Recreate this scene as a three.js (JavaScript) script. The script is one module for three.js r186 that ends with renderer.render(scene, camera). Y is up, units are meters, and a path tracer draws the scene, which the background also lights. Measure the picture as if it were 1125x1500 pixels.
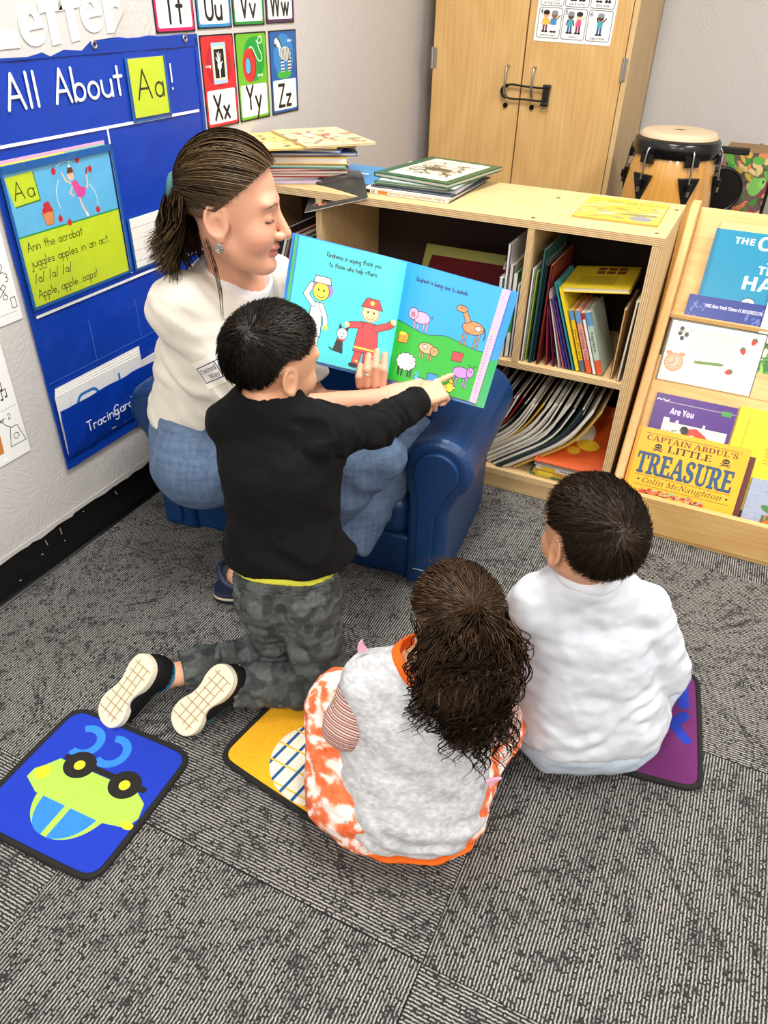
import * as THREE from 'three';
import { RoundedBoxGeometry } from 'three/addons/geometries/RoundedBoxGeometry.js';
import { mergeGeometries } from 'three/addons/utils/BufferGeometryUtils.js';
import { RectAreaLightUniformsLib } from 'three/addons/lights/RectAreaLightUniformsLib.js';
import { createNoise3D, createNoise2D } from 'simplex-noise';

// ---------- camera, light, exposure ----------
const scene = new THREE.Scene();
scene.background = new THREE.Color(0x000000);
const V = (x, y, z) => new THREE.Vector3(x, y, z);
const EYE = V(1.393, 1.25, 0), FOCAL = 1100.915;
const CR = V(0.90287782, 0.02300759, -0.42928114), CD = V(0.26422097, -0.81739607, 0.51190913), CF = V(-0.33911492, -0.57561647, -0.74408786);
const camera = new THREE.PerspectiveCamera(2 * Math.atan(750 / FOCAL) * 180 / Math.PI, 0.75, 0.05, 30);
camera.position.copy(EYE);
camera.quaternion.setFromRotationMatrix(new THREE.Matrix4().makeBasis(CR, CD.clone().negate(), CF.clone().negate()));
scene.add(camera);
const renderer = new THREE.WebGLRenderer();
renderer.toneMapping = THREE.LinearToneMapping;
renderer.toneMappingExposure = 1.42;
renderer.shadowMap.enabled = true;
RectAreaLightUniformsLib.init();
const PANEL_POWER = 15, PANEL_TINT = new THREE.Color(1.0, 0.985, 0.96);
const PANELS = [[0.95, -1.5], [2.7, -1.5], [0.95, 1.3], [2.7, 1.3]];   // centres of the ceiling light panels (x, z)
const PANEL_W = 0.6, PANEL_L = 1.2, CEIL = 2.6;

// a photo pixel gives a direction; the distance comes from a plane or a depth in metres
const ray = (u, v) => CR.clone().multiplyScalar((u - 562.5) / FOCAL).addScaledVector(CD, (v - 750) / FOCAL).add(CF);
const atD = (u, v, d) => ray(u, v).multiplyScalar(d).add(EYE);
const onY = (u, v, y) => { const r = ray(u, v); return r.multiplyScalar((y - EYE.y) / r.y).add(EYE); };
const onX = (u, v, x) => { const r = ray(u, v); return r.multiplyScalar((x - EYE.x) / r.x).add(EYE); };
const onZ = (u, v, z) => { const r = ray(u, v); return r.multiplyScalar((z - EYE.z) / r.z).add(EYE); };

// ---------- helpers ----------
function rng(seed) { let a = seed >>> 0; return () => { a = (a + 0x6D2B79F5) | 0; let t = Math.imul(a ^ (a >>> 15), 1 | a); t = (t + Math.imul(t ^ (t >>> 7), 61 | t)) ^ t; return ((t ^ (t >>> 14)) >>> 0) / 4294967296; }; }
const N3 = createNoise3D(rng(7)), N2 = createNoise2D(rng(11));
const fbm3 = (x, y, z, o = 3) => { let s = 0, a = 0.5; for (let i = 0; i < o; i++) { s += a * N3(x, y, z); x *= 2.03; y *= 2.03; z *= 2.03; a *= 0.5; } return s; };
const clamp = (x, a = 0, b = 1) => Math.min(b, Math.max(a, x)), mix = (a, b, t) => a + (b - a) * t, sstep = (a, b, x) => { const t = clamp((x - a) / (b - a)); return t * t * (3 - 2 * t); };
const taken = new Map();
function numbered(n) { const k = taken.get(n) || 0; taken.set(n, k + 1); return k ? n + '_' + String(k).padStart(3, '0') : n; }
function mat(color, roughness = 0.6, extra = {}) { return new THREE.MeshPhysicalMaterial({ color, roughness, ...extra }); }
function obj(name, geo, m, parent) { const o = new THREE.Mesh(Array.isArray(geo) ? mergeGeometries(geo.map((g) => g.index ? g.toNonIndexed() : g)) : geo, m); o.castShadow = o.receiveShadow = true; o.name = parent ? name : numbered(name); (parent || scene).add(o); return o; }
function tag(o, label, category, group) { o.userData.label = label; o.userData.category = category; if (group) o.userData.group = group; return o; }
function thing(name, label, category, pos = [0, 0, 0], turn = 0, group) { const g = new THREE.Group(); g.name = numbered(name); g.position.set(...pos); g.rotation.y = turn; scene.add(g); return tag(g, label, category, group); }
function struct(name, geo, m, parent) { const o = obj(name, geo, m, parent); o.userData.kind = 'structure'; return o; }
const bx = (w, h, d, x = 0, y = 0, z = 0, r = 0) => (r ? new RoundedBoxGeometry(w, h, d, 2, Math.min(r, w / 2.01, h / 2.01, d / 2.01)) : new THREE.BoxGeometry(w, h, d)).translate(x, y, z);
const span = (x0, x1, y0, y1, z0, z1, r = 0) => bx(x1 - x0, y1 - y0, z1 - z0, (x0 + x1) / 2, (y0 + y1) / 2, (z0 + z1) / 2, r);
const cyl = (r0, r1, h, x = 0, y = 0, z = 0, n = 24) => new THREE.CylinderGeometry(r0, r1, h, n).translate(x, y, z);
const tube = (pts, r, seg = 24, rad = 8, closed = false) => new THREE.TubeGeometry(new THREE.CatmullRomCurve3(pts.map((p) => p.isVector3 ? p : V(...p)), closed), seg, r, rad, closed);
// uv in metres by the way a face points; along: the axis that the texture's v runs along
function metric(g, along = 'y', s = 1, ou = 0, ov = 0) {
  if (!g.index) ; else g = g.toNonIndexed();
  const p = g.attributes.position, n = g.attributes.normal, uv = new Float32Array(p.count * 2), ax = { x: 0, y: 1, z: 2 }[along];
  for (let i = 0; i < p.count; i += 3) {
    const nx = Math.abs(n.getX(i) + n.getX(i + 1) + n.getX(i + 2)), ny = Math.abs(n.getY(i) + n.getY(i + 1) + n.getY(i + 2)), nz = Math.abs(n.getZ(i) + n.getZ(i + 1) + n.getZ(i + 2));
    const d = nx >= ny && nx >= nz ? 0 : ny >= nz ? 1 : 2;
    const free = [0, 1, 2].filter((k) => k !== d);
    let [a, b] = free; if (a === ax) [a, b] = [b, a];
    for (let k = i; k < i + 3; k++) { const c = [p.getX(k), p.getY(k), p.getZ(k)]; uv[k * 2] = (c[a] + c[d] * 0.7) / s + ou; uv[k * 2 + 1] = c[b] / s + ov; }
  }
  g.setAttribute('uv', new THREE.BufferAttribute(uv, 2)); return g;
}
function paint(w, h, draw) { const c = document.createElement('canvas'); c.width = w; c.height = h; const x = c.getContext('2d'); draw(x, w, h); const t = new THREE.CanvasTexture(c); t.colorSpace = THREE.SRGBColorSpace; t.anisotropy = 8; t.magFilter = THREE.LinearFilter; return t; }
function dataTex(w, h, fn, srgb = true) { const d = new Uint8Array(w * h * 4); for (let y = 0; y < h; y++) for (let x = 0; x < w; x++) { const c = fn(x, y), i = (y * w + x) * 4; d[i] = c[0]; d[i + 1] = c[1]; d[i + 2] = c[2]; d[i + 3] = 255; } const t = new THREE.DataTexture(d, w, h); t.wrapS = t.wrapT = THREE.RepeatWrapping; t.magFilter = THREE.LinearFilter; t.minFilter = THREE.LinearMipmapLinearFilter; t.generateMipmaps = true; if (srgb) t.colorSpace = THREE.SRGBColorSpace; t.needsUpdate = true; return t; }
const printed = (t, roughness = 0.35, extra = {}) => new THREE.MeshPhysicalMaterial({ map: t, roughness, ...extra });

// ---------- manuscript stroke lettering ----------
const B = '@2.5,2.5,2.5,2.5,0,360';
const GL = {
  A: [7, '0,0 3.5,10 7,0;1.2,3.5 5.8,3.5'], B: [5, '0,10 0,0 3,0 5,1.5 5,3.5 3,5 0,5;3,5 4.6,6.5 4.6,8.5 3,10 0,10'], C: [6.5, '@4,5,4,5,45,315'], D: [6, '0,0 0,10 3,10 6,7 6,3 3,0 0,0'], E: [5, '5,10 0,10 0,0 5,0;0,5 4,5'], K: [5, '0,10 0,0;5,10 0,4.5 5,0'], L: [5, '0,10 0,0 5,0'], R: [5, '0,0 0,10 3,10 5,8.5 5,6.5 3,5 0,5;2.5,5 5,0'], T: [6, '0,10 6,10;3,10 3,0'], U: [6, '0,10 0,3;@3,3,3,3,180,360;6,3 6,10'], V: [6, '0,10 3,0 6,10'], W: [9, '0,10 2.2,0 4.5,10 6.8,0 9,10'], X: [6, '0,10 6,0;6,10 0,0'], Y: [6, '0,10 3,5 6,10;3,5 3,0'], Z: [6, '0,10 6,10 0,0 6,0'],
  a: [5, B + ';5,5 5,0'], b: [5, '0,10 0,0;' + B], c: [4.6, '@2.5,2.5,2.5,2.5,45,315'], d: [5, B + ';5,10 5,0'], e: [5, '0,2.5 5,2.5;@2.5,2.5,2.5,2.5,0,310'], f: [4, '4,9.2 3,10 2,9 2,0;0,5.4 4,5.4'], g: [5, B + ';5,5 5,-2.6;@2.5,-2.6,2.5,2.2,200,360'], h: [5, '0,10 0,0;@2.5,2.7,2.5,2.3,0,180;5,2.7 5,0'], i: [1.2, '.6,5 .6,0;.6,7.2 .6,7.5'], j: [2.4, '2,5 2,-2.8;@.4,-2.8,1.6,1.9,220,360;2,7.2 2,7.5'], k: [4.4, '0,10 0,0;4.2,5 0,2.2 4.4,0'], l: [1.2, '.6,10 .6,0'], m: [7.6, '0,5 0,0;@1.9,3,1.9,2,0,180;3.8,3 3.8,0;@5.7,3,1.9,2,0,180;7.6,3 7.6,0'], n: [5, '0,5 0,0;@2.5,2.7,2.5,2.3,0,180;5,2.7 5,0'], o: [5, B], p: [5, '0,5 0,-5;' + B], q: [5, '5,5 5,-5;' + B], r: [3.6, '0,5 0,0;@2.2,2.7,2.2,2.3,40,180'], s: [4.4, '4.2,4.3 3,5 1.2,4.8 .4,3.8 1.4,2.9 3.4,2.2 4.2,1.2 3.3,.2 1.4,0 .1,.8'], t: [4, '2,9 2,0;0,6 4,6'], u: [5, '0,5 0,2.4;@2.5,2.4,2.5,2.4,180,360;5,5 5,0'], v: [5, '0,5 2.5,0 5,5'], w: [7, '0,5 1.8,0 3.5,5 5.2,0 7,5'], x: [4.6, '0,5 4.6,0;4.6,5 0,0'], y: [5, '0,5 2.6,0;5,5 1,-5'], z: [4.6, '0,5 4.6,5 0,0 4.6,0'],
  1: [2, '0,8.5 1.2,10 1.2,0'], 2: [5, '0,8 1,9.6 3,10 4.6,8.6 4.4,6.6 0,0 5,0'], 3: [5, '.3,9.5 3,10 4.6,8 3.6,5.8 1.8,5.2 4,4.6 5,2.4 3,0 0,.6'], 4: [5, '4,0 4,10 0,3.2 5.4,3.2'], 5: [5, '4.6,10 .8,10 .4,5.6 3,6 5,3.4 3.6,.3 0,.4'], 6: [5, '4,10 .8,5 .2,2.4;@2.6,2.5,2.4,2.5,0,360'],
  '.': [1.2, '.6,0 .6,.3'], ',': [1.2, '.8,.5 .2,-1.6'], '!': [1.2, '.6,10 .6,3;.6,0 .6,.3'], '/': [4, '0,-1 4,10.5'], '&': [5, '5,0 .8,7.6 2.4,10 3.8,7.8 .4,2.6 2,0 5,4'], "'": [1, '.6,10 .4,8'], ' ': [3.6, ''],
};
function ink(c, str, x, y, size, color, lw, o = {}) {   // x,y: baseline start in pixels; size: cap height in pixels
  const k = size / 10, rnd = rng(str.length * 31 + 5); c.save(); c.strokeStyle = color; c.lineWidth = lw; c.lineCap = c.lineJoin = 'round'; c.translate(x, y); if (o.turn) c.rotate(o.turn);
  let px = 0; const gap = (o.gap ?? 1.6) * k;
  for (const ch of str) {
    const [w, def] = GL[ch] || GL[ch.toLowerCase()] || GL[' ']; const jy = o.wobble ? (rnd() - 0.5) * o.wobble * size : 0;
    for (const s of def.split(';')) { if (!s) continue; c.beginPath();
      if (s[0] === '@') { const [cx, cy, rx, ry, a, b] = s.slice(1).split(',').map(Number); c.ellipse(px + cx * k * (o.sx ?? 1), -cy * k + jy, rx * k * (o.sx ?? 1), ry * k, 0, -a * Math.PI / 180, -b * Math.PI / 180, true); }
      else s.split(' ').forEach((q, i) => { const [a, b] = q.split(',').map(Number); c[i ? 'lineTo' : 'moveTo'](px + a * k * (o.sx ?? 1), -b * k + jy); });
      c.stroke(); }
    px += w * k * (o.sx ?? 1) + gap;
  }
  c.restore(); return px;
}
const inkWidth = (str, size, o = {}) => [...str].reduce((s, ch) => s + (GL[ch] || GL[ch.toLowerCase()] || GL[' '])[0] * size / 10 * (o.sx ?? 1) + (o.gap ?? 1.6) * size / 10, 0);
const rr = (c, x, y, w, h, r) => { c.beginPath(); c.roundRect(x, y, w, h, r); };
const dot = (c, x, y, rx, ry, col, a = 0) => { c.fillStyle = col; c.beginPath(); c.ellipse(x, y, rx, ry ?? rx, a, 0, 7); c.fill(); };
const poly = (c, pts, col, stroke, lw) => { c.beginPath(); pts.forEach((p, i) => c[i ? 'lineTo' : 'moveTo'](...p)); c.closePath(); if (col) { c.fillStyle = col; c.fill(); } if (stroke) { c.strokeStyle = stroke; c.lineWidth = lw; c.lineJoin = 'round'; c.stroke(); } };
const wire = (c, pts, col, lw) => { c.beginPath(); pts.forEach((p, i) => c[i ? 'lineTo' : 'moveTo'](...p)); c.strokeStyle = col; c.lineWidth = lw; c.lineCap = c.lineJoin = 'round'; c.stroke(); };
const say = (c, s, x, y, font, col, w) => { c.font = font; c.fillStyle = col; c.textBaseline = 'alphabetic'; w ? c.fillText(s, x, y, w) : c.fillText(s, x, y); };

// ---------- shared materials ----------
function woodTex(seed, base, dark, dens) { const n = createNoise2D(rng(seed)); return dataTex(512, 512, (x, y) => {
  const u = x / 512, v = y / 512, a = 2 * Math.PI * v, wx = Math.cos(a) * 0.6, wy = Math.sin(a) * 0.6;
  const w = Math.sin(2 * Math.PI * u) , per = (f, s) => n(Math.cos(2 * Math.PI * u) * f + wx * s + 3, Math.sin(2 * Math.PI * u) * f + wy * s);
  let g = per(9, 0.5) * 0.5 + per(26, 0.8) * 0.3 + per(60, 2.5) * 0.25; let t = clamp(0.42 + g * dens + per(1.2, 1) * 0.18 + 0 * w);
  return [0, 1, 2].map((k) => mix(base[k], dark[k], t)); }); }
const texMaple = woodTex(21, [224, 184, 122], [198, 152, 88], 0.42), texPly = woodTex(33, [220, 190, 140], [198, 163, 110], 0.36);
const mMaple = new THREE.MeshPhysicalMaterial({ map: texMaple, roughness: 0.42 }), mPly = new THREE.MeshPhysicalMaterial({ map: texPly, roughness: 0.6, specularIntensity: 0.6 });
const texLayers = dataTex(64, 64, (x, y) => { const k = Math.floor(y / 64 * 8) % 2, j = N2(x * 0.2, y * 0.5) * 10; return k ? [184 + j, 146 + j, 98 + j] : [228 + j, 200 + j, 152 + j]; });
const mEdge = new THREE.MeshPhysicalMaterial({ map: texLayers, roughness: 0.5 });
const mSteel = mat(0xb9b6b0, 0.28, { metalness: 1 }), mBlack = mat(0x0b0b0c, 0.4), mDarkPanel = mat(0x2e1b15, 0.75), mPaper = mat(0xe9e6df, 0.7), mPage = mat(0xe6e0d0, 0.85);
// ---------- the room ----------
const RX = 3.705, ZB = -3.83, ZF = 2.35, TILE = 0.6175;
{
  const wallTex = dataTex(256, 256, (x, y) => { const a = x / 256 * 2 * Math.PI, b = y / 256 * 2 * Math.PI; const f = (s) => N3(Math.cos(a) * s + Math.cos(b) * s, Math.sin(a) * s, Math.sin(b) * s + 5); const v = 128 + 60 * f(4) + 40 * f(10) + 25 * f(22); return [v, v, v]; }, false);
  const mWall = new THREE.MeshPhysicalMaterial({ color: new THREE.Color(0xcac5c1), roughness: 0.6, bumpMap: wallTex, bumpScale: 0.0012 });
  const wall = (n, x0, x1, y0, y1, z0, z1, m = mWall) => struct(n, metric(span(x0, x1, y0, y1, z0, z1), 'y', 0.35), m);
  wall('wall_left', -0.1, 0, -0.06, CEIL + 0.1, ZB - 0.1, ZF + 0.1);
  wall('wall_back', 0, RX, -0.06, CEIL + 0.1, ZB - 0.1, ZB);
  wall('wall_right', RX, RX + 0.1, -0.06, CEIL + 0.1, ZB - 0.1, ZF + 0.1);
  wall('wall_front', 0, RX, -0.06, CEIL + 0.1, ZF, ZF + 0.1);
  const mCeil = mat(0xe8e6e2, 0.9);
  struct('ceiling', span(0, RX, CEIL, CEIL + 0.1, ZB, ZF), mCeil);
  const floor = struct('floor', span(0, RX, -0.06, -0.006, ZB, ZF), mat(0x2a2826, 0.95));
  // carpet tiles, laid quarter-turned
  const S = 2048, rn = rng(5), per = 108, h = new Float32Array(S * 1);
  const rowTone = []; for (let i = 0; i < 8 * per; i++) rowTone.push(rn());
  const big = createNoise3D(rng(77));
  const tor = (x, y, f, o) => { const a = x / S * 2 * Math.PI, b = y / S * 2 * Math.PI; return big(Math.cos(a) * f + o, Math.sin(a) * f + Math.cos(b) * f * 1.0, Math.sin(b) * f - o); };
  const lowRes = 256, low = new Float32Array(lowRes * lowRes), low2 = new Float32Array(lowRes * lowRes);
  for (let y = 0; y < lowRes; y++) for (let x = 0; x < lowRes; x++) { low[y * lowRes + x] = tor(x * 8, y * 8, 1.5, 0) * 0.6 + tor(x * 8, y * 8, 4.5, 4) * 0.5; low2[y * lowRes + x] = tor(x * 8, y * 8, 9, 9) * 0.6 + tor(x * 8, y * 8, 20, 2) * 0.5; }
  const hash = (x, y) => { let n = Math.imul(x, 374761393) + Math.imul(y, 668265263); n = Math.imul(n ^ (n >>> 13), 1274126177); return ((n ^ (n >>> 16)) >>> 0) / 4294967296; };
  const W = S / per;   // one rib
  const carpet = dataTex(S, S, (x, y) => {
    const k = (y >> 3) * lowRes + (x >> 3), patch = low[k], fine = low2[k];
    const xx = x + 1.4 * Math.sin(y * 0.01 + 2) + 0.8 * Math.sin(y * 0.21 + x * 0.02), r = Math.floor(xx / W), fr = xx / W - r + (hash(Math.floor(y / 10), r + 31) - 0.5) * 0.16;
    const loop = Math.floor((y + hash(r % per, 1) * 40) / 10.24), hl = hash((r + per) % per, loop % 200), ridge = Math.sin(fr * Math.PI);
    const dk = clamp(patch * 0.75 + fine * 0.5 - 0.1) * 1.15, rt = rowTone[(r + per) % per]; let light = (fr > 0.16 && fr < 0.64 ? 1 : 0) * (hl < 0.97 - dk * 0.5 - 0.1 * (rt < 0.3 ? 1 : 0) ? 1 : 0);
    const g = hash(x, y) * 0.5 + hash(x >> 1, y >> 1) * 0.5;
    const inLoop = 0.72 + 0.28 * Math.sin(((y + hash(r % per, 1) * 40) % 10.24) / 10.24 * Math.PI);
    let v = light ? mix(mix(104, 196, g * 0.6 + 0.4 * hash(loop, r + 9)) * mix(0.86, 1, inLoop), 62, clamp(dk * 1.1 * (0.4 + 0.9 * hash(loop + 5, r)), 0, 0.85)) : mix(12, 74, g * (0.4 + hl * 0.6)) * inLoop;
    return [v * 1.01, v * 0.985, v * 0.95]; });
  const bump = dataTex(512, 512, (x, y) => { const q = x / 512 * per, fr = q % 1; const lp = Math.sin((y + 11 * Math.floor(q)) / 512 * 136 * Math.PI * 2) * 0.2; const v = 255 * clamp(Math.sin(fr * Math.PI) * 0.75 + lp); return [v, v, v]; }, false);
  const mCarpet = new THREE.MeshPhysicalMaterial({ map: carpet, roughness: 0.95, bumpMap: bump, bumpScale: 0.002 });
  const mk = (turned, ou, ov) => { const g = bx(TILE - 0.0012, 0.008, TILE - 0.0012, 0, -0.004, 0, 0.0015); const p = g.attributes.position, uv = g.attributes.uv; for (let i = 0; i < p.count; i++) { const a = p.getX(i) / TILE + 0.5, b = p.getZ(i) / TILE + 0.5; uv.setXY(i, (turned ? b : a) + ou, (turned ? a : b) + ov); } return g; };
  const geos = [0, 1].map((t) => [0, 1, 2, 3].map((k) => mk(t, k * 23 / per, k * 0.37)));
  let c = 0;
  for (let i = 0; i < 6; i++) for (let j = 0; j < 10; j++) {
    const z0 = -0.538 + TILE * (3 - j), z1 = z0 + TILE; if (z0 > ZF - 0.1 || z1 < ZB + 0.05) continue;
    const o = obj('carpet_tile', geos[(i + j) % 2][(i * 3 + j * 5) % 4], mCarpet, floor); o.position.set((i + 0.5) * TILE, 0, (z0 + z1) / 2);
    if (c++) o.name = 'carpet_tile_' + String(c - 1).padStart(3, '0');
    // tiles that run past the walls are cut at them
    const a = Math.max(z0, ZB), b = Math.min(z1, ZF); if (b - a < TILE - 0.01) { o.scale.z = (b - a) / TILE; o.position.z = (a + b) / 2; }
  }
  // black cove base with the ragged paint edge above it
  const prof = new THREE.Shape(); prof.moveTo(0, 0); prof.lineTo(0.018, 0); prof.quadraticCurveTo(0.006, 0.003, 0.005, 0.02); prof.lineTo(0.004, 0.104); prof.lineTo(0, 0.105);
  const mBase = mat(0x070707, 0.32);
  const strip = (len) => new THREE.ExtrudeGeometry(prof, { depth: len, bevelEnabled: false });
  const bl = struct('baseboard_left', strip(ZF - ZB).translate(0, 0, ZB), mBase);
  struct('baseboard_back', strip(RX).rotateY(-Math.PI / 2).translate(RX, 0, ZB), mBase);
  const rp = rng(9), sh = new THREE.Shape(); let zz = 0; const L = 2.4; sh.moveTo(0, 0.014);
  while (zz < L) { zz += 0.008 + rp() * 0.02; sh.lineTo(Math.min(zz, L), -0.003 + rp() * 0.006 - 0.006 * clamp(N2(zz * 6, 2) + 0.3)); } sh.lineTo(L, 0.014);
  obj('paint_edge', new THREE.ExtrudeGeometry(sh, { depth: 0.0022, bevelEnabled: false }).rotateY(Math.PI / 2).translate(0.0035, 0.103, 0), mWall, bl).position.z = 0.2;
  const chips = []; for (const [u, v, l, t] of [[68, 795, 0.016, 0.2], [89, 778, 0.02, 0.05], [170, 722, 0.014, 0.4], [62, 812, 0.006, 1.1], [131, 735, 0.003, 0], [122, 749, 0.003, 0], [95, 792, 0.004, 0.2], [30, 850, 0.006, 1.2]]) { const p = onX(u, v, 0.005); chips.push(bx(0.0012, l, 0.0016).rotateX(t).translate(0.0054, p.y, p.z)); }
  obj('paint_chip', chips, mat(0xb5b0a8, 0.7), bl);

  // ceiling light panels
  PANELS.forEach(([x, z], i) => {
    const t = thing('ceiling_light', 'flat rectangular ceiling light panel with white frame and glowing diffuser', 'light', [x, CEIL, z], 0, 'ceiling light panels');
    const f = 0.03, fr = [[-PANEL_W / 2, 0, f, PANEL_L], [PANEL_W / 2, 0, f, PANEL_L], [0, -PANEL_L / 2, PANEL_W, f], [0, PANEL_L / 2, PANEL_W, f]].map(([a, b, w, d]) => bx(w, 0.03, d, a, -0.015, b));
    obj('frame', fr, mat(0xdedede, 0.5), t);
    obj('diffuser', bx(PANEL_W - 0.03, 0.006, PANEL_L - 0.03, 0, -0.012, 0), new THREE.MeshStandardMaterial({ color: 0xffffff, emissive: PANEL_TINT, emissiveIntensity: 4, roughness: 0.8 }), t);
    const l = new THREE.RectAreaLight(PANEL_TINT, PANEL_POWER, PANEL_W - 0.04, PANEL_L - 0.04); l.position.set(0, -0.035, 0); l.rotation.x = -Math.PI / 2; l.castShadow = true; l.name = 'panel_light'; t.add(l);
  });
}
// ---------- things on the left wall: a frame whose x runs along the wall, z out of it ----------
const wallAt = (name, label, cat, z, y, out = 0.001, group) => thing(name, label, cat, [out, y, z], Math.PI / 2, group);
// flat sheet with a printed front; ox, oy: lower left corner
function sheet(name, w, h, t, front, parent, ox = 0, oy = 0, oz = 0, edge = mPaper, curl = 0) {
  const g = new THREE.PlaneGeometry(w, h, curl ? 12 : 1, 1).translate(ox + w / 2, oy + h / 2, oz + t + 0.0002);
  if (curl) { const p = g.attributes.position; for (let i = 0; i < p.count; i++) { const a = (p.getX(i) - ox) / w; p.setZ(i, p.getZ(i) + curl * a * a); } g.computeVertexNormals(); }
  const back = curl ? null : obj(name, bx(w, h, t, ox + w / 2, oy + h / 2, oz + t / 2), edge, parent);
  const f = obj(back ? 'print' : name, g, front, parent);
  return back || f;
}
{
  const blue = mat(0x0a3aa8, 0.34), blueDark = mat(0x0b3aa0, 0.32), white = mat(0xf2f2ee, 0.5), trim = mat(0x17589e, 0.4);
  const CW = 0.704, CH = 0.912;
  const chart = wallAt('pocket_chart', 'large blue vinyl pocket chart with white All About title hanging on the wall', 'pocket chart', -1.12, 0.229);
  // backing with slightly rippled surface
  const g = new THREE.PlaneGeometry(CW, CH, 40, 50).translate(CW / 2, CH / 2, 0); { const p = g.attributes.position; for (let i = 0; i < p.count; i++) { const x = p.getX(i), y = p.getY(i); const e = Math.min(x, CW - x, y) < 0.001 ? 1 : 0; p.setZ(i, 0.0035 + 0.0016 * N2(x * 7, y * 5) + 0.0012 * N2(x * 16, y * 18)); if (y > CH - 0.001) p.setY(i, CH - 0.006 + 0.004 * N2(x * 11, 4)); if (e && y < 0.001) p.setY(i, 0.002 * N2(x * 9, 8)); } g.computeVertexNormals(); }
  obj('backing', g, new THREE.MeshPhysicalMaterial({ color: 0x0a3aa8, roughness: 0.36, side: THREE.DoubleSide }), chart);
  obj('hem', [bx(CW, 0.026, 0.003, CW / 2, CH - 0.02, 0.0045, 0.0012), bx(0.014, CH - 0.03, 0.003, 0.007, CH / 2, 0.0045, 0.0012), bx(0.014, CH - 0.03, 0.003, CW - 0.007, CH / 2, 0.0045, 0.0012), bx(CW, 0.034, 0.004, CW / 2, 0.017, 0.005, 0.0015)], blueDark, chart);
  obj('white_line', [bx(CW - 0.05, 0.006, 0.001, CW / 2, 0.736, 0.0062), bx(0.005, 0.33, 0.001, 0.336, 0.569, 0.0062), bx(CW - 0.03, 0.006, 0.001, CW / 2 + 0.004, 0.391, 0.0062)], white, chart);
  for (const x of [0.03, 0.338, 0.652]) obj('grommet', new THREE.TorusGeometry(0.0065, 0.0026, 8, 18).translate(x, 0.897, 0.0075), mSteel, chart);
  // raised white lettering, drawn as strokes
  const rod = (pts, r, closed) => tube(pts, r, Math.max(8, pts.length * 3), 6, closed).scale(1, 1, 0.25);
  function letters(str, x, y, k, r, z, parent, name = 'lettering', m = white) { let px = x; for (const ch of str) { const [w, def] = GL[ch]; const gs = []; for (const s of def.split(';')) { if (!s) continue; let pts; if (s[0] === '@') { const [cx, cy, rx, ry, a, b] = s.slice(1).split(',').map(Number); pts = []; const n = 20; for (let i = 0; i <= n; i++) { const t = (a + (b - a) * i / n) * Math.PI / 180; pts.push(V(px + (cx + rx * Math.cos(t)) * k, y + (cy + ry * Math.sin(t)) * k, 0)); } gs.push(tube(pts, r, 28, 6)); } else { pts = s.split(' ').map((q) => { const [a, b] = q.split(',').map(Number); return V(px + a * k, y + b * k, 0); }); for (let i = 1; i < pts.length; i++) gs.push(tube([pts[i - 1], pts[i]], r, 1, 6)); pts.forEach((p) => gs.push(new THREE.SphereGeometry(r, 6, 5).translate(p.x, p.y, p.z))); } } if (gs.length) obj(name, mergeGeometries(gs.map((q) => q.toNonIndexed())).scale(1, 1, 0.3).translate(0, 0, z), m, parent); px += w * k + 1.9 * k; } }
  letters('All', 0.077, 0.797, 0.0061, 0.0036, 0.0062, chart); letters('About', 0.203, 0.797, 0.0061, 0.0036, 0.0062, chart); letters('!', 0.581, 0.793, 0.0053, 0.0027, 0.0062, chart);
  // clear vinyl: over the small card, over the poster, over the strip, an empty row, each a thin pane with a stitched edge
  const clear = new THREE.MeshPhysicalMaterial({ color: 0xffffff, roughness: 0.12, transmission: 1, thickness: 0, ior: 1.4, transparent: true });
  const pane = (x0, x1, y0, y1, z) => { const w = x1 - x0, h = y1 - y0, q = new THREE.PlaneGeometry(w, h, 24, 24).translate((x0 + x1) / 2, (y0 + y1) / 2, 0), p = q.attributes.position; for (let i = 0; i < p.count; i++) { const x = p.getX(i), y = p.getY(i), e = Math.min(x - x0, x1 - x, y - y0) / 0.03; p.setZ(i, z + 0.0018 * clamp(e) * (N2(x * 21, y * 17) + 0.6 * N2(x * 45 + 9, y * 30))); } q.computeVertexNormals(); return obj('clear_pocket', q, clear, chart); };
  const edge = (x0, x1, y0, y1, z, top = true) => obj('pocket_edge', [bx(0.007, y1 - y0, 0.0012, x0, (y0 + y1) / 2, z), bx(0.007, y1 - y0, 0.0012, x1, (y0 + y1) / 2, z), bx(x1 - x0 + 0.007, 0.005, 0.0012, (x0 + x1) / 2, y0, z), ...(top ? [bx(x1 - x0 + 0.007, 0.014, 0.0012, (x0 + x1) / 2, y1 - 0.005, z)] : [])], trim, chart);
  pane(0.428, 0.563, 0.735, 0.868, 0.0115); edge(0.428, 0.563, 0.737, 0.868, 0.0075, false);
  pane(0.014, 0.33, 0.41, 0.702, 0.014); edge(0.014, 0.33, 0.412, 0.702, 0.0142);
  pane(0.352, 0.66, 0.404, 0.53, 0.0125); edge(0.352, 0.66, 0.406, 0.53, 0.0075, false);
  pane(0.016, 0.326, 0.236, 0.338, 0.0095); pane(0.34, 0.69, 0.236, 0.338, 0.0095);
  const stitch = []; for (let x = 0.01; x < 0.69; x += 0.006) stitch.push(bx(0.0035, 0.0009, 0.0006, x, 0.233, 0.0072)); for (let y = 0.24; y < 0.338; y += 0.006) stitch.push(bx(0.0009, 0.0035, 0.0006, 0.161, y, 0.0108), bx(0.0035, 0.001, 0.0006, 0.33, y, 0.0075)); obj('stitching', stitch, mat(0x5d9ad6, 0.6), chart);
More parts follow.
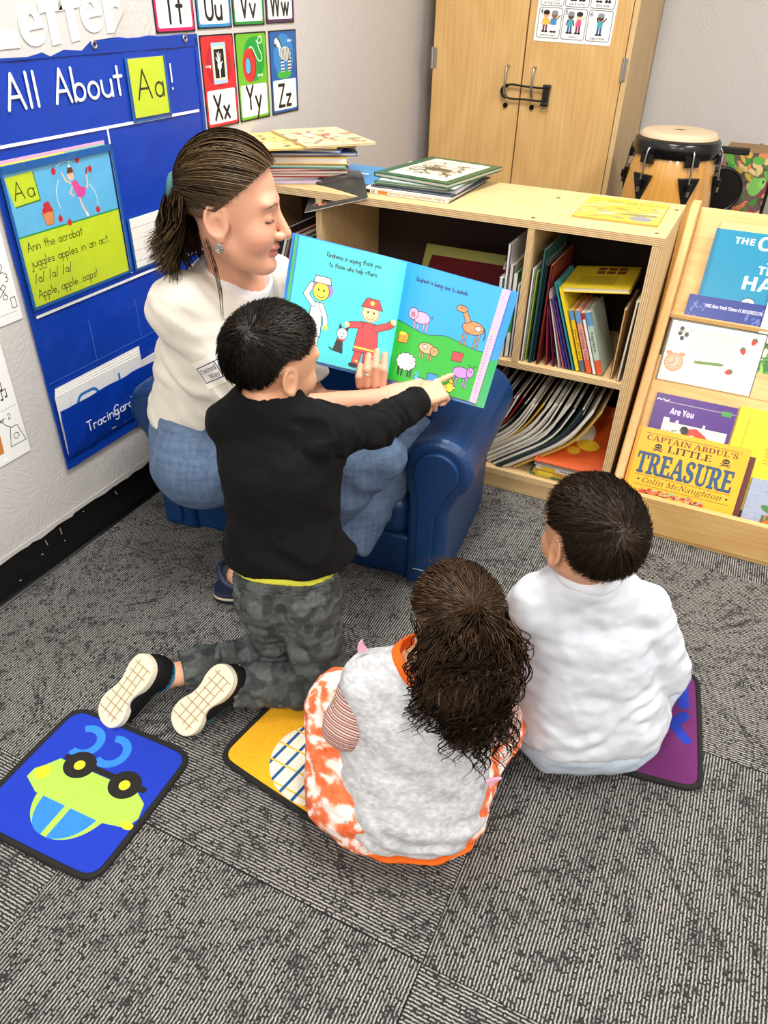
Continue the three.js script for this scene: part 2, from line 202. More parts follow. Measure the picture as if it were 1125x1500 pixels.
  // lower blue pocket
  const lp = new THREE.PlaneGeometry(CW - 0.01, 0.132, 30, 10).translate(CW / 2, 0.1, 0); { const p = lp.attributes.position; for (let i = 0; i < p.count; i++) { const x = p.getX(i), y = p.getY(i), t = clamp((y - 0.034) / 0.13); p.setZ(i, 0.012 + 0.016 * Math.sqrt(t) * (0.75 + 0.25 * N2(x * 8, 1)) + 0.0015 * N2(x * 20, y * 20)); } lp.computeVertexNormals(); }
  obj('lower_pocket', lp, new THREE.MeshPhysicalMaterial({ color: 0x0a3aa8, roughness: 0.34, side: THREE.DoubleSide }), chart);
  letters('Tracing', 0.07, 0.082, 0.0026, 0.0016, 0.0285, chart); letters('Cards', 0.166, 0.082, 0.0026, 0.0016, 0.0285, chart);

  // cards held by the chart
  const lime = '#c3d62a';
  const aa = wallAt('letter_card', 'small lime card printed Aa in the chart heading pocket', 'card', -1.12 - 0.435, 0.229 + 0.744, 0.007);
  sheet('card', 0.124, 0.121, 0.0015, printed(paint(256, 250, (c, w, h) => { c.fillStyle = lime; c.fillRect(0, 0, w, h); ink(c, 'A', 40, 172, 122, '#141414', 10, { sx: 1.15 }); ink(c, 'a', 170, 172, 122, '#141414', 10); }), 0.4), aa);
  const poster = wallAt('rhyme_poster', 'blue and lime rhyme poster about Ann the acrobat in a clear chart pocket', 'poster', -1.12 - 0.018, 0.229 + 0.414, 0.0085);
  sheet('sheet', 0.306, 0.28, 0.0016, printed(paint(1024, 940, (c, w, h) => {
    c.fillStyle = '#5fb4e0'; c.fillRect(0, 0, w, h); c.fillStyle = lime; c.fillRect(0, 445, w, h); c.fillStyle = '#1f8a3c'; c.fillRect(0, 436, w, 11);
    poly(c, [[20, 50], [268, 42], [280, 236], [50, 248]], '#3d7a2a'); poly(c, [[16, 44], [258, 36], [272, 226], [44, 236]], lime); ink(c, 'A', 62, 196, 112, '#141414', 8, { sx: 1.1 }); ink(c, 'a', 182, 196, 112, '#141414', 8);
    poly(c, [[262, 320], [372, 320], [352, 412], [282, 412]], '#d98a55', '#7a3d18', 4); for (const [x, y] of [[290, 308], [318, 300], [346, 308], [306, 276], [332, 274]]) { dot(c, x, y, 20, 20, '#c8242c'); wire(c, [[x, y - 18], [x + 4, y - 26]], '#5a3010', 3); }
    const skin = '#f2c3a0'; wire(c, [[640, 255], [652, 330], [690, 418]], skin, 16); wire(c, [[690, 240], [745, 220], [760, 120]], skin, 14); wire(c, [[600, 180], [545, 150], [520, 92]], skin, 12); wire(c, [[600, 190], [560, 240], [590, 262]], skin, 12);
    wire(c, [[688, 405], [694, 424]], '#f4f0f0', 18); wire(c, [[756, 130], [768, 98]], '#6d1f3c', 16); poly(c, [[592, 170], [640, 160], [672, 215], [722, 226], [706, 270], [668, 288], [628, 276]], '#e0489c', '#a81f6c', 3); dot(c, 598, 118, 32, 38, skin); poly(c, [[566, 108], [580, 66], [624, 70], [640, 130], [628, 104]], '#70301c'); dot(c, 590, 116, 3, 3, '#222'); dot(c, 612, 118, 3, 3, '#222'); poly(c, [[590, 66], [602, 36], [612, 66]], '#eef3f8');
    const apple = (x, y) => { dot(c, x, y, 21, 24, '#c8242c'); wire(c, [[x, y - 22], [x + 5, y - 34]], '#5a3010', 4); }; apple(446, 70); apple(690, 16 + 12); apple(800, 110); apple(420, 392); apple(500, 436); apple(806, 404);
    c.strokeStyle = 'rgba(255,255,255,.85)'; c.lineWidth = 5; for (const [x, y, r, a, b] of [[600, 250, 170, 2.7, 3.9], [560, 150, 130, 4.1, 5.3], [640, 340, 180, 5.5, 6.5]]) { c.beginPath(); c.arc(x, y, r, a, b); c.stroke(); }
    ['Ann the acrobat', 'juggles apples in an act.', '/a/ /a/ /a/', 'Apple, apple...oops!'].forEach((s, i) => ink(c, s, 64, 548 + i * 113, 62, '#1a1a14', 6, { sx: 0.92 }));
  }), 0.4), poster, 0, 0, 0, mat(0xd9d64a, 0.7));
  // sheets behind the poster peeking out above it
  const peek = wallAt('index_sheet', 'pastel spare rhyme sheets peeking out behind the acrobat poster', 'paper', -1.12 - 0.018, 0.229 + 0.5, 0.0068);
  sheet('sheet', 0.3, 0.212, 0.0012, printed(paint(256, 180, (c, w, h) => { c.fillStyle = '#f0e36a'; c.fillRect(0, 0, 150, h); c.fillStyle = '#8fcfae'; c.fillRect(150, 0, 106, h); c.fillStyle = '#e8a6c8'; c.fillRect(0, 0, w, 5); c.fillRect(0, 8, 14, 14); }), 0.6), peek);
  const strip = wallAt('handwriting_strip', 'white ruled handwriting card in the right hand chart pocket', 'card', -1.12 - 0.356, 0.229 + 0.41, 0.0078);
  sheet('card', 0.3, 0.12, 0.0015, printed(paint(600, 240, (c, w, h) => { c.fillStyle = '#f1eee6'; c.fillRect(0, 0, w, h); c.lineWidth = 2; for (const [y, col, d] of [[46, '#8d8d90', 0], [100, '#a9a9ad', 1], [154, '#b4685c', 0], [206, '#8d8d90', 0]]) { c.strokeStyle = col; c.setLineDash(d ? [4, 4] : []); c.beginPath(); c.moveTo(0, y); c.lineTo(w, y); c.stroke(); } }), 0.6), strip);
  for (let i = 0; i < 4; i++) { const t = wallAt('tracing_card', i === 3 ? 'white tracing card with blue outlined letter, front of its chart pocket' : 'plain white tracing card behind others in the lower chart pocket', 'card', -1.12 - 0.006 - 0.004 * (3 - i), 0.229 + 0.05 - 0.002 * i, 0.0082 + 0.0016 * i, i === 3 ? undefined : 'tracing cards in the pocket'); t.rotation.z = -0.006 * i;
    sheet('card', 0.296, 0.166 - 0.003 * i, 0.0012, i === 3 ? printed(paint(600, 320, (c, w, h) => { c.fillStyle = '#ecebe8'; c.fillRect(0, 0, w, h); c.strokeStyle = '#2277b8'; c.lineWidth = 16; rr(c, 130, 52, 140, 300, 40); c.stroke(); c.strokeStyle = '#b9a0a8'; c.lineWidth = 3; c.setLineDash([8, 8]); rr(c, 160, 86, 80, 260, 24); c.stroke(); c.setLineDash([]); c.strokeStyle = '#2277b8'; c.lineWidth = 14; c.beginPath(); c.moveTo(430, 40); c.lineTo(430, 300); c.stroke(); c.strokeStyle = '#d08a90'; c.lineWidth = 3; c.setLineDash([7, 7]); c.beginPath(); c.moveTo(84, 30); c.lineTo(84, 300); c.moveTo(402, 10); c.lineTo(402, 300); c.stroke(); }), 0.7) : mPaper, t); }
  const tc2 = wallAt('tracing_card', 'white card corner sticking out beside the seated woman', 'card', -1.12 - 0.315, 0.229 + 0.05, 0.009); sheet('card', 0.28, 0.125, 0.0015, mPaper, tc2); tc2.rotation.z = 0.06;

  // cut-out title letters above the chart
  const word = wallAt('title_lettering', 'white laminated cut out letters spelling Letter above the blue chart', 'lettering', -1.12, 0.229, 0.006);
  const mCut = mat(0xf3f1ea, 0.35), mLam = mat(0xc9c8c6, 0.14);
  const shapes = { L: [[0, 0], [0.058, 0], [0.058, 0.02], [0.024, 0.024], [0.02, 0.1], [0, 0.1]] };
  function glyph(kind, x, y, s, tilt) { const grp = new THREE.Shape(), hole = new THREE.Path(); let list;
    if (kind === 'L') { shapes.L.forEach(([a, b], i) => grp[i ? 'lineTo' : 'moveTo'](a, b)); list = grp; }
    if (kind === 'e') { grp.moveTo(0.062, 0.014); grp.bezierCurveTo(0.05, -0.004, 0.002, -0.008, 0, 0.034); grp.bezierCurveTo(-0.001, 0.08, 0.06, 0.088, 0.062, 0.032); grp.lineTo(0.022, 0.028); grp.bezierCurveTo(0.024, 0.016, 0.04, 0.016, 0.05, 0.024); grp.closePath(); hole.moveTo(0.022, 0.04); hole.bezierCurveTo(0.024, 0.06, 0.042, 0.06, 0.042, 0.042); hole.closePath(); grp.holes.push(hole); list = grp; }
    if (kind === 't') { [[0.016, 0], [0.038, 0.002], [0.036, 0.05], [0.056, 0.052], [0.055, 0.068], [0.035, 0.067], [0.034, 0.1], [0.014, 0.1], [0.015, 0.066], [0, 0.064], [0.001, 0.048], [0.016, 0.05]].forEach(([a, b], i) => grp[i ? 'lineTo' : 'moveTo'](a, b)); list = grp; }
    if (kind === 'r') { grp.moveTo(0, 0); grp.lineTo(0.02, 0); grp.lineTo(0.022, 0.03); grp.bezierCurveTo(0.024, 0.044, 0.034, 0.046, 0.042, 0.04); grp.lineTo(0.052, 0.056); grp.bezierCurveTo(0.044, 0.066, 0.028, 0.066, 0.02, 0.054); grp.lineTo(0.019, 0.066); grp.lineTo(0, 0.064); list = grp; }
    const letter = obj('letter_' + kind.toLowerCase(), new THREE.ExtrudeGeometry(list, { depth: 0.0012, bevelEnabled: false, curveSegments: 10 }).rotateZ(tilt).scale(s, s, 1).translate(x, y, 0.0022), mCut, word);
    return letter; }
  glyph('L', 0.062, 0.899, 1.3, 0.02); glyph('e', 0.144, 0.9, 1.0, 0.0); glyph('t', 0.202, 0.9, 1.15, 0.02); glyph('t', 0.256, 0.903, 1.15, 0.05); glyph('e', 0.312, 0.918, 1.0, 0.0); glyph('r', 0.384, 0.917, 1.1, 0.02);
  const lam = new THREE.Shape(); [[0.05, 0.886], [0.15, 0.884], [0.19, 0.89], [0.21, 0.882], [0.25, 0.892], [0.3, 0.888], [0.33, 0.904], [0.4, 0.908], [0.42, 0.93], [0.452, 0.96], [0.448, 0.995], [0.4, 1.01], [0.36, 1.02], [0.3, 1.035], [0.2, 1.035], [0.09, 1.04], [0.05, 1.03]].forEach(([a, b], i) => lam[i ? 'lineTo' : 'moveTo'](a, b));
  obj('laminate', new THREE.ExtrudeGeometry(lam, { depth: 0.0012, bevelEnabled: false }), mLam, word);

  // alphabet cards
  const frameCard = (c, w, h, col, dark) => { c.fillStyle = '#151515'; c.fillRect(0, 0, w, h); rr(c, 7, 7, w - 14, h - 14, 16); c.fillStyle = col; c.fill(); };
  const AC = [['Tt', '#d0205f', 1.139, -1.675, 0.15], ['Uu', '#2f86c4', 1.143, -1.836, 0.148], ['Vv', '#1d8a37', 1.145, -1.992, 0.152], ['Ww', '#4d2152', 1.147, -2.153, 0.152], ['Xx', '#dd2a30', 0.914, -1.837, 0.146], ['Yy', '#67b32e', 0.914, -1.992, 0.153], ['Zz', '#1c5ea8', 0.914, -2.161, 0.15]];
  const what = { Tt: 'magenta', Uu: 'sky blue', Vv: 'green', Ww: 'dark purple', Xx: 'red', Yy: 'lime green', Zz: 'blue' }, pic = { Xx: ' with an x-ray picture', Yy: ' with a yo-yo picture', Zz: ' with a zebra picture' };
  for (const [s, col, y, z, w] of AC) {
    const t = wallAt('alphabet_card', what[s] + ' framed alphabet wall card' + (pic[s] || '') + ' lettered ' + s, 'card', z, y, 0.001, 'alphabet wall cards');
    sheet('card', w, 0.216, 0.0015, printed(paint(300, 432, (c, W, H) => {
      frameCard(c, W, H, col); rr(c, 20, 252, W - 40, H - 272, 12); c.fillStyle = '#fbfbf7'; c.fill();
      c.save(); const o = { gap: 2.2, sx: 0.92 }, sz = 112; ink(c, s, (W - inkWidth(s, sz, o)) / 2 + 8, s === 'Yy' ? 372 : 392, sz, '#161616', 17, o); c.restore();
      if (s === 'Xx') { c.fillStyle = '#b51e28'; c.beginPath(); c.ellipse(150, 135, 120, 105, 0, 0, 7); c.fill(); rr(c, 92, 36, 130, 190, 8); c.fillStyle = '#a9c9e2'; c.fill(); rr(c, 104, 56, 106, 150, 4); c.fillStyle = '#e8e0b0'; c.fill(); c.fillStyle = '#141414'; c.fillRect(112, 66, 90, 132); c.strokeStyle = '#f4f4f0'; c.lineCap = 'round'; c.lineWidth = 7; for (const [a, b] of [[130, 104], [142, 84], [156, 80], [170, 88]]) { c.beginPath(); c.moveTo(156, 140); c.lineTo(a, b); c.stroke(); } wire(c, [[160, 144], [184, 124]], '#f4f4f0', 7); dot(c, 156, 142, 18, 20, '#f4f4f0'); wire(c, [[156, 164], [154, 192]], '#f4f4f0', 12); say(c, 'x-ray', 30, 146, 'bold 20px sans-serif', '#fff'); }
      if (s === 'Yy') { dot(c, 168, 130, 104, 108, '#149a3a'); dot(c, 196, 80, 70, 60, '#149a3a'); dot(c, 126, 158, 62, 82, '#8d1520'); dot(c, 116, 158, 62, 82, '#e2322f'); dot(c, 108, 160, 27, 44, '#1d1d1d'); dot(c, 107, 160, 23, 40, '#5ab0dd'); c.strokeStyle = '#f6f6f2'; c.lineWidth = 5; c.beginPath(); c.moveTo(128, 76); c.bezierCurveTo(170, 40, 190, 160, 240, 140); c.bezierCurveTo(270, 120, 220, 90, 214, 60); c.bezierCurveTo(210, 20, 256, 10, 256, 40); c.bezierCurveTo(250, 60, 210, 60, 200, 40); c.stroke(); say(c, 'yo-yo', 196, 216, 'bold 20px sans-serif', '#fff'); }
      if (s === 'Zz') { dot(c, 150, 130, 112, 112, '#2e86c8'); dot(c, 150, 226, 80, 22, '#3fae49'); c.fillStyle = '#f2f0ea'; dot(c, 168, 120, 62, 36, '#f2f0ea'); poly(c, [[110, 120], [84, 60], [70, 40], [88, 30], [112, 50], [140, 96]], '#f2f0ea'); dot(c, 78, 62, 26, 16, '#f2f0ea', 0.7); dot(c, 66, 76, 12, 10, '#3a3636'); for (const x of [118, 138, 196, 216]) { c.fillStyle = '#f2f0ea'; c.fillRect(x, 140, 15, 72); c.fillStyle = '#1a1a1a'; for (let k = 0; k < 4; k++) c.fillRect(x, 150 + k * 17, 15, 7); } c.strokeStyle = '#1a1a1a'; c.lineWidth = 7; for (let k = 0; k < 7; k++) { c.beginPath(); c.moveTo(118 + k * 17, 88 + (k % 2) * 4); c.lineTo(124 + k * 16, 152); c.stroke(); } wire(c, [[228, 104], [246, 116], [244, 140]], '#1a1a1a', 6); wire(c, [[86, 34], [112, 54], [132, 84]], '#1a1a1a', 9); say(c, 'zebra', 196, 60, 'bold 19px sans-serif', '#fff'); }
    }), 0.25), t, 0, 0, 0, mat(0x161616, 0.5));
  }
  // worksheets by the frame edge
  const ws = (z, y, h, label, draw) => { const t = wallAt('worksheet', label, 'worksheet', z, y, 0.001); sheet('paper', 0.27, h, 0.0012, printed(paint(540, Math.round(h * 2000), draw), 0.5), t); };
  ws(-0.838, 0.629, 0.34, 'white worksheet with line drawings of digits taped above another sheet', (c, w, h) => { c.fillStyle = '#f1f0ec'; c.fillRect(0, 0, w, h); ink(c, 'number', 300, 380, 30, '#2a2a2a', 3); ink(c, '1', 462, 452, 34, '#333', 3); ink(c, '2', 486, 470, 34, '#333', 3); ink(c, '3', 500, 510, 34, '#333', 3); c.strokeStyle = '#333'; c.lineWidth = 3; c.save(); c.translate(470, 540); c.rotate(-0.7); c.strokeRect(-26, -9, 52, 18); c.restore(); c.beginPath(); c.arc(450, 515, 11, 0, 7); c.arc(480, 570, 11, 0, 7); c.stroke(); c.strokeRect(502, 580, 24, 44); wire(c, [[300, 150], [535, 150]], '#888', 2); wire(c, [[200, 640], [520, 640]], '#999', 2); });
  ws(-0.765, 0.331, 0.262, 'white worksheet with music notes and a bell taped below another sheet', (c, w, h) => { c.fillStyle = '#f1f0ec'; c.fillRect(0, 0, w, h); const nt = (x, y) => { dot(c, x, y, 7, 5, '#333'); dot(c, x + 24, y - 6, 7, 5, '#333'); wire(c, [[x + 6, y], [x + 6, y - 36], [x + 30, y - 42], [x + 30, y - 6]], '#333', 4); }; nt(455, 196); nt(470, 232); nt(400, 240); ink(c, 'Letter 2', 366, 330, 26, '#2a2a2a', 3); poly(c, [[470, 372], [508, 372], [532, 460], [446, 460]], null, '#333', 3); c.beginPath(); c.arc(490, 420, 14, 0, 7); c.stroke(); wire(c, [[478, 372], [450, 350], [440, 330], [424, 322]], '#333', 3); poly(c, [[360, 380], [410, 380], [404, 470], [366, 470]], '#c9813f'); dot(c, 385, 368, 20, 20, '#8a5a30'); wire(c, [[200, 280], [530, 280]], '#999', 2); dot(c, 400, 500, 12, 9, '#fff'); });
}
// ---------- bookcase ----------
const SF = -1.883, SB = -2.253;   // front and back of the bookcase
{
  const t = thing('bookcase', 'low maple plywood bookcase with open compartments full of books', 'bookcase', [0, 0, 0]);
  const board = (name, x0, x1, y0, y1, z0, z1, along = 'x') => { const o = obj(name, metric(span(x0, x1, y0, y1, z0, z1, 0.0015), along, 0.6, x0, y1), mPly, t); return o; };
  const edging = (parent, x0, x1, y0, y1, vert) => { const g = span(x0, x1, y0, y1, SF, SF + 0.0012); const p = g.attributes.position, uv = g.attributes.uv; for (let i = 0; i < p.count; i++) uv.setXY(i, (vert ? p.getY(i) : p.getX(i)) / 0.05, vert ? (p.getX(i) - x0) / (x1 - x0) : (p.getY(i) - y0) / (y1 - y0)); obj('plywood_edge', g, mEdge, parent); };
  const top = board('top', 0.02, 1.226, 0.765, 0.785, SB, SF); edging(top, 0.02, 1.226, 0.766, 0.784, false);
  for (const [n, x0, x1, yb = n === 'divider' ? 0.07 : 0] of [['side_panel', 0.02, 0.04], ['divider', 0.303, 0.322], ['divider', 0.902, 0.92, 0.415], ['side_panel', 1.2, 1.222]]) { const o = board(n, x0, x1, yb, 0.765, SB, SF, 'y'); edging(o, x0 + 0.001, x1 - 0.001, yb + 0.002, 0.764, true); }
  for (const [x0, x1] of [[0.04, 0.303], [0.322, 1.2]]) { const o = board('shelf', x0, x1, 0.397, 0.415, SB + 0.01, SF); edging(o, x0, x1, 0.398, 0.414, false); }
  const o = board('bottom_shelf', 0.04, 1.2, 0.05, 0.07, SB + 0.01, SF); edging(o, 0.04, 1.2, 0.051, 0.069, false);
  board('kick_board', 0.04, 1.2, 0.0, 0.05, SF - 0.03, SF - 0.008);
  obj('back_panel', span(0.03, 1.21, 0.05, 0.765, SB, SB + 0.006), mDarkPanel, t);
  for (const [u, v] of [[781, 319], [818, 290], [962, 342], [991, 308]]) { const p = onY(u, v, 0.785); const s = obj('screw', cyl(0.0055, 0.0055, 0.0012, p.x, 0.7852, p.z, 14), mat(0x8b7350, 0.4, { metalness: 0.6 }), t); obj('slot', bx(0.006, 0.0006, 0.0016, p.x, 0.7859, p.z), mBlack, s); }
}
// ---------- book display rack ----------
const RK = { x0: 1.236, x1: 2.15, t: 0.024 };
const slant = V(0, 0.78, -0.392).normalize(), slantN = V(0, 0.392, 0.78).normalize();   // the way the tiers lean
{
  const t = thing('book_display_rack', 'slanted maple book display rack with three front tiers', 'book rack', [0, 0, 0]);
  const side = new THREE.Shape(); [[1.848, 0], [1.848, 0.1], [1.858, 0.125], [2.24, 0.77], [2.262, 0.785], [2.3, 0.785], [2.3, 0]].forEach(([z, y], i) => side[i ? 'lineTo' : 'moveTo'](z, y));
  for (const x of [RK.x0, RK.x1 - RK.t]) obj('side_panel', metric(new THREE.ExtrudeGeometry(side, { depth: RK.t - 0.01, bevelEnabled: true, bevelSize: 0.005, bevelThickness: 0.005, bevelSegments: 3 }).rotateY(Math.PI / 2).translate(x + 0.005, 0, 0), 'y', 0.6, x, 0.2), mMaple, t);
  const X0 = RK.x0 + RK.t, X1 = RK.x1 - RK.t;
  // z,y of lip front top, for the three tiers
  obj('lip_board', metric(span(X0, X1, 0.012, 0.119, -1.872, -1.853, 0.002), 'x', 0.6, 0.3, 0.1), mMaple, t);
  obj('toe_board', metric(span(X0, X1, 0.0, 0.012, -1.874, -1.858), 'x', 0.6), mMaple, t);
  const slab = (y0, y1, off, th) => { const a = V(0, y0, -1.875 - off - 0.5026 * y0), len = (y1 - y0) / slant.y; return metric(bx(X1 - X0, len, th, (X0 + X1) / 2, len / 2, -th / 2, 0.002).rotateX(-Math.atan2(0.392, 0.78)).translate(0, a.y, a.z), 'x', 0.6, 0.15, y0); };
  obj('back_board', slab(0.03, 0.43, 0.0, 0.014), mMaple, t);
  obj('back_board', slab(0.36, 0.6, 0.03, 0.014), mMaple, t);
  obj('back_board', slab(0.52, 0.775, 0.04, 0.014), mMaple, t);
  obj('tier_floor', [span(X0, X1, 0.03, 0.042, -1.96, -1.872), span(X0, X1, 0.36, 0.37, -2.1, -2.06), span(X0, X1, 0.52, 0.53, -2.19, -2.14)].map((g) => metric(g, 'x', 0.6)), mMaple, t);
}
// ---------- cabinet ----------
const CZ = -3.25;
{
  const t = thing('storage_cabinet', 'tall maple cabinet with two doors standing in the corner', 'cabinet', [0, 0, 0]);
  const x0 = 0.07, x1 = 0.842, mid = 0.4455, H = 1.86, zb = CZ - 0.55;
  obj('body', [span(x0, x0 + 0.02, 0, H, zb, CZ - 0.004), span(x1 - 0.02, x1, 0, H, zb, CZ - 0.004, 0.002), span(x0, x1, H, H + 0.02, zb, CZ), span(x0, x1, 0, 0.08, zb, CZ - 0.02), span(x0, x1, 0.08, H, zb, zb + 0.01)].map((g) => metric(g, 'y', 0.9, 0.3, 0.1)), new THREE.MeshPhysicalMaterial({ map: texPly, roughness: 0.5 }), t);
  const mDoor = new THREE.MeshPhysicalMaterial({ map: texMaple, roughness: 0.45 });
  const doors = [[x0 + 0.002, mid - 0.0025, 0.39, x0], [mid + 0.0025, x1 - 0.022, 0.497, x1 - 0.022]].map(([a, b, hx, hg], i) => {
    const d = obj('door', metric(span(a, b, 0.08, H - 0.002, CZ - 0.018, CZ, 0.002), 'y', 0.8, i * 0.37, i * 0.2), mDoor, t);
    const y0 = 0.905, y1 = 1.0, z = CZ; obj('handle', tube([[hx, y0, z], [hx, y0, z + 0.024], [hx, y0 + 0.008, z + 0.032], [hx, y1 - 0.008, z + 0.032], [hx, y1, z + 0.024], [hx, y1, z]], 0.0045, 30, 8), mSteel, d);
    obj('lock', [cyl(0.009, 0.009, 0.008, 0, 0, 0, 18).rotateX(Math.PI / 2).translate(hx + 0.002, 0.865, z + 0.004), bx(0.002, 0.008, 0.002, hx + 0.002, 0.865, z + 0.0085)], mat(0x17120c, 0.3, { metalness: 0.7 }), d);
    obj('hinge', [cyl(0.006, 0.006, 0.075, i ? b + 0.002 : a - 0.002, 1.01, CZ + 0.004, 12), bx(0.016, 0.07, 0.002, i ? b + 0.008 : a + 0.008, 1.01, CZ + 0.001)], mSteel, d);
    for (const [u, v] of i ? [[884, 162]] : [[733, 3], [655, 115], [723, 120], [662, 4]]) { const p = onZ(u, v, CZ); obj('plug', cyl(0.006, 0.006, 0.001, 0, 0, 0, 12).rotateX(Math.PI / 2).translate(p.x, p.y, CZ + 0.0004), mat(0xd2ad72, 0.5), d); }
    return d; });
  // child-safety cable lock looped through the handles
  const k = thing('safety_lock', 'black cable loop lock threaded through both cabinet handles', 'lock', [0, 0, 0]);
  const zl = CZ + 0.02, y = 0.915, a = 0.378, b = 0.545; const q = (x, yy) => V(x, yy - (x - a) * 0.02, zl);
  obj('cable', tube([q(b, y + 0.022), q(0.47, y + 0.022), q(a + 0.02, y + 0.022), q(a, y + 0.002), q(a + 0.018, y - 0.02), q(0.47, y - 0.022), q(b, y - 0.022)].map((p, i) => { p.z = zl - (i > 0 && i < 6 ? 0.003 : 0); return p; }), 0.0036, 40, 8), mBlack, k);
  obj('end_loop', tube([q(a + 0.02, y + 0.022), q(a - 0.001, y + 0.006), q(a + 0.001, y - 0.01), q(a + 0.018, y - 0.021)], 0.0065, 14, 8), mBlack, k);
  obj('catch', [bx(0.026, 0.066, 0.022, 0.553, y - 0.006, zl, 0.006), bx(0.03, 0.016, 0.025, 0.554, y + 0.024, zl, 0.005), bx(0.03, 0.014, 0.025, 0.552, y - 0.034, zl, 0.005)], mat(0x111112, 0.35), k);
  // picture chart taped to the door
  const po = thing('picture_chart', 'white laminated chart of six numbered greeting pictures on cabinet door', 'poster', [0.474, 1.086, CZ + 0.0006]);
  po.rotation.z = -0.02;
  sheet('chart', 0.287, 0.3, 0.001, printed(paint(760, 800, (c, w, h) => { c.fillStyle = '#f3f2ef'; c.fillRect(0, 0, w, h);
    const skins = ['#8a5a3c', '#f0c8a0', '#6b4028', '#e2ad80', '#5c3520', '#c98f62'], tops = ['#3f8ecb', '#e0588a', '#54a04a', '#f0c43c', '#4aa7b8', '#b04a70'], cap = ['air hug & bow', 'bow & curtsy', 'elbow bump', 'point & wave', 'salute', 'happy hands'];
    for (let i = 0; i < 6; i++) { const cx = 20 + (i % 3) * 244, cy = 250 + Math.floor(i / 3) * 266; c.strokeStyle = '#333'; c.lineWidth = 5; rr(c, cx + 4, cy + 4, 226, 250, 22); c.stroke(); ink(c, String(i + 1), cx + 20, cy + 52, 34, '#111', 6);
      const kid = (x, k, arm) => { dot(c, x, cy + 60, 30, 30, skins[k % 6]); dot(c, x, cy + 44, 32, 20, k % 2 ? '#2b1a12' : '#8a8f96'); dot(c, x - 9, cy + 62, 3, 3, '#111'); dot(c, x + 9, cy + 62, 3, 3, '#111'); rr(c, x - 26, cy + 88, 52, 58, 10); c.fillStyle = tops[k % 6]; c.fill(); c.fillStyle = ['#274e8a', '#3a3a44', '#f1efe6', '#7c2a48'][k % 4]; c.fillRect(x - 22, cy + 144, 18, 50); c.fillRect(x + 4, cy + 144, 18, 50); dot(c, x - 15, cy + 200, 17, 9, '#26211f'); dot(c, x + 15, cy + 200, 17, 9, '#26211f'); wire(c, [[x + 24, cy + 96], [x + (arm ? 52 : 36), cy + (arm ? 66 : 136)]], skins[k % 6], 12); wire(c, [[x - 24, cy + 96], [x - 36, cy + (i === 5 ? 66 : 136)]], skins[k % 6], 12); };
      if (i === 5) kid(cx + 122, 4, 1); else { kid(cx + 78, i, 0); kid(cx + 160, i + 3, 1); } const s = cap[i]; ink(c, s, cx + 118 - inkWidth(s, 20) / 2, cy + 238, 20, '#444', 2.5); }
    }), 0.25), po);
}
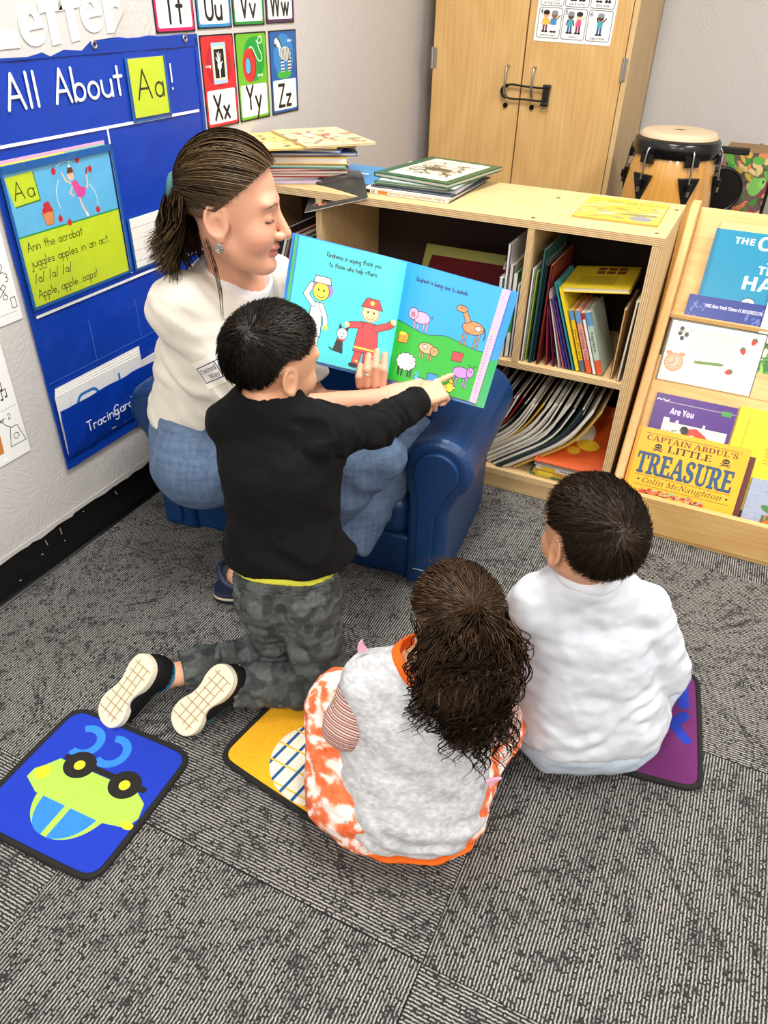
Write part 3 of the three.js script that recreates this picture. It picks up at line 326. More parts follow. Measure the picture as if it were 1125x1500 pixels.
// ---------- drums and printed box behind the rack ----------
{
  const c = V(1.083, 0, -3.1), t = thing('conga_drum', 'honey wood conga drum with cream head and black hardware', 'drum', [c.x, 0, c.z]);
  const prof = [[0.0, 0.02], [0.118, 0.02], [0.124, 0.06], [0.152, 0.3], [0.162, 0.5], [0.16, 0.6], [0.148, 0.72], [0.132, 0.79], [0.0, 0.79]].map(([r, y]) => new THREE.Vector2(r, y));
  const texShell = dataTex(256, 128, (x, y) => { const a = x / 256 * 2 * Math.PI; const n = N3(Math.cos(a) * 9, Math.sin(a) * 9, y * 0.006) * 0.6 + N3(Math.cos(a) * 30, Math.sin(a) * 30, y * 0.02) * 0.4; const k = clamp(0.5 + n * 0.5); return [mix(196, 224, k), mix(138, 166, k), mix(58, 84, k)]; });
  obj('shell', new THREE.LatheGeometry(new THREE.SplineCurve(prof.slice(1, -1)).getPoints(30), 48), new THREE.MeshPhysicalMaterial({ map: texShell, roughness: 0.25, clearcoat: 1, clearcoatRoughness: 0.08 }), t);
  obj('bottom_band', new THREE.LatheGeometry([[0.119, 0.0], [0.127, 0.004], [0.13, 0.05], [0.124, 0.055]].map(([r, y]) => new THREE.Vector2(r, y)), 48), mat(0x101010, 0.4), t);
  obj('rim', new THREE.LatheGeometry([[0.128, 0.8], [0.134, 0.832], [0.146, 0.822], [0.149, 0.8], [0.144, 0.775], [0.136, 0.778]].map(([r, y]) => new THREE.Vector2(r, y)), 56), mat(0x121213, 0.22), t);
  obj('drum_head', new THREE.LatheGeometry([[0.136, 0.82], [0.132, 0.838], [0.124, 0.848], [0.105, 0.852], [0.0001, 0.852]].map(([r, y]) => new THREE.Vector2(r, y)), 56), mat(0xd9c3a0, 0.7), t);
  obj('maker_mark', new THREE.CylinderGeometry(0.014, 0.014, 0.0006, 4).scale(1.6, 1, 0.8).translate(0.0, 0.8524, 0.0), mat(0x5a3a2c, 0.7), t);
  for (let k = 0; k < 6; k++) { const a = 0.52 + k * Math.PI / 3, ca = Math.cos(a), sa = Math.sin(a), at = (r, y) => V(r * sa, y, r * ca); const ht = obj('tension_rod', tube([at(0.139, 0.81), at(0.152, 0.8), at(0.157, 0.775), at(0.161, 0.73), at(0.166, 0.68)], 0.0036, 18, 6), mSteel, t);
    obj('rod_nut', cyl(0.006, 0.006, 0.02, at(0.167, 0.675).x, 0.675, at(0.167, 0.675).z, 10), mSteel, ht);
    obj('rim_ear', bx(0.05, 0.03, 0.012).rotateY(a).translate(at(0.148, 0.772).x, 0.772, at(0.148, 0.772).z), mat(0x121213, 0.25), t);
    const pl = new THREE.Shape(); pl.moveTo(-0.036, 0.036); pl.lineTo(0.036, 0.036); pl.lineTo(0.008, -0.044); pl.lineTo(-0.008, -0.044); pl.closePath(); obj('side_plate', new THREE.ExtrudeGeometry(pl, { depth: 0.008, bevelEnabled: true, bevelSize: 0.002, bevelThickness: 0.002, bevelSegments: 2 }).rotateX(0.03).translate(0, 0.685, 0.15).rotateY(a), mat(0x0e0e0e, 0.3), t);
    obj('lug_block', bx(0.018, 0.026, 0.016, 0, 0, 0, 0.003).rotateY(a).translate(at(0.166, 0.695).x, 0.695, at(0.166, 0.695).z), mat(0x0e0e0e, 0.3), t); }
  // small black drum and a printed box behind
  const dc = onZ(1050, 276, -3.33), d = thing('side_drum', 'small black drum on a stand behind the wooden conga', 'drum', [dc.x, 0, -3.33]), dy = dc.y, tw = 0.35;
  obj('shell', cyl(0.078, 0.078, 0.08, 0, 0, 0, 40).rotateX(Math.PI / 2).rotateY(tw).translate(0, dy, 0), mat(0x0c0c0d, 0.28), d);
  obj('hoop', new THREE.TorusGeometry(0.078, 0.007, 8, 40).translate(0, 0, 0.036).rotateY(tw).translate(0, dy, 0), mat(0x101011, 0.3), d);
  obj('strap', bx(0.1, 0.024, 0.02, 0.03, dy + 0.135, 0.0, 0.005), mat(0x0b0b0b, 0.6), d);
  obj('clamp', bx(0.036, 0.05, 0.03, -0.03, dy + 0.1, 0.02, 0.006), mat(0x6c7074, 0.4), d);
  obj('stand', [cyl(0.012, 0.012, dy - 0.07, 0, (dy - 0.07) / 2, 0, 12), bx(0.16, 0.014, 0.1, 0, 0.007, 0)], mBlack, d);
  const b0 = onZ(1042, 300, -3.42).x, b1 = onZ(1118, 300, -3.42).x, bw = b1 - b0, bh = onZ(1085, 222, -3.42).y, bxg = thing('printed_box', 'tall cardboard box printed with colourful rainforest animals behind the rack', 'box', [(b0 + b1) / 2, 0, -3.55]);
  const texJ = paint(256, 512, (c, w, h) => { c.fillStyle = '#6d5a52'; c.fillRect(0, 0, w, h); const r = rng(44), cols = ['#3f8f3c', '#6ab04a', '#e08a5a', '#d8b04a', '#8a3f58', '#e7a8a0', '#2f5f3a', '#b84a4a', '#e3c58a', '#54474a', '#9b6b7a']; for (let i = 0; i < 260; i++) { c.save(); c.translate(r() * w, r() * h); c.rotate((r() - 0.5) * 1.2); dot(c, 0, 0, 8 + r() * 34, 4 + r() * 9, cols[Math.floor(r() * cols.length)]); c.restore(); } for (let i = 0; i < 14; i++) { c.save(); c.translate(r() * w, r() * h); for (let k = 0; k < 7; k++) { c.rotate(0.9); poly(c, [[0, -4], [40, 0], [0, 4]], k % 2 ? '#3c8f3a' : '#5fb04a'); } c.restore(); } dot(c, 190, 80, 34, 22, '#7fbf5a'); dot(c, 220, 70, 18, 14, '#8fcf62'); dot(c, 224, 66, 4, 4, '#222'); c.fillStyle = '#161616'; c.fillRect(150, 150, 92, 26); say(c, 'OERS', 170, 171, 'bold 24px sans-serif', '#f2f2f2'); });
  obj('front_panel', bx(bw, bh, 0.006, 0, bh / 2, 0.127), printed(texJ, 0.4), bxg);
  obj('carton', span(-bw / 2, bw / 2, 0, bh - 0.004, -0.12, 0.124), mat(0x9a7850, 0.8), bxg); obj('edge_strap', bx(0.012, bh, 0.01, bw / 2, bh / 2, 0.13), mBlack, bxg);
  const sw = thing('wall_screw', 'small round screw head in the grey back wall', 'screw', [onZ(1115, 212, ZB).x, onZ(1115, 212, ZB).y, ZB]); obj('screw_head', cyl(0.006, 0.006, 0.004, 0, 0, 0, 14).rotateX(Math.PI / 2).translate(0, 0, 0.002), mSteel, sw); obj('slot', bx(0.008, 0.0012, 0.001, 0, 0, 0.0042), mBlack, sw);
}
// ---------- blue vinyl armchair ----------
{
  const t = thing('armchair', 'dark blue vinyl child size armchair with rolled arms', 'armchair', [0.134, 0, -1.279], 0.1);   // local x along its front, z out of the front
  const W = 0.804, D = 0.47, SWd = 0.1;
  const vt = dataTex(256, 256, (x, y) => { const v = 128 + 40 * N2(x * 0.25, y * 0.25) + 40 * N2(x * 0.09 + 40, y * 0.09); return [v, v, v]; }, false);
  const mV = new THREE.MeshPhysicalMaterial({ color: new THREE.Color(0x083260), roughness: 0.38, bumpMap: vt, bumpScale: 0.00025 }), mPipe = mat(0x08294f, 0.35);
  // keyhole outline of the arm, seen from the front; dir: which way the roll hangs over
  const outline = (dir, inset) => { const s = new THREE.Shape(), r = 0.083 - inset, cx = SWd / 2 + 0.018 * dir, cy = 0.345, i = inset; const L = i, Rr = SWd - i; const pts = []; const inner = dir > 0 ? L : Rr, outer = dir > 0 ? Rr : L; pts.push([inner, 0.0 + i]); pts.push([inner, 0.26]); for (let k = 0; k <= 22; k++) { const a = (dir > 0 ? Math.PI + 0.12 - k / 22 * (Math.PI + 0.12 + 0.95) : -0.12 + k / 22 * (Math.PI + 0.12 + 0.95)); pts.push([cx + r * Math.cos(a), cy + r * Math.sin(a)]); } pts.push([outer, 0.255 - i]); pts.push([outer, 0.0 + i]); pts.forEach(([a, b], k) => s[k ? 'lineTo' : 'moveTo'](a, b)); s.closePath(); return [s, pts]; };
  for (const [dir, x] of [[-1, 0], [1, W - SWd]]) {
    const [s] = outline(dir, 0.02);
    const a = obj('arm', metric(new THREE.ExtrudeGeometry(s, { depth: D - 0.06, bevelEnabled: true, bevelSize: 0.02, bevelThickness: 0.025, bevelSegments: 5, curveSegments: 12 }).translate(x, 0, -D + 0.03), 'z', 0.12), mV, t);
    const [s2, p2] = outline(dir, 0.034); obj('front_panel', new THREE.ExtrudeGeometry(s2, { depth: 0.008, bevelEnabled: true, bevelSize: 0.004, bevelThickness: 0.004, bevelSegments: 3 }).translate(x, 0, -0.006), mV, a);
    obj('piping', [tube(p2.map(([u, v]) => V(x + u, v, 0.001)), 0.0032, 90, 6), tube(outline(dir, 0.006)[1].slice(1, -1).map(([u, v]) => V(x + u, v, -0.026)), 0.0022, 90, 6)], mPipe, a);
  }
  obj('seam_cover', bx(0.042, 0.0018, 0.001, W - SWd / 2 - 0.002, 0.066, 0.0075), mat(0xb9c3cc, 0.5), t);
  obj('base', metric(bx(W - 2 * SWd + 0.01, 0.13, D - 0.06, W / 2, 0.065, -D / 2 + 0.004, 0.012), 'x', 0.12), mV, t);
  obj('seat_cushion', metric(bx(W - 2 * SWd + 0.006, 0.12, D - 0.1, W / 2, 0.185, -D / 2 + 0.036, 0.04), 'x', 0.12), mV, t);
  obj('backrest', metric(bx(W - 0.06, 0.47, 0.14, W / 2, 0.235, -D + 0.06, 0.055), 'x', 0.12), mV, t);
}
// ---------- seating mats ----------
{
  const fr = rng(3);
  const fuzz = dataTex(256, 256, () => { const v = 90 + fr() * 150; return [v, v, v]; }, false);
  function mat4(name, label, corners, draw) {
    const [A, Bq, Cq, Dq] = corners;   // around the mat on the floor: A origin, B along u, D along v
    const u = Bq.clone().sub(A), v = Dq.clone().sub(A), w = u.length(), h = v.length();
    const t = thing(name, label, 'floor mat', [(A.x + Cq.x) / 2, 0, (A.z + Cq.z) / 2], -Math.atan2(u.z, u.x));
    const flip = V(0, 0, 0).crossVectors(u, v).y < 0 ? 1 : -1;   // v towards +z or -z in the mat's frame
    const s = new THREE.Shape(), r = 0.032, e = (q) => { const X = w / 2 - q, Z = h / 2 - q, R = r - q * 0.6; s.moveTo(-X + R, -Z); s.lineTo(X - R, -Z); s.quadraticCurveTo(X, -Z, X, -Z + R); s.lineTo(X, Z - R); s.quadraticCurveTo(X, Z, X - R, Z); s.lineTo(-X + R, Z); s.quadraticCurveTo(-X, Z, -X, Z - R); s.lineTo(-X, -Z + R); s.quadraticCurveTo(-X, -Z, -X + R, -Z); }; e(0.006);
    const g = new THREE.ExtrudeGeometry(s, { depth: 0.007, bevelEnabled: false, curveSegments: 8 }).rotateX(-Math.PI / 2); const p = g.attributes.position, uv = g.attributes.uv; for (let i = 0; i < p.count; i++) uv.setXY(i, p.getX(i) / w + 0.5, 1 - (flip * p.getZ(i) / h + 0.5));
    const tx = paint(640, Math.round(640 * h / w), (c, W, H) => { draw(c, W, H); const rn = rng(W + H + label.length), im = c.getImageData(0, 0, W, H), q = im.data; for (let i = 0; i < q.length; i += 4) { const k = 0.82 + rn() * 0.36; q[i] *= k; q[i + 1] *= k; q[i + 2] *= k; } c.putImageData(im, 0, 0); });
    obj('pile', g, new THREE.MeshPhysicalMaterial({ map: tx, roughness: 0.95, bumpMap: fuzz, bumpScale: 0.0012 }), t);
    const X = w / 2 - 0.004, Z = h / 2 - 0.004, R = r - 0.002, loop = []; for (const [cx, cz, a0] of [[X - R, -Z + R, -Math.PI / 2], [X - R, Z - R, 0], [-X + R, Z - R, Math.PI / 2], [-X + R, -Z + R, Math.PI]]) for (let k = 0; k <= 5; k++) { const a = a0 + k / 5 * Math.PI / 2; loop.push(V(cx + R * Math.cos(a), 0.0045, cz + R * Math.sin(a))); }
    obj('binding', tube(loop, 0.0062, 160, 8, true), mat(0x0d0c0b, 0.85), t);
    return t;
  }
  const q = (u, v) => onY(u, v, 0.004);
  const sq = (A, B, C) => { const D = A.clone().add(C).sub(B); return [A, B, C, D]; };
  // blue mat: drawn with u from its far-left corner to the far-right one
  const bl = q(-45, 1195), tl = q(118, 1030), tr = q(280, 1112); mat4('seating_mat', 'royal blue square mat with lime green car and blue letters Cc', sq(bl, tl, tr), (c, W, H) => {
    c.fillStyle = '#0b2fa8'; c.fillRect(0, 0, W, H); c.save(); c.translate(W / 2, H / 2); c.rotate(Math.PI / 2); c.translate(-H / 2, -W / 2);   // drawn upright as the photo shows it
    const w = H, h = W; c.scale(w / 600, h / 600);
    c.strokeStyle = '#2a7ad6'; c.lineWidth = 34; c.lineCap = 'butt'; c.beginPath(); c.arc(160, 130, 62, -2.3, 1.9); c.stroke(); c.beginPath(); c.arc(290, 128, 62, -2.0, 2.1); c.stroke();
    poly(c, [[96, 290], [130, 240], [500, 236], [560, 270], [580, 330], [560, 380], [470, 400], [150, 400], [70, 360], [70, 320]], '#9fd04a'); c.fillStyle = '#9fd04a'; c.beginPath(); c.moveTo(160, 396); c.bezierCurveTo(190, 560, 420, 590, 470, 396); c.fill();
    c.fillStyle = '#2a7ad6'; c.beginPath(); c.moveTo(190, 400); c.bezierCurveTo(205, 505, 250, 525, 296, 530); c.lineTo(296, 400); c.fill(); c.beginPath(); c.moveTo(322, 400); c.lineTo(322, 532); c.bezierCurveTo(380, 524, 430, 480, 444, 400); c.fill();
    wire(c, [[150, 222], [520, 222]], '#14120f', 26); for (const x of [220, 440]) { dot(c, x, 232, 66, 62, '#14120f'); dot(c, x, 234, 22, 22, '#f3d022'); } dot(c, 112, 318, 30, 30, '#f3d022'); dot(c, 560, 370, 26, 16, '#f3d022'); c.restore(); });
  const yl = q(298, 1092), yb = q(478, 1212), yt = q(425, 1018); mat4('seating_mat', 'golden yellow square mat with white striped ball under the girl', sq(yl, yb, yb.clone().add(yt.clone().sub(yl).normalize().multiplyScalar(0.3))), (c, W, H) => {
    c.fillStyle = '#eaa916'; c.fillRect(0, 0, W, H); c.save(); c.beginPath(); c.ellipse(W * 0.57, H * 0.34, W * 0.32, H * 0.31, 0, 0, 7); c.clip(); c.fillStyle = '#e6e0cc'; c.fillRect(0, 0, W, H); for (let k = 0; k < 9; k++) { wire(c, [[0, k * 84 - 60], [W, k * 84 - 10]], '#e6b840', 8); wire(c, [[W * 0.3 + k * 62, 0], [W * 0.3 + k * 62 + 14, H]], '#15528c', 13); } c.restore(); });
  const pr = q(1027, 1148), pt = q(1022, 978), pl = q(868, 1125); mat4('seating_mat', 'purple square mat with blue letters under the boy in white', sq(pt, pr, pr.clone().add(pl.clone().sub(pr).normalize().multiplyScalar(0.3))), (c, W, H) => {
    c.fillStyle = '#5e1c58'; c.fillRect(0, 0, W, H); c.strokeStyle = '#14309a'; c.lineWidth = 46; c.lineCap = 'butt'; c.lineJoin = 'miter'; c.beginPath(); c.moveTo(60, 70); c.lineTo(230, 70); c.moveTo(84, 70); c.lineTo(84, 190); c.arc(150, 180, 62, 2.6, -0.4, true); c.stroke(); wire(c, [[270, 66], [330, 110], [400, 60]], '#14309a', 44); wire(c, [[330, 110], [330, 210]], '#14309a', 44); });
}
// ---------- books: x from the spine across the cover, y up the cover, z out of the front cover ----------
const matCache = new Map();
const colMat = (hex, r = 0.4) => { const k = hex + '_' + r; if (!matCache.has(k)) matCache.set(k, mat(hex, r)); return matCache.get(k); };
function book(label, w, h, t, cover, o = {}) {
  const g = thing(o.name || 'picture_book', label, 'book', [0, 0, 0], 0, o.group), c = Math.min(0.0022, t * 0.22), mc = colMat(cover), ms = o.spine ? colMat(o.spine) : mc, mb = o.back ? colMat(o.back) : mc;
  obj('back_cover', bx(w, h, c, w / 2, h / 2, c / 2), mb, g);
  obj('spine', bx(c, h, t, c / 2, h / 2, t / 2), o.spineMap ? printed(o.spineMap) : ms, g);
  obj('pages', bx(w - 0.004 - c, h - 0.006, t - 2 * c, c + (w - 0.004 - c) / 2, h / 2, t / 2), o.pages ? colMat(o.pages, 0.85) : mPage, g);
  const f = obj('front_cover', bx(w, h, c, w / 2, h / 2, t - c / 2), mc, g);
  if (o.map) obj('cover_print', new THREE.PlaneGeometry(w - 0.001, h - 0.001).translate(w / 2, h / 2, t + 0.0003), printed(o.map, o.rough ?? 0.3), f);
  if (o.spineText) obj('spine_print', new THREE.PlaneGeometry(t * 0.94, h - 0.002).rotateY(-Math.PI / 2).translate(-0.0003, h / 2, t / 2), printed(o.spineText, 0.35), g);
  return g;
}
function put(g, p, ex, ey) { const X = ex.clone().normalize(), Z = V(0, 0, 0).crossVectors(X, ey).normalize(), Y = V(0, 0, 0).crossVectors(Z, X); g.position.copy(p); g.quaternion.setFromRotationMatrix(new THREE.Matrix4().makeBasis(X, Y, Z)); return g; }
// flat, cover up: a = heading of the cover's x axis
const flat = (g, x, y, z, a, w, h) => { const ex = V(Math.cos(a), 0, -Math.sin(a)), ey = V(-Math.sin(a), 0, -Math.cos(a)); return put(g, V(x, y, z).addScaledVector(ex, -w / 2).addScaledVector(ey, -h / 2), ex, ey); };
// standing in a shelf with its spine to the front; lean > 0 tips its head to the right
const stand = (g, x, y, z, lean = 0) => { const up = V(Math.sin(lean), Math.cos(lean), 0); return put(g, V(x, y, z), V(0, 0, -1), up); };
const scribble = (seed, base, cols, n = 60, s = 26) => paint(256, 320, (c, w, h) => { c.fillStyle = base; c.fillRect(0, 0, w, h); const r = rng(seed); for (let i = 0; i < n; i++) { c.save(); c.translate(r() * w, h * 0.2 + r() * h * 0.75); c.rotate(r() * 3); dot(c, 0, 0, 4 + r() * s, 2 + r() * s * 0.5, cols[Math.floor(r() * cols.length)]); c.restore(); } });
const bar = (...cols) => paint(32, 256, (c, w, h) => { cols.forEach(([y0, y1, k]) => { c.fillStyle = k; c.fillRect(0, y0 * h, w, (y1 - y0) * h); }); });
const spineT = (base, txt, ink2, extra) => paint(48, 384, (c, w, h) => { c.fillStyle = base; c.fillRect(0, 0, w, h); if (extra) extra(c, w, h); c.save(); c.translate(w / 2, h * 0.3); c.rotate(Math.PI / 2); say(c, txt, 0, 11, 'bold 30px serif', ink2, h * 0.5); c.restore(); });

{ // ---- left stack on top of the bookcase ----
  const r = rng(61), G = 'books piled on the bookcase top beside the wall';
  const L = [[0.26, 0.25, 0.007, 0xc9b7d8, 'lavender grey thin book at the bottom of the left pile'], [0.25, 0.24, 0.006, 0xe7dcc0, 'cream thin book low in the left pile'], [0.24, 0.24, 0.009, 0xa52a2c, 'dark red hardback low in the left pile'], [0.24, 0.23, 0.005, 0xd8d2c8, 'off white thin book above dark red hardbacks'], [0.25, 0.23, 0.008, 0xb8342f, 'bright red hardback in the left pile'], [0.24, 0.24, 0.01, 0x1f9a86, 'teal green hardback in the left pile'], [0.25, 0.235, 0.019, 0xeab01e, 'thick yellow hardback in the middle of left pile'], [0.24, 0.23, 0.01, 0x2c4f86, 'navy blue picture book above the thick yellow one'], [0.24, 0.22, 0.009, 0x3a5fae, 'blue book with white edge near top of left pile'], [0.235, 0.23, 0.008, 0xf0b82a, 'yellow paperback near the top of left pile']];
  let y = 0.786; L.forEach(([w, h, t, c, l], i) => { const a = 0.55 + (r() - 0.5) * 0.35; flat(book(l, w, h, t, c, { group: undefined, pages: 0xece4d4 }), 0.165 + (i > 6 ? 0.02 : 0) + (r() - 0.5) * 0.02, y, -2.05 + (r() - 0.5) * 0.02, a, w, h); y += t + 0.0006; });
  flat(book('cream paperback with bear drawings, topmost of the left pile', 0.208, 0.285, 0.005, 0xe6cf9a, { map: scribble(5, '#e9d7a8', ['#b9683f', '#8a4a2c', '#d99a62', '#f2e8c8', '#6f7f52'], 70, 24) }), 0.222, y + 0.0004, -2.07, 0.9, 0.208, 0.285); const yt = y + 0.006;
  flat(book('pale yellow comic book just under the bear paperback', 0.2, 0.27, 0.004, 0xe8c24a, { map: scribble(8, '#eed27a', ['#c98a3a', '#f6ecc8', '#8a6a40'], 40, 22) }), 0.16, y - 0.0046, -2.0, 0.75, 0.2, 0.27); y = yt;
  // folded dark magazine drooping over the front edge
  const mg = thing('magazine', 'dark grey floppy magazine drooping over the bookcase edge', 'magazine', [0, 0, 0]);
  const A = onY(474, 251, 0.808), Bk = onY(526, 250, 0.806), Cc = onZ(539, 289, -1.872), Dd = onZ(446, 310, -1.865);
  const mgG = new THREE.PlaneGeometry(1, 1, 10, 14), mp = mgG.attributes.position; for (let i = 0; i < mp.count; i++) { const u = mp.getX(i) + 0.5, v = 0.5 - mp.getY(i); const p = A.clone().lerp(Bk, u).lerp(Dd.clone().lerp(Cc, u), v); p.y += 0.016 * Math.sin(v * Math.PI) * (0.7 + 0.3 * u); mp.setXYZ(i, p.x, p.y, p.z); } mgG.computeVertexNormals();
  const mgM = new THREE.MeshPhysicalMaterial({ roughness: 0.3, side: THREE.DoubleSide, map: paint(256, 256, (c, w, h) => { c.fillStyle = '#3a3836'; c.fillRect(0, 0, w, h); const q = rng(4); for (let i = 0; i < 90; i++) dot(c, q() * w, q() * h * 0.5, 3 + q() * 20, 2 + q() * 5, ['#2a2827', '#4a4744', '#57524d'][i % 3]); for (let i = 0; i < 16; i++) dot(c, 6 + q() * 80, 200 + q() * 50, 3 + q() * 4, 2 + q() * 3, ['#c9683a', '#e0a070', '#a8402c'][i % 3]); c.fillStyle = '#25231f'; c.fillRect(0, 120, w, 5); }) });
  obj('cover', mgG, mgM, mg); const low = mgG.clone(); { const p = low.attributes.position; for (let i = 0; i < p.count; i++) p.setY(i, p.getY(i) - 0.0035); } obj('pages', low, new THREE.MeshPhysicalMaterial({ color: 0xd8d2c6, roughness: 0.8, side: THREE.DoubleSide }), mg);
  flat(book('bright blue thin book lying between the two piles', 0.2, 0.24, 0.004, 0x2f86c8, { map: paint(128, 160, (c, w, h) => { c.fillStyle = '#3590cc'; c.fillRect(0, 0, w, h); c.fillStyle = '#e9f2f6'; c.fillRect(30, 70, 40, 10); c.fillRect(30, 88, 26, 8); }) }), 0.335, 0.786, -2.12, 0.05, 0.2, 0.24);
}
{ // ---- right stack ----
  const drag = paint(384, 32, (c, w, h) => { c.fillStyle = '#ece6d6'; c.fillRect(0, 0, w, h); say(c, 'Rubin  DRAGONS LOVE TACOS', 14, 23, 'bold 20px sans-serif', '#8a4a2a', 250); c.fillStyle = '#d9772c'; c.fillRect(270, 4, 46, 24); c.fillStyle = '#222'; c.fillRect(330, 4, 4, 24); c.fillRect(340, 4, 3, 24); c.fillRect(350, 4, 20, 24); });
  const b0 = book('white spined picture book at the bottom of the right pile', 0.3, 0.25, 0.011, 0xe8e2d4, { back: 0x2a2a30 });
  put(b0, V(0.673, 0.786, -1.93), V(0, 0, -1), V(-1, 0, 0)); b0.rotateY(0);
  obj('spine_print', new THREE.PlaneGeometry(0.248, 0.0105).translate(0, 0, 0), printed(drag), b0).position.set(-0.0005, 0.125, 0.0055); b0.children[b0.children.length - 1].rotation.set(0, -Math.PI / 2, Math.PI / 2, 'YXZ');
  let y = 0.798; const S = [[0.24, 0.28, 0.004, 0x31435a, 'dark slate thin book low in the right pile', -0.03, 0.56, -2.09], [0.235, 0.27, 0.005, 0xd7d9dc, 'light grey paperback in the right pile', 0.04, 0.555, -2.1], [0.21, 0.27, 0.006, 0x1d6b3c, 'green paperback in the middle of the right pile', 0.06, 0.545, -2.09], [0.22, 0.27, 0.003, 0xcfd6da, 'pale blue thin booklet in the right pile', 0.02, 0.565, -2.09]];
  for (const [w, h, t, c, l, a, x, z] of S) { flat(book(l, w, h, t, c, {}), x, y, z, a, w, h); y += t + 0.0006; }
  flat(book('green framed hardback with woodland drawing, topmost of the right pile', 0.235, 0.3, 0.011, 0x1f5a3c, { map: paint(384, 480, (c, w, h) => { c.fillStyle = '#1f5a3c'; c.fillRect(0, 0, w, h); c.fillStyle = '#e6e2cf'; c.fillRect(46, 36, w - 84, h - 76); const q = rng(90); for (let i = 0; i < 160; i++) { c.save(); c.translate(70 + q() * (w - 150), 110 + q() * (h - 220)); c.rotate(q() * 3); dot(c, 0, 0, 4 + q() * 26, 2 + q() * 8, ['#6f6a58', '#8d8872', '#a9a48c', '#55503f', '#c9c4aa'][i % 5]); c.restore(); } dot(c, 190, 250, 70, 34, '#57503f'); wire(c, [[120, 80], [190, 74], [250, 80]], '#5a6a54', 6); }) }), 0.572, y, -2.11, -0.16, 0.235, 0.3);
  flat(book('cream paperback sticking out under the green framed hardback', 0.2, 0.25, 0.006, 0xe4dca0, {}), 0.492, y - 0.0065 + 0.0004, -2.11, 0.1, 0.1, 0.25).scale.set(0.5, 1, 1);
  const pbp = paint(512, 448, (c, w, h) => { c.fillStyle = '#ecc83c'; c.fillRect(0, 0, w, h); const q = rng(12); for (let i = 0; i < 60; i++) { c.save(); c.translate(q() * w, 90 + q() * h * 0.75); c.rotate((q() - 0.5) * 0.6); dot(c, 0, 0, 16 + q() * 60, 5 + q() * 16, ['#f2dc86', '#d9b24a', '#e2a05a', '#f4e6a8', '#c99a58', '#d9846a'][i % 6]); c.restore(); } wire(c, [[90, 300], [200, 180], [330, 150], [450, 220]], '#8a6a3a', 7); for (let k = 0; k < 8; k++) wire(c, [[220 + k * 10, 180 + k * 6], [214 + k * 12, 226 + k * 3]], '#4a3a24', 4); poly(c, [[250, 300], [470, 270], [500, 320], [280, 330]], '#8d8a4a'); dot(c, 398, 372, 70, 48, '#8f8d8a'); say(c, 'The', 150, 50, '26px serif', '#7a3a24'); say(c, 'Paper Bag Princess', 130, 88, 'bold 38px serif', '#7a3a24'); });
  const pb = book('yellow paperback of a paper bag story at the right end of bookcase top', 0.206, 0.236, 0.004, 0xe8c63e, { map: pbp }); put(pb, V(0.987, 0.786, -1.966), V(1, 0, -0.02), V(0, 0, -1));
}
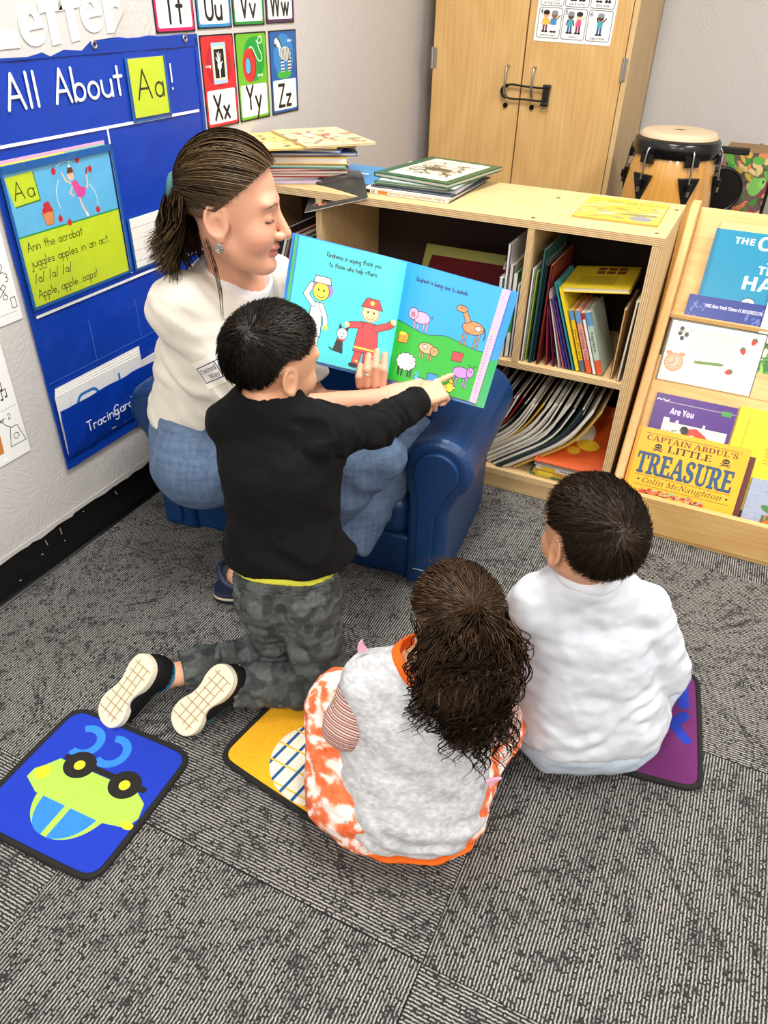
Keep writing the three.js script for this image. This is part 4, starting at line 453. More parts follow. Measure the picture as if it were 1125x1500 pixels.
{ // ---- upper compartments ----
  const r = rng(71);
  // c0, seen past the woman's shoulder
  [[0x2b2b30, 0.26], [0xd9d4c6, 0.235], [0x9a2a2c, 0.25], [0xcfc7b4, 0.245], [0x3c5a3a, 0.24], [0xe0dccf, 0.225], [0x6a2440, 0.235]].forEach(([c, h], i) => stand(book(['black', 'off white', 'red', 'beige', 'dark green', 'cream', 'plum'][i] + ' spined book leaning in the wall end compartment', 0.2, h, 0.012, c), 0.1 + i * 0.018, 0.4165, SF - 0.012 - r() * 0.02, 0.3));
  // c1: dark red box-like book and an olive one, and the upright books at its right end
  const red = book('large dark red hardback with barcode sticker leaning in the wide compartment', 0.3, 0.25, 0.014, 0x5a0f14, { back: 0x4a0c10 }); put(red, V(0.555, 0.4165, -1.99), V(1, 0.0, 0.0), V(0, 0.72, -0.69));
  const bc = paint(128, 64, (c, w, h) => { c.fillStyle = '#eeece6'; c.fillRect(0, 0, w, h); const q = rng(2); for (let x = 10; x < 116; x += 3 + q() * 4) { c.fillStyle = '#222'; c.fillRect(x, 10, 1 + q() * 2.4, 32); } c.fillRect(30, 48, 70, 5); }); obj('barcode_sticker', new THREE.PlaneGeometry(0.05, 0.026).translate(0.25, 0.225, 0.0147), printed(bc, 0.5), red);
  put(book('olive hardback leaning behind the large dark red one', 0.25, 0.22, 0.012, 0x8d8a3c, {}), V(0.53, 0.4165, -2.05), V(1, 0, 0), V(0, 0.87, -0.5));
  [[0.012, 0.215, 0xcfd8dc, 'pale blue'], [0.009, 0.3, 0xe6e2da, 'white'], [0.012, 0.25, 0xd8d0c0, 'cream'], [0.01, 0.23, 0x3f8a4a, 'green'], [0.008, 0.2, 0xeae8e2, 'snow white']].reduce((x, [t, h, c, n], i) => { stand(book(n + ' spined book upright against the middle divider', 0.2, h, t, c, i === 1 ? { map: scribble(3, '#dfe5ea', ['#6a4030', '#c9a080', '#8aa0b0'], 16, 40) } : i === 3 ? { spineText: bar([0, 0.3, '#e9e6da'], [0.3, 0.7, '#3f9a4a'], [0.7, 1, '#e9e6da']) } : {}), x, 0.4165, SF - 0.008 - i * 0.004); return x + t + 0.0008; }, 0.841);
  // c2: upright group
  [[0.007, 0.25, 0xdfe3e0, 'white'], [0.006, 0.24, 0xa9c23a, 'lime'], [0.006, 0.235, 0xd9d6c8, 'ivory'], [0.008, 0.3, 0x2f5a58, 'dark teal'], [0.006, 0.26, 0x24333a, 'slate'], [0.006, 0.25, 0x1f2a4a, 'navy'], [0.007, 0.265, 0x7a2620, 'brick red']].reduce((x, [t, h, c, n], i) => { stand(book(n + ' spined book upright beside the divider in the right compartment', 0.22, h, t, c, i === 3 ? { map: paint(256, 300, (q, w, hh) => { q.fillStyle = '#315f5c'; q.fillRect(0, 0, w, hh); q.fillStyle = '#e8e6da'; say(q, 'LISTENING', 18, 60, 'bold 40px serif', '#d9d6c4'); q.fillRect(20, 90, 200, 4); }) } : {}), x, 0.4165, SF - 0.012 - (i % 3) * 0.012); return x + t + 0.0008; }, 0.924);
  // leaning group: heads to the left
  const lean = -0.36, X = (i) => 0.992 + i;
  const lb = (label, dx, w, h, t, c, o, ln = lean, zo = 0) => stand(book(label, w, h, t, c, o), X(dx), 0.4165 - Math.sin(ln) * 0, SF - 0.018 - zo, ln);
  lb('crimson paperback leaning next to the brick red book', 0.0, 0.2, 0.23, 0.006, 0x8d2436, {}, -0.12); lb('maroon and purple paperback bowed in the right compartment', 0.02, 0.19, 0.225, 0.005, 0x5a1f52, { map: scribble(31, '#6a2a1c', ['#c9622c', '#e8a23c', '#8a2a4a', '#3a1430'], 40, 30) }, -0.22); lb('white paperback leaning beside bowed purple one', 0.036, 0.18, 0.21, 0.005, 0xdfd9d2, {}, -0.28); lb('pink trimmed booklet leaning in the right compartment', 0.048, 0.18, 0.19, 0.004, 0xc86a8a, {}, -0.33);
  lb('blue and violet booklet leaning in the right compartment', 0.0565, 0.18, 0.19, 0.005, 0x4a4a9a, {}, -0.35); lb('purple booklet leaning in the right compartment', 0.0645, 0.18, 0.185, 0.005, 0x5a3a86, {}, -0.36);
  lb('teal spined hardback leaning left in the right compartment', 0.073, 0.17, 0.235, 0.008, 0x2f8f94, {}, lean); lb('tall yellow spined book leaning left in the right compartment', 0.084, 0.17, 0.225, 0.009, 0xe9c92c, { spineText: spineT('#ecd02c', '', '#5a4a1a') }, lean);
  lb('board book with yellow and orange spine leaning below lying yellow book', 0.0975, 0.14, 0.168, 0.011, 0xe8b83c, { spineText: spineT('#f0c028', 'Time for Bed', '#6a3a1a', (c, w, h) => { c.fillStyle = '#4f9ac0'; c.fillRect(0, 0, w, 60); c.fillStyle = '#5a6a8a'; c.fillRect(0, h - 70, w, 70); }) }, lean, 0.002); lb('Listening Time board book with salmon spine leaning', 0.113, 0.14, 0.17, 0.014, 0xe08a6a, { spineText: spineT('#e59a86', 'Listening Time', '#5a2a3a', (c, w, h) => { c.fillStyle = '#6a9ac0'; c.fillRect(0, 0, w, 76); c.fillStyle = '#e0603a'; c.fillRect(0, h - 80, w, 80); }) }, lean, 0.0);
  lb('thin white and red board book between two Time board books', 0.1305, 0.14, 0.168, 0.007, 0xe6e2dc, { spineText: spineT('#ece8e2', '', '#b03a3a', (c, w, h) => { c.fillStyle = '#b8283a'; c.fillRect(0, 0, w, 40); }) }, lean); lb('Naptime board book with sage green spine leaning', 0.14, 0.14, 0.17, 0.016, 0xa9b8a6, { spineText: spineT('#b4c4b0', 'Naptime', '#2a3a44', (c, w, h) => { c.fillStyle = '#5f92bc'; c.fillRect(0, 0, w, 80); c.fillStyle = '#dc5a38'; c.fillRect(0, h - 90, w, 90); }) }, lean);
  stand(book('thin tan book upright at right side of right compartment', 0.18, 0.185, 0.007, 0xc99a62, {}), 1.166, 0.4165, SF - 0.016); stand(book('thin cream book upright against the right side panel', 0.2, 0.21, 0.008, 0xd9d0b8, {}), 1.184, 0.4165, SF - 0.008, 0.03);
  const yb = book('yellow board book lying on top of the leaning board books', 0.17, 0.2, 0.013, 0xe2c42e, { pages: 0xe9e2c2, map: paint(320, 270, (c, w, h) => { c.fillStyle = '#e6c92f'; c.fillRect(0, 0, w, h); c.fillStyle = '#7a4a2a'; for (let k = 0; k < 6; k++) c.fillRect(120 + (k % 3) * 50, 20 + Math.floor(k / 3) * 44, 42, 36); c.fillStyle = '#9a8a2a'; for (let k = 0; k < 9; k++) c.fillRect(60, 130 + k * 13, 180, 5); }) }); put(yb, V(1.002, 0.617, -1.905), V(1, 0.12, -0.03), V(0.03, 0.0, -1));
}
{ // ---- lower compartment: bowed paperbacks and a flat pile ----
  const r = rng(81), cols = [0xe4ded0, 0xd8d2c4, 0x9a2226, 0xe8e2d6, 0x243248, 0xcfc8b8, 0xe2dccb, 0x8f1f24, 0xdcd5c5, 0x1f2a38, 0xe6dfcf, 0xc9b98a, 0x2b3d36, 0xe0d8c4, 0xd9b23a];
  const tone = { [0xe4ded0]: 'cream', [0xd8d2c4]: 'beige', [0x9a2226]: 'red', [0xe8e2d6]: 'off-white', [0x243248]: 'navy', [0xcfc8b8]: 'stone', [0xe2dccb]: 'ivory', [0x8f1f24]: 'dark red', [0xdcd5c5]: 'pale beige', [0x1f2a38]: 'slate blue', [0xe6dfcf]: 'pearl', [0xc9b98a]: 'tan', [0x2b3d36]: 'dark green', [0xe0d8c4]: 'buff', [0xd9b23a]: 'mustard', [0xc9a24a]: 'gold', [0xe8ddb8]: 'straw' }, nth = (k) => k + (k % 10 === 1 && k !== 11 ? 'st' : k % 10 === 2 && k !== 12 ? 'nd' : k % 10 === 3 && k !== 13 ? 'rd' : 'th'), G = 'bowed paperbacks on the bottom shelf';
  const bowed = (x0, len, t, depth, col, b, zf, lab) => { const g = thing('paperback', lab, 'book', [x0, 0.0705, zf], 0, G); const pts = []; const n = 9; let x = 0, y = 0; for (let i = 0; i <= n; i++) { const s = i / n, a = 0.66 + b * sstep(0.35, 0.85, s); pts.push([x, y, a]); x += Math.cos(a) * len / n; y += Math.sin(a) * len / n; }
    const slab = (o0, o1, z0, z1) => { const P = [], I = []; pts.forEach(([px, py, a]) => { for (const o of [o0, o1]) for (const z of [z0, z1]) P.push(px - Math.sin(a) * o, py + Math.cos(a) * o, z); }); for (let i = 0; i < n; i++) { const q = i * 4, w = q + 4; for (const [a, b2] of [[0, 1], [1, 3], [3, 2], [2, 0]]) I.push(q + a, w + a, q + b2, q + b2, w + a, w + b2); } I.push(0, 1, 2, 1, 3, 2); const e = n * 4; I.push(e, e + 2, e + 1, e + 1, e + 2, e + 3); const ge = new THREE.BufferGeometry(); ge.setAttribute('position', new THREE.Float32BufferAttribute(P, 3)); ge.setIndex(I); const ni = ge.toNonIndexed(); ni.computeVertexNormals(); return ni; };
    const m = colMat(col, 0.45); obj('cover', [slab(0, t * 0.2, -depth, 0), slab(t * 0.8, t, -depth, 0), slab(t * 0.1, t * 0.9, -0.001, 0.0008)], m, g); obj('pages', slab(t * 0.2, t * 0.8, -depth + 0.003, -0.0012), mPage, g); return g; };
  let x = 0.945; for (let k = 0; k < 38; k++) { const t = 0.0035 + r() * 0.0035; const pc = k === 0 ? 0xc9a24a : k === 1 ? 0xe8ddb8 : cols[Math.floor(r() * cols.length)]; bowed(x, 0.335 - k * 0.0012 + (r() - 0.5) * 0.03, t, 0.22, pc, 0.5 + (r() - 0.5) * 0.16, SF - 0.008 - r() * 0.03, tone[pc] + ' paperback bowed sideways on the bottom shelf, ' + nth(k + 1) + ' from the flat pile'); x -= (t + 0.0009) / Math.sin(0.66); }
  let y = 0.0705; for (const [w, t, c, l, z] of [[0.2, 0.011, 0x3c6a4a, 'green picture book at the bottom of the flat pile', -0.02], [0.19, 0.012, 0xd8a040, 'amber picture book low in the flat pile', -0.012], [0.185, 0.013, 0xe8c93c, 'yellow spined hardback in the flat pile', -0.02], [0.19, 0.005, 0xe6e2d8, 'white paperback in the flat pile', -0.015], [0.188, 0.005, 0xd9d5ca, 'pale grey paperback in the flat pile', -0.018]]) { const b = book(l, 0.24, w, t, c, { spineText: t > 0.01 ? paint(24, 256, (q, W, H) => { q.fillStyle = ['#4a7a52', '#c9963c', '#e9e4da'][Math.round(t * 1000) - 11]; q.fillRect(0, 0, W, H); q.fillStyle = '#e6c93c'; q.fillRect(0, 20, W, 60); q.fillStyle = '#3a3a3a'; for (let k = 0; k < 12; k++) q.fillRect(8, 100 + k * 11, 7, 6); }) : undefined }); put(b, V(1.196, y, SF + z), V(0, 0, -1), V(-1, 0, 0)); y += t + 0.0006; }
  const ob = book('orange covered picture book tilted on top of the flat pile', 0.19, 0.25, 0.006, 0xd9602a, { map: paint(256, 320, (c, w, h) => { c.fillStyle = '#dd6a2c'; c.fillRect(0, 0, w, h); poly(c, [[0, 320], [110, 120], [256, 40], [256, 320]], '#c9521f'); dot(c, 150, 150, 40, 52, '#e9e2cc'); dot(c, 176, 200, 44, 26, '#e0b82c'); dot(c, 130, 236, 26, 18, '#d9a82a'); }) }); put(ob, V(1.006, y + 0.001, SF - 0.012), V(1, 0.0, 0), V(0, 0.42, -0.9));
}
{ // ---- books on the display rack ----
  const tier = (b, x0, yb, off) => put(b, V(x0, yb, -1.875 - 0.5026 * yb).addScaledVector(slantN, off), V(1, 0, 0), slant);
  const hs = (y0, y1) => (y1 - y0) / slant.y;
  tier(book('pale yellow thin book standing behind the teal title book', 0.225, hs(0.55, 0.762), 0.004, 0xf0e07a, {}), 1.322, 0.55, -0.033);
  const cat = paint(540, 720, (c, w, h) => { c.fillStyle = '#0f7fa2'; c.fillRect(0, 0, w, h); c.fillStyle = '#0c7091'; c.fillRect(0, 0, 26, h); const T = (s, x, y, z, W) => say(c, s, x, y, 'bold ' + z + 'px sans-serif', '#f7f7f2', W); T('THE', 130, 100, 72, 130); T('CAT', 270, 130, 150, 250); T('IN', 360, 230, 88); T('THE', 320, 316, 88, 190); T('HAT', 240, 450, 150, 290); poly(c, [[40, 640], [520, 640], [520, 720], [40, 720]], '#0c7091'); dot(c, 318, 560, 46, 44, '#f1eee2'); c.strokeStyle = '#222'; c.lineWidth = 5; c.beginPath(); c.arc(318, 560, 44, 0, 7); c.stroke(); wire(c, [[318, 560], [318, 534]], '#222', 5); });
  tier(book('teal hardback with white THE CAT IN THE HAT title on the top tier', 0.215, hs(0.535, 0.742), 0.009, 0x0f7fa2, { map: cat }), 1.315, 0.535, -0.02);
  tier(book('small white and grey book overlapping the teal title book', 0.16, hs(0.535, 0.655), 0.006, 0xe4e2e0, { map: scribble(77, '#e6e4e2', ['#8a8088', '#b9b2b8', '#5f585e'], 12, 40) }), 1.488, 0.5, -0.008);
  tier(book('green leafy covered picture book at the frame side of middle tier', 0.26, hs(0.385, 0.572), 0.008, 0x4f8a3c, { map: scribble(51, '#4f8f38', ['#8abf4a', '#c9d46a', '#2f6a2c', '#e6e8c8'], 80, 30) }), 1.482, 0.385, -0.02);
  const nyt = paint(512, 512, (c, w, h) => { c.fillStyle = '#27357f'; c.fillRect(0, 0, w, h); c.strokeStyle = '#6f7fc4'; c.lineWidth = 3; const q = rng(6); for (let i = 0; i < 60; i++) { const x = q() < 0.5 ? q() * 130 : w - q() * 110, y = 30 + q() * 240; c.beginPath(); c.ellipse(x, y, 10, 4, q() * 3, 0, 7); c.stroke(); } dot(c, 270, 330, 190, 180, '#e6d534'); say(c, 'THE New York Times #1 BESTSELLER', 118, 62, 'italic bold 27px serif', '#e8e8f2', 380); say(c, 'The', 250, 236, 'italic 40px serif', '#5a4a1a'); });
  tier(book('navy picture book with yellow moon and bestseller line on middle tier', 0.195, hs(0.385, 0.584), 0.008, 0x27357f, { map: nyt }), 1.294, 0.385, -0.018);
  const rab = paint(720, 480, (c, w, h) => { c.fillStyle = '#55524a'; c.fillRect(0, 0, w, h); c.fillStyle = '#e6dfc8'; c.fillRect(12, 12, w - 18, h); const berry = (x, y) => dot(c, x, y, 17, 18, '#23211f'); berry(96, 66); berry(90, 104); berry(112, 138); berry(140, 108); wire(c, [[100, 84], [150, 92], [186, 60]], '#4a5a2c', 5); const straw = (x, y, a) => { c.save(); c.translate(x, y); c.rotate(a); poly(c, [[-22, -18], [22, -18], [18, 12], [0, 32], [-18, 12]], '#c0282a'); poly(c, [[-22, -18], [0, -34], [22, -18], [0, -8]], '#3f6a2c'); c.restore(); }; straw(640, 76, 0.3); straw(580, 156, -0.4); straw(520, 330, 1.2); poly(c, [[252, 290], [452, 276], [476, 288], [452, 300], [252, 314]], '#5f7a2c'); dot(c, 100, 330, 74, 74, '#d98a62'); dot(c, 100, 330, 56, 56, '#e8a888'); for (let k = 0; k < 12; k++) dot(c, 100 + 44 * Math.cos(k * 0.5236), 330 + 44 * Math.sin(k * 0.5236), 4, 4, '#5a2a1a'); wire(c, [[100, 330], [100, 296]], '#5a2a1a', 5); wire(c, [[100, 330], [70, 346]], '#5a2a1a', 5); dot(c, 50, 262, 26, 16, '#c97a52'); dot(c, 150, 262, 26, 16, '#c97a52'); ['Plums, strawberries, berries, and radishes...', 'just what is Brown Rabbit up to', 'during his busy day at home?'].forEach((s, i) => say(c, s, 220, 66 + i * 30, 'italic 21px serif', '#4a463c', 330)); for (let k = 0; k < 5; k++) { c.fillStyle = '#8a8476'; for (let x = 196; x < 540; x += 22 + (k * 7 + x) % 17) c.fillRect(x, 160 + k * 22, 16 + (x + k) % 9, 4); }; });
  tier(book('cream back cover with strawberries, berries and a clock on middle tier', 0.244, hs(0.372, 0.52), 0.008, 0x5a574c, { map: rab, name: 'picture_book' }), 1.268, 0.372, -0.006);
  const are = paint(600, 720, (c, w, h) => { c.fillStyle = '#4a1f78'; c.fillRect(0, 0, w, h); c.fillStyle = '#8f8a96'; c.fillRect(60, 40, w, 6); wire(c, [[10, 40], [24, 30], [40, 40], [56, 30], [80, 40], [100, 32]], '#d9d4de', 6); c.fillStyle = '#3f8f3a'; c.fillRect(500, 32, 70, 30); say(c, 'Are You', 130, 112, 'bold 52px sans-serif', '#f3f1f4', 180); c.fillStyle = '#f3f1f4'; c.fillRect(96, 136, 46, 26); c.fillRect(190, 142, 22, 20); c.fillRect(392, 140, 18, 22); c.fillStyle = '#e9e4d6'; c.fillRect(96, 160, 480, 400); c.fillStyle = '#d8d2c2'; c.fillRect(96, 160, 480, 22); wire(c, [[290, 200], [350, 190], [420, 220]], '#c23a2a', 40); wire(c, [[400, 215], [540, 250]], '#c23a2a', 22); wire(c, [[360, 210], [370, 300]], '#c23a2a', 26); dot(c, 276, 200, 30, 26, '#6a3a22'); dot(c, 268, 190, 30, 22, '#1d1410'); dot(c, 546, 262, 16, 22, '#1d1410'); c.fillStyle = '#7a7466'; for (let k = 0; k < 6; k++) { c.fillRect(270 + k * 8, 250 + k * 8, 40, 4); c.fillRect(470, 280 + k * 10, 60, 4); } ink(c, 'How are you', 120, 230, 22, '#4a463c', 3, { turn: -0.2 }); ink(c, 'feeling', 130, 262, 22, '#4a463c', 3, { turn: -0.2 }); say(c, '?', 24, 250, '50px serif', '#9a7ac0'); });
  tier(book('purple Are You book with jumping child picture on the bottom tier', 0.21, hs(0.05, 0.34), 0.006, 0x4a1f78, { map: are }), 1.284, 0.05, 0.001);
  const yel = paint(420, 560, (c, w, h) => { c.fillStyle = '#f0d418'; c.fillRect(0, 0, w, h); c.save(); c.translate(150, 60); c.rotate(Math.PI / 2); say(c, 'free spirit', 0, 0, 'bold 34px serif', '#b08a10'); c.restore(); c.fillStyle = '#b99a1a'; for (let k = 0; k < 6; k++) c.fillRect(200 + k * 26, 40, 6, 180 + (k % 3) * 30); c.fillRect(44, 40, 5, 150); dot(c, 70, 260, 14, 26, '#e0703a'); wire(c, [[40, 240], [90, 280]], '#c9a01a', 5); c.fillStyle = '#3a2a2a'; c.fillRect(100, 452, 40, 40); c.fillStyle = '#b8402c'; c.fillRect(146, 452, 40, 40); c.fillStyle = '#e9e0c8'; c.fillRect(196, 452, 220, 40); });
  tier(book('yellow back cover with sideways lettering on the bottom tier', 0.25, hs(0.05, 0.347), 0.008, 0xf0d418, { map: yel }), 1.499, 0.05, 0.001);
  tier(book('plain dark maroon hardback behind the treasure book', 0.27, hs(0.048, 0.236), 0.01, 0x5a1c18, {}), 1.3, 0.048, 0.012);
  const abd = paint(960, 700, (c, w, h) => { c.fillStyle = '#f2ad1c'; c.fillRect(0, 0, w, h); c.fillStyle = '#d9921a'; c.fillRect(0, 0, 34, h); c.save(); c.scale(1, 0.74); const ln = (y) => { c.fillStyle = '#2a1a10'; c.fillRect(80, y, 820, 5); }; ln(52); ln(528); ln(640); const T = (s, x, y, z, col, W) => say(c, s, x, y, 'bold ' + z + 'px serif', col, W); T("CAPTAIN ABDUL'S", 90, 132, 84, '#6a2417', 790); T('LITTLE', 290, 226, 104, '#1c1a24', 420); c.lineWidth = 9; c.strokeStyle = '#141420'; c.font = 'bold 250px serif'; c.save(); c.translate(60, 506); c.scale(0.85, 1.28); c.strokeText('TREASURE', 0, 0, 980); c.fillStyle = '#24507e'; c.fillText('TREASURE', 0, 0, 980); c.restore(); say(c, '• Colin McNaughton •', 96, 612, 'italic 80px serif', '#241a12', 790);
    const skull = (x, y) => { dot(c, x, y, 30, 28, '#17141a'); dot(c, x - 11, y, 7, 8, '#f2ad1c'); dot(c, x + 11, y, 7, 8, '#f2ad1c'); wire(c, [[x - 38, y + 28], [x + 38, y + 54]], '#17141a', 10); wire(c, [[x + 38, y + 28], [x - 38, y + 54]], '#17141a', 10); }; skull(210, 184); skull(790, 184); const q = rng(15); c.restore(); for (let i = 0; i < 90; i++) dot(c, 160 + q() * 560, 500 + q() * 44, 6 + q() * 20, 4 + q() * 12, ['#c23a1c', '#e06a3a', '#7fae8a', '#d99a72', '#8a2a14'][i % 5]); });
  tier(book("yellow CAPTAIN ABDUL'S LITTLE TREASURE hardback at front of the bottom tier", 0.292, hs(0.045, 0.252), 0.012, 0xf2ad1c, { map: abd }), 1.262, 0.045, 0.023);
  const pum = paint(560, 420, (c, w, h) => { c.fillStyle = '#9aa3b8'; c.fillRect(0, 0, w, h); const q = rng(19); for (let i = 0; i < 200; i++) dot(c, q() * w, q() * h * 0.7, 3 + q() * 10, 2 + q() * 4, ['#a3abbf', '#929bb2', '#8a94aa'][i % 3]); for (const x of [170, 230, 300]) dot(c, x, 300, 80, 90, '#e0642a'); for (const x of [200, 260]) dot(c, x, 300, 50, 94, '#ec7c38'); wire(c, [[230, 210], [220, 160], [250, 130]], '#c9c08a', 24); for (const [x, y] of [[150, 150], [190, 180], [290, 150], [120, 190]]) dot(c, x, y, 40, 22, '#3f7a34', 0.4); say(c, 'PUMPKIN', 90, 290, 'bold 76px serif', '#1f6a34', 430); });
  tier(book('grey picture book with pumpkin cover beside the maroon hardback', 0.27, hs(0.045, 0.19), 0.008, 0x9aa3b8, { map: pum }), 1.576, 0.045, 0.012);
}
// ---------- distance fields and meshing for the people ----------
const smin = (a, b, k) => { const h = Math.max(k - Math.abs(a - b), 0) / k; return Math.min(a, b) - h * h * k * 0.25; };
const smax = (a, b, k) => -smin(-a, -b, k);
// bones: [a, b, ra, rb] tapered capsules joined with a smooth minimum
function blobs(list, k) {
  const n = list.length, q = list.map(([a, b, ra, rb]) => { const d = b.clone().sub(a); return [a.x, a.y, a.z, d.x, d.y, d.z, 1 / Math.max(1e-9, d.lengthSq()), ra, rb - ra]; });
  return (x, y, z) => { let D = 1e9; for (let i = 0; i < n; i++) { const c = q[i], px = x - c[0], py = y - c[1], pz = z - c[2]; let t = (px * c[3] + py * c[4] + pz * c[5]) * c[6]; t = t < 0 ? 0 : t > 1 ? 1 : t; const ex = px - c[3] * t, ey = py - c[4] * t, ez = pz - c[5] * t; const d = Math.sqrt(ex * ex + ey * ey + ez * ez) - c[7] - c[8] * t; D = D > 1e8 ? d : smin(D, d, k); } return D; };
}
const ell = (x, y, z, cx, cy, cz, a, b, c) => { const px = (x - cx) / a, py = (y - cy) / b, pz = (z - cz) / c, k0 = Math.sqrt(px * px + py * py + pz * pz), qx = px / a, qy = py / b, qz = pz / c, k1 = Math.sqrt(qx * qx + qy * qy + qz * qz); return k1 < 1e-9 ? -Math.min(a, b, c) : k0 * (k0 - 1) / k1; };
const plane = (p, n) => { n = n.clone().normalize(); const d = p.dot(n); return (x, y, z) => x * n.x + y * n.y + z * n.z - d; };   // positive on the side n points to
function nets(f, mn, mx, h, o = {}) {
  const nx = Math.ceil((mx.x - mn.x) / h) + 1, ny = Math.ceil((mx.y - mn.y) / h) + 1, nz = Math.ceil((mx.z - mn.z) / h) + 1, v = new Float32Array(nx * ny * nz).fill(1), S = 4, R = S * h * 0.87 * 1.6 + h;
  for (let k = 0; k < nz; k += S) for (let j = 0; j < ny; j += S) for (let i = 0; i < nx; i += S) {
    const d = f(mn.x + (i + 1.5) * h, mn.y + (j + 1.5) * h, mn.z + (k + 1.5) * h); if (d > R) continue; const fill = d < -R;
    for (let c = k; c < Math.min(k + S, nz); c++) for (let b = j; b < Math.min(j + S, ny); b++) for (let a = i; a < Math.min(i + S, nx); a++) v[(c * ny + b) * nx + a] = fill ? -1 : f(mn.x + a * h, mn.y + b * h, mn.z + c * h);
  }
  const id = new Int32Array(nx * ny * nz).fill(-1), P = [], I = [], X = 1, Y = nx, Z = nx * ny, off = [0, X, Y, X + Y, Z, X + Z, Y + Z, X + Y + Z], ED = [[0, 1], [2, 3], [4, 5], [6, 7], [0, 2], [1, 3], [4, 6], [5, 7], [0, 4], [1, 5], [2, 6], [3, 7]];
  for (let k = 0; k < nz - 1; k++) for (let j = 0; j < ny - 1; j++) for (let i = 0; i < nx - 1; i++) {
    const q = k * Z + j * Y + i; let m = 0; for (let c = 0; c < 8; c++) if (v[q + off[c]] < 0) m |= 1 << c; if (m === 0 || m === 255) continue;
    let sx = 0, sy = 0, sz = 0, n = 0; for (const [a, b] of ED) { const A = (m >> a) & 1, Bb = (m >> b) & 1; if (A === Bb) continue; const va = v[q + off[a]], vb = v[q + off[b]], t = va / (va - vb); const ax = a & 1, ay = (a >> 1) & 1, az = a >> 2, bx2 = b & 1, by = (b >> 1) & 1, bz = b >> 2; sx += ax + (bx2 - ax) * t; sy += ay + (by - ay) * t; sz += az + (bz - az) * t; n++; }
    id[q] = P.length / 3; P.push(mn.x + (i + sx / n) * h, mn.y + (j + sy / n) * h, mn.z + (k + sz / n) * h);
  }
  for (let k = 1; k < nz - 1; k++) for (let j = 1; j < ny - 1; j++) for (let i = 1; i < nx - 1; i++) {
    const q = k * Z + j * Y + i, a = v[q] < 0;
    for (const [d, e, g] of [[X, Y, Z], [Y, Z, X], [Z, X, Y]]) { const b = v[q + d] < 0; if (a === b) continue; const p0 = id[q], p1 = id[q - e], p2 = id[q - e - g], p3 = id[q - g]; if (p0 < 0 || p1 < 0 || p2 < 0 || p3 < 0) continue; if (a) I.push(p0, p1, p2, p0, p2, p3); else I.push(p0, p2, p1, p0, p3, p2); }
  }
  const g = new THREE.BufferGeometry(); g.setAttribute('position', new THREE.Float32BufferAttribute(P, 3)); g.setIndex(I); g.computeVertexNormals();
  const nv = P.length / 3, uv = new Float32Array(nv * 2), col = new Float32Array(nv * 3).fill(1);
  for (let i = 0; i < nv; i++) { const x = P[i * 3], y = P[i * 3 + 1], z = P[i * 3 + 2]; if (o.uv) { const t = o.uv(x, y, z); uv[i * 2] = t[0]; uv[i * 2 + 1] = t[1]; } else { uv[i * 2] = x * 1 + z * 0.7; uv[i * 2 + 1] = y + z * 0.4; } if (o.color) { const c = o.color(x, y, z); col[i * 3] = c[0]; col[i * 3 + 1] = c[1]; col[i * 3 + 2] = c[2]; } }
  g.setAttribute('uv', new THREE.BufferAttribute(uv, 2)); g.setAttribute('color', new THREE.BufferAttribute(col, 3)); return g;
}
const boxOf = (list, pad) => { const mn = V(9, 9, 9), mx = V(-9, -9, -9); for (const [a, b, ra, rb] of list) for (const [p, r] of [[a, ra], [b, rb]]) { mn.min(V(p.x - r - pad, p.y - r - pad, p.z - r - pad)); mx.max(V(p.x + r + pad, p.y + r + pad, p.z + r + pad)); } return [mn, mx]; };
const lin = (hex) => { const c = new THREE.Color(hex); return [c.r, c.g, c.b]; };
const mixc = (a, b, t) => [mix(a[0], b[0], t), mix(a[1], b[1], t), mix(a[2], b[2], t)];
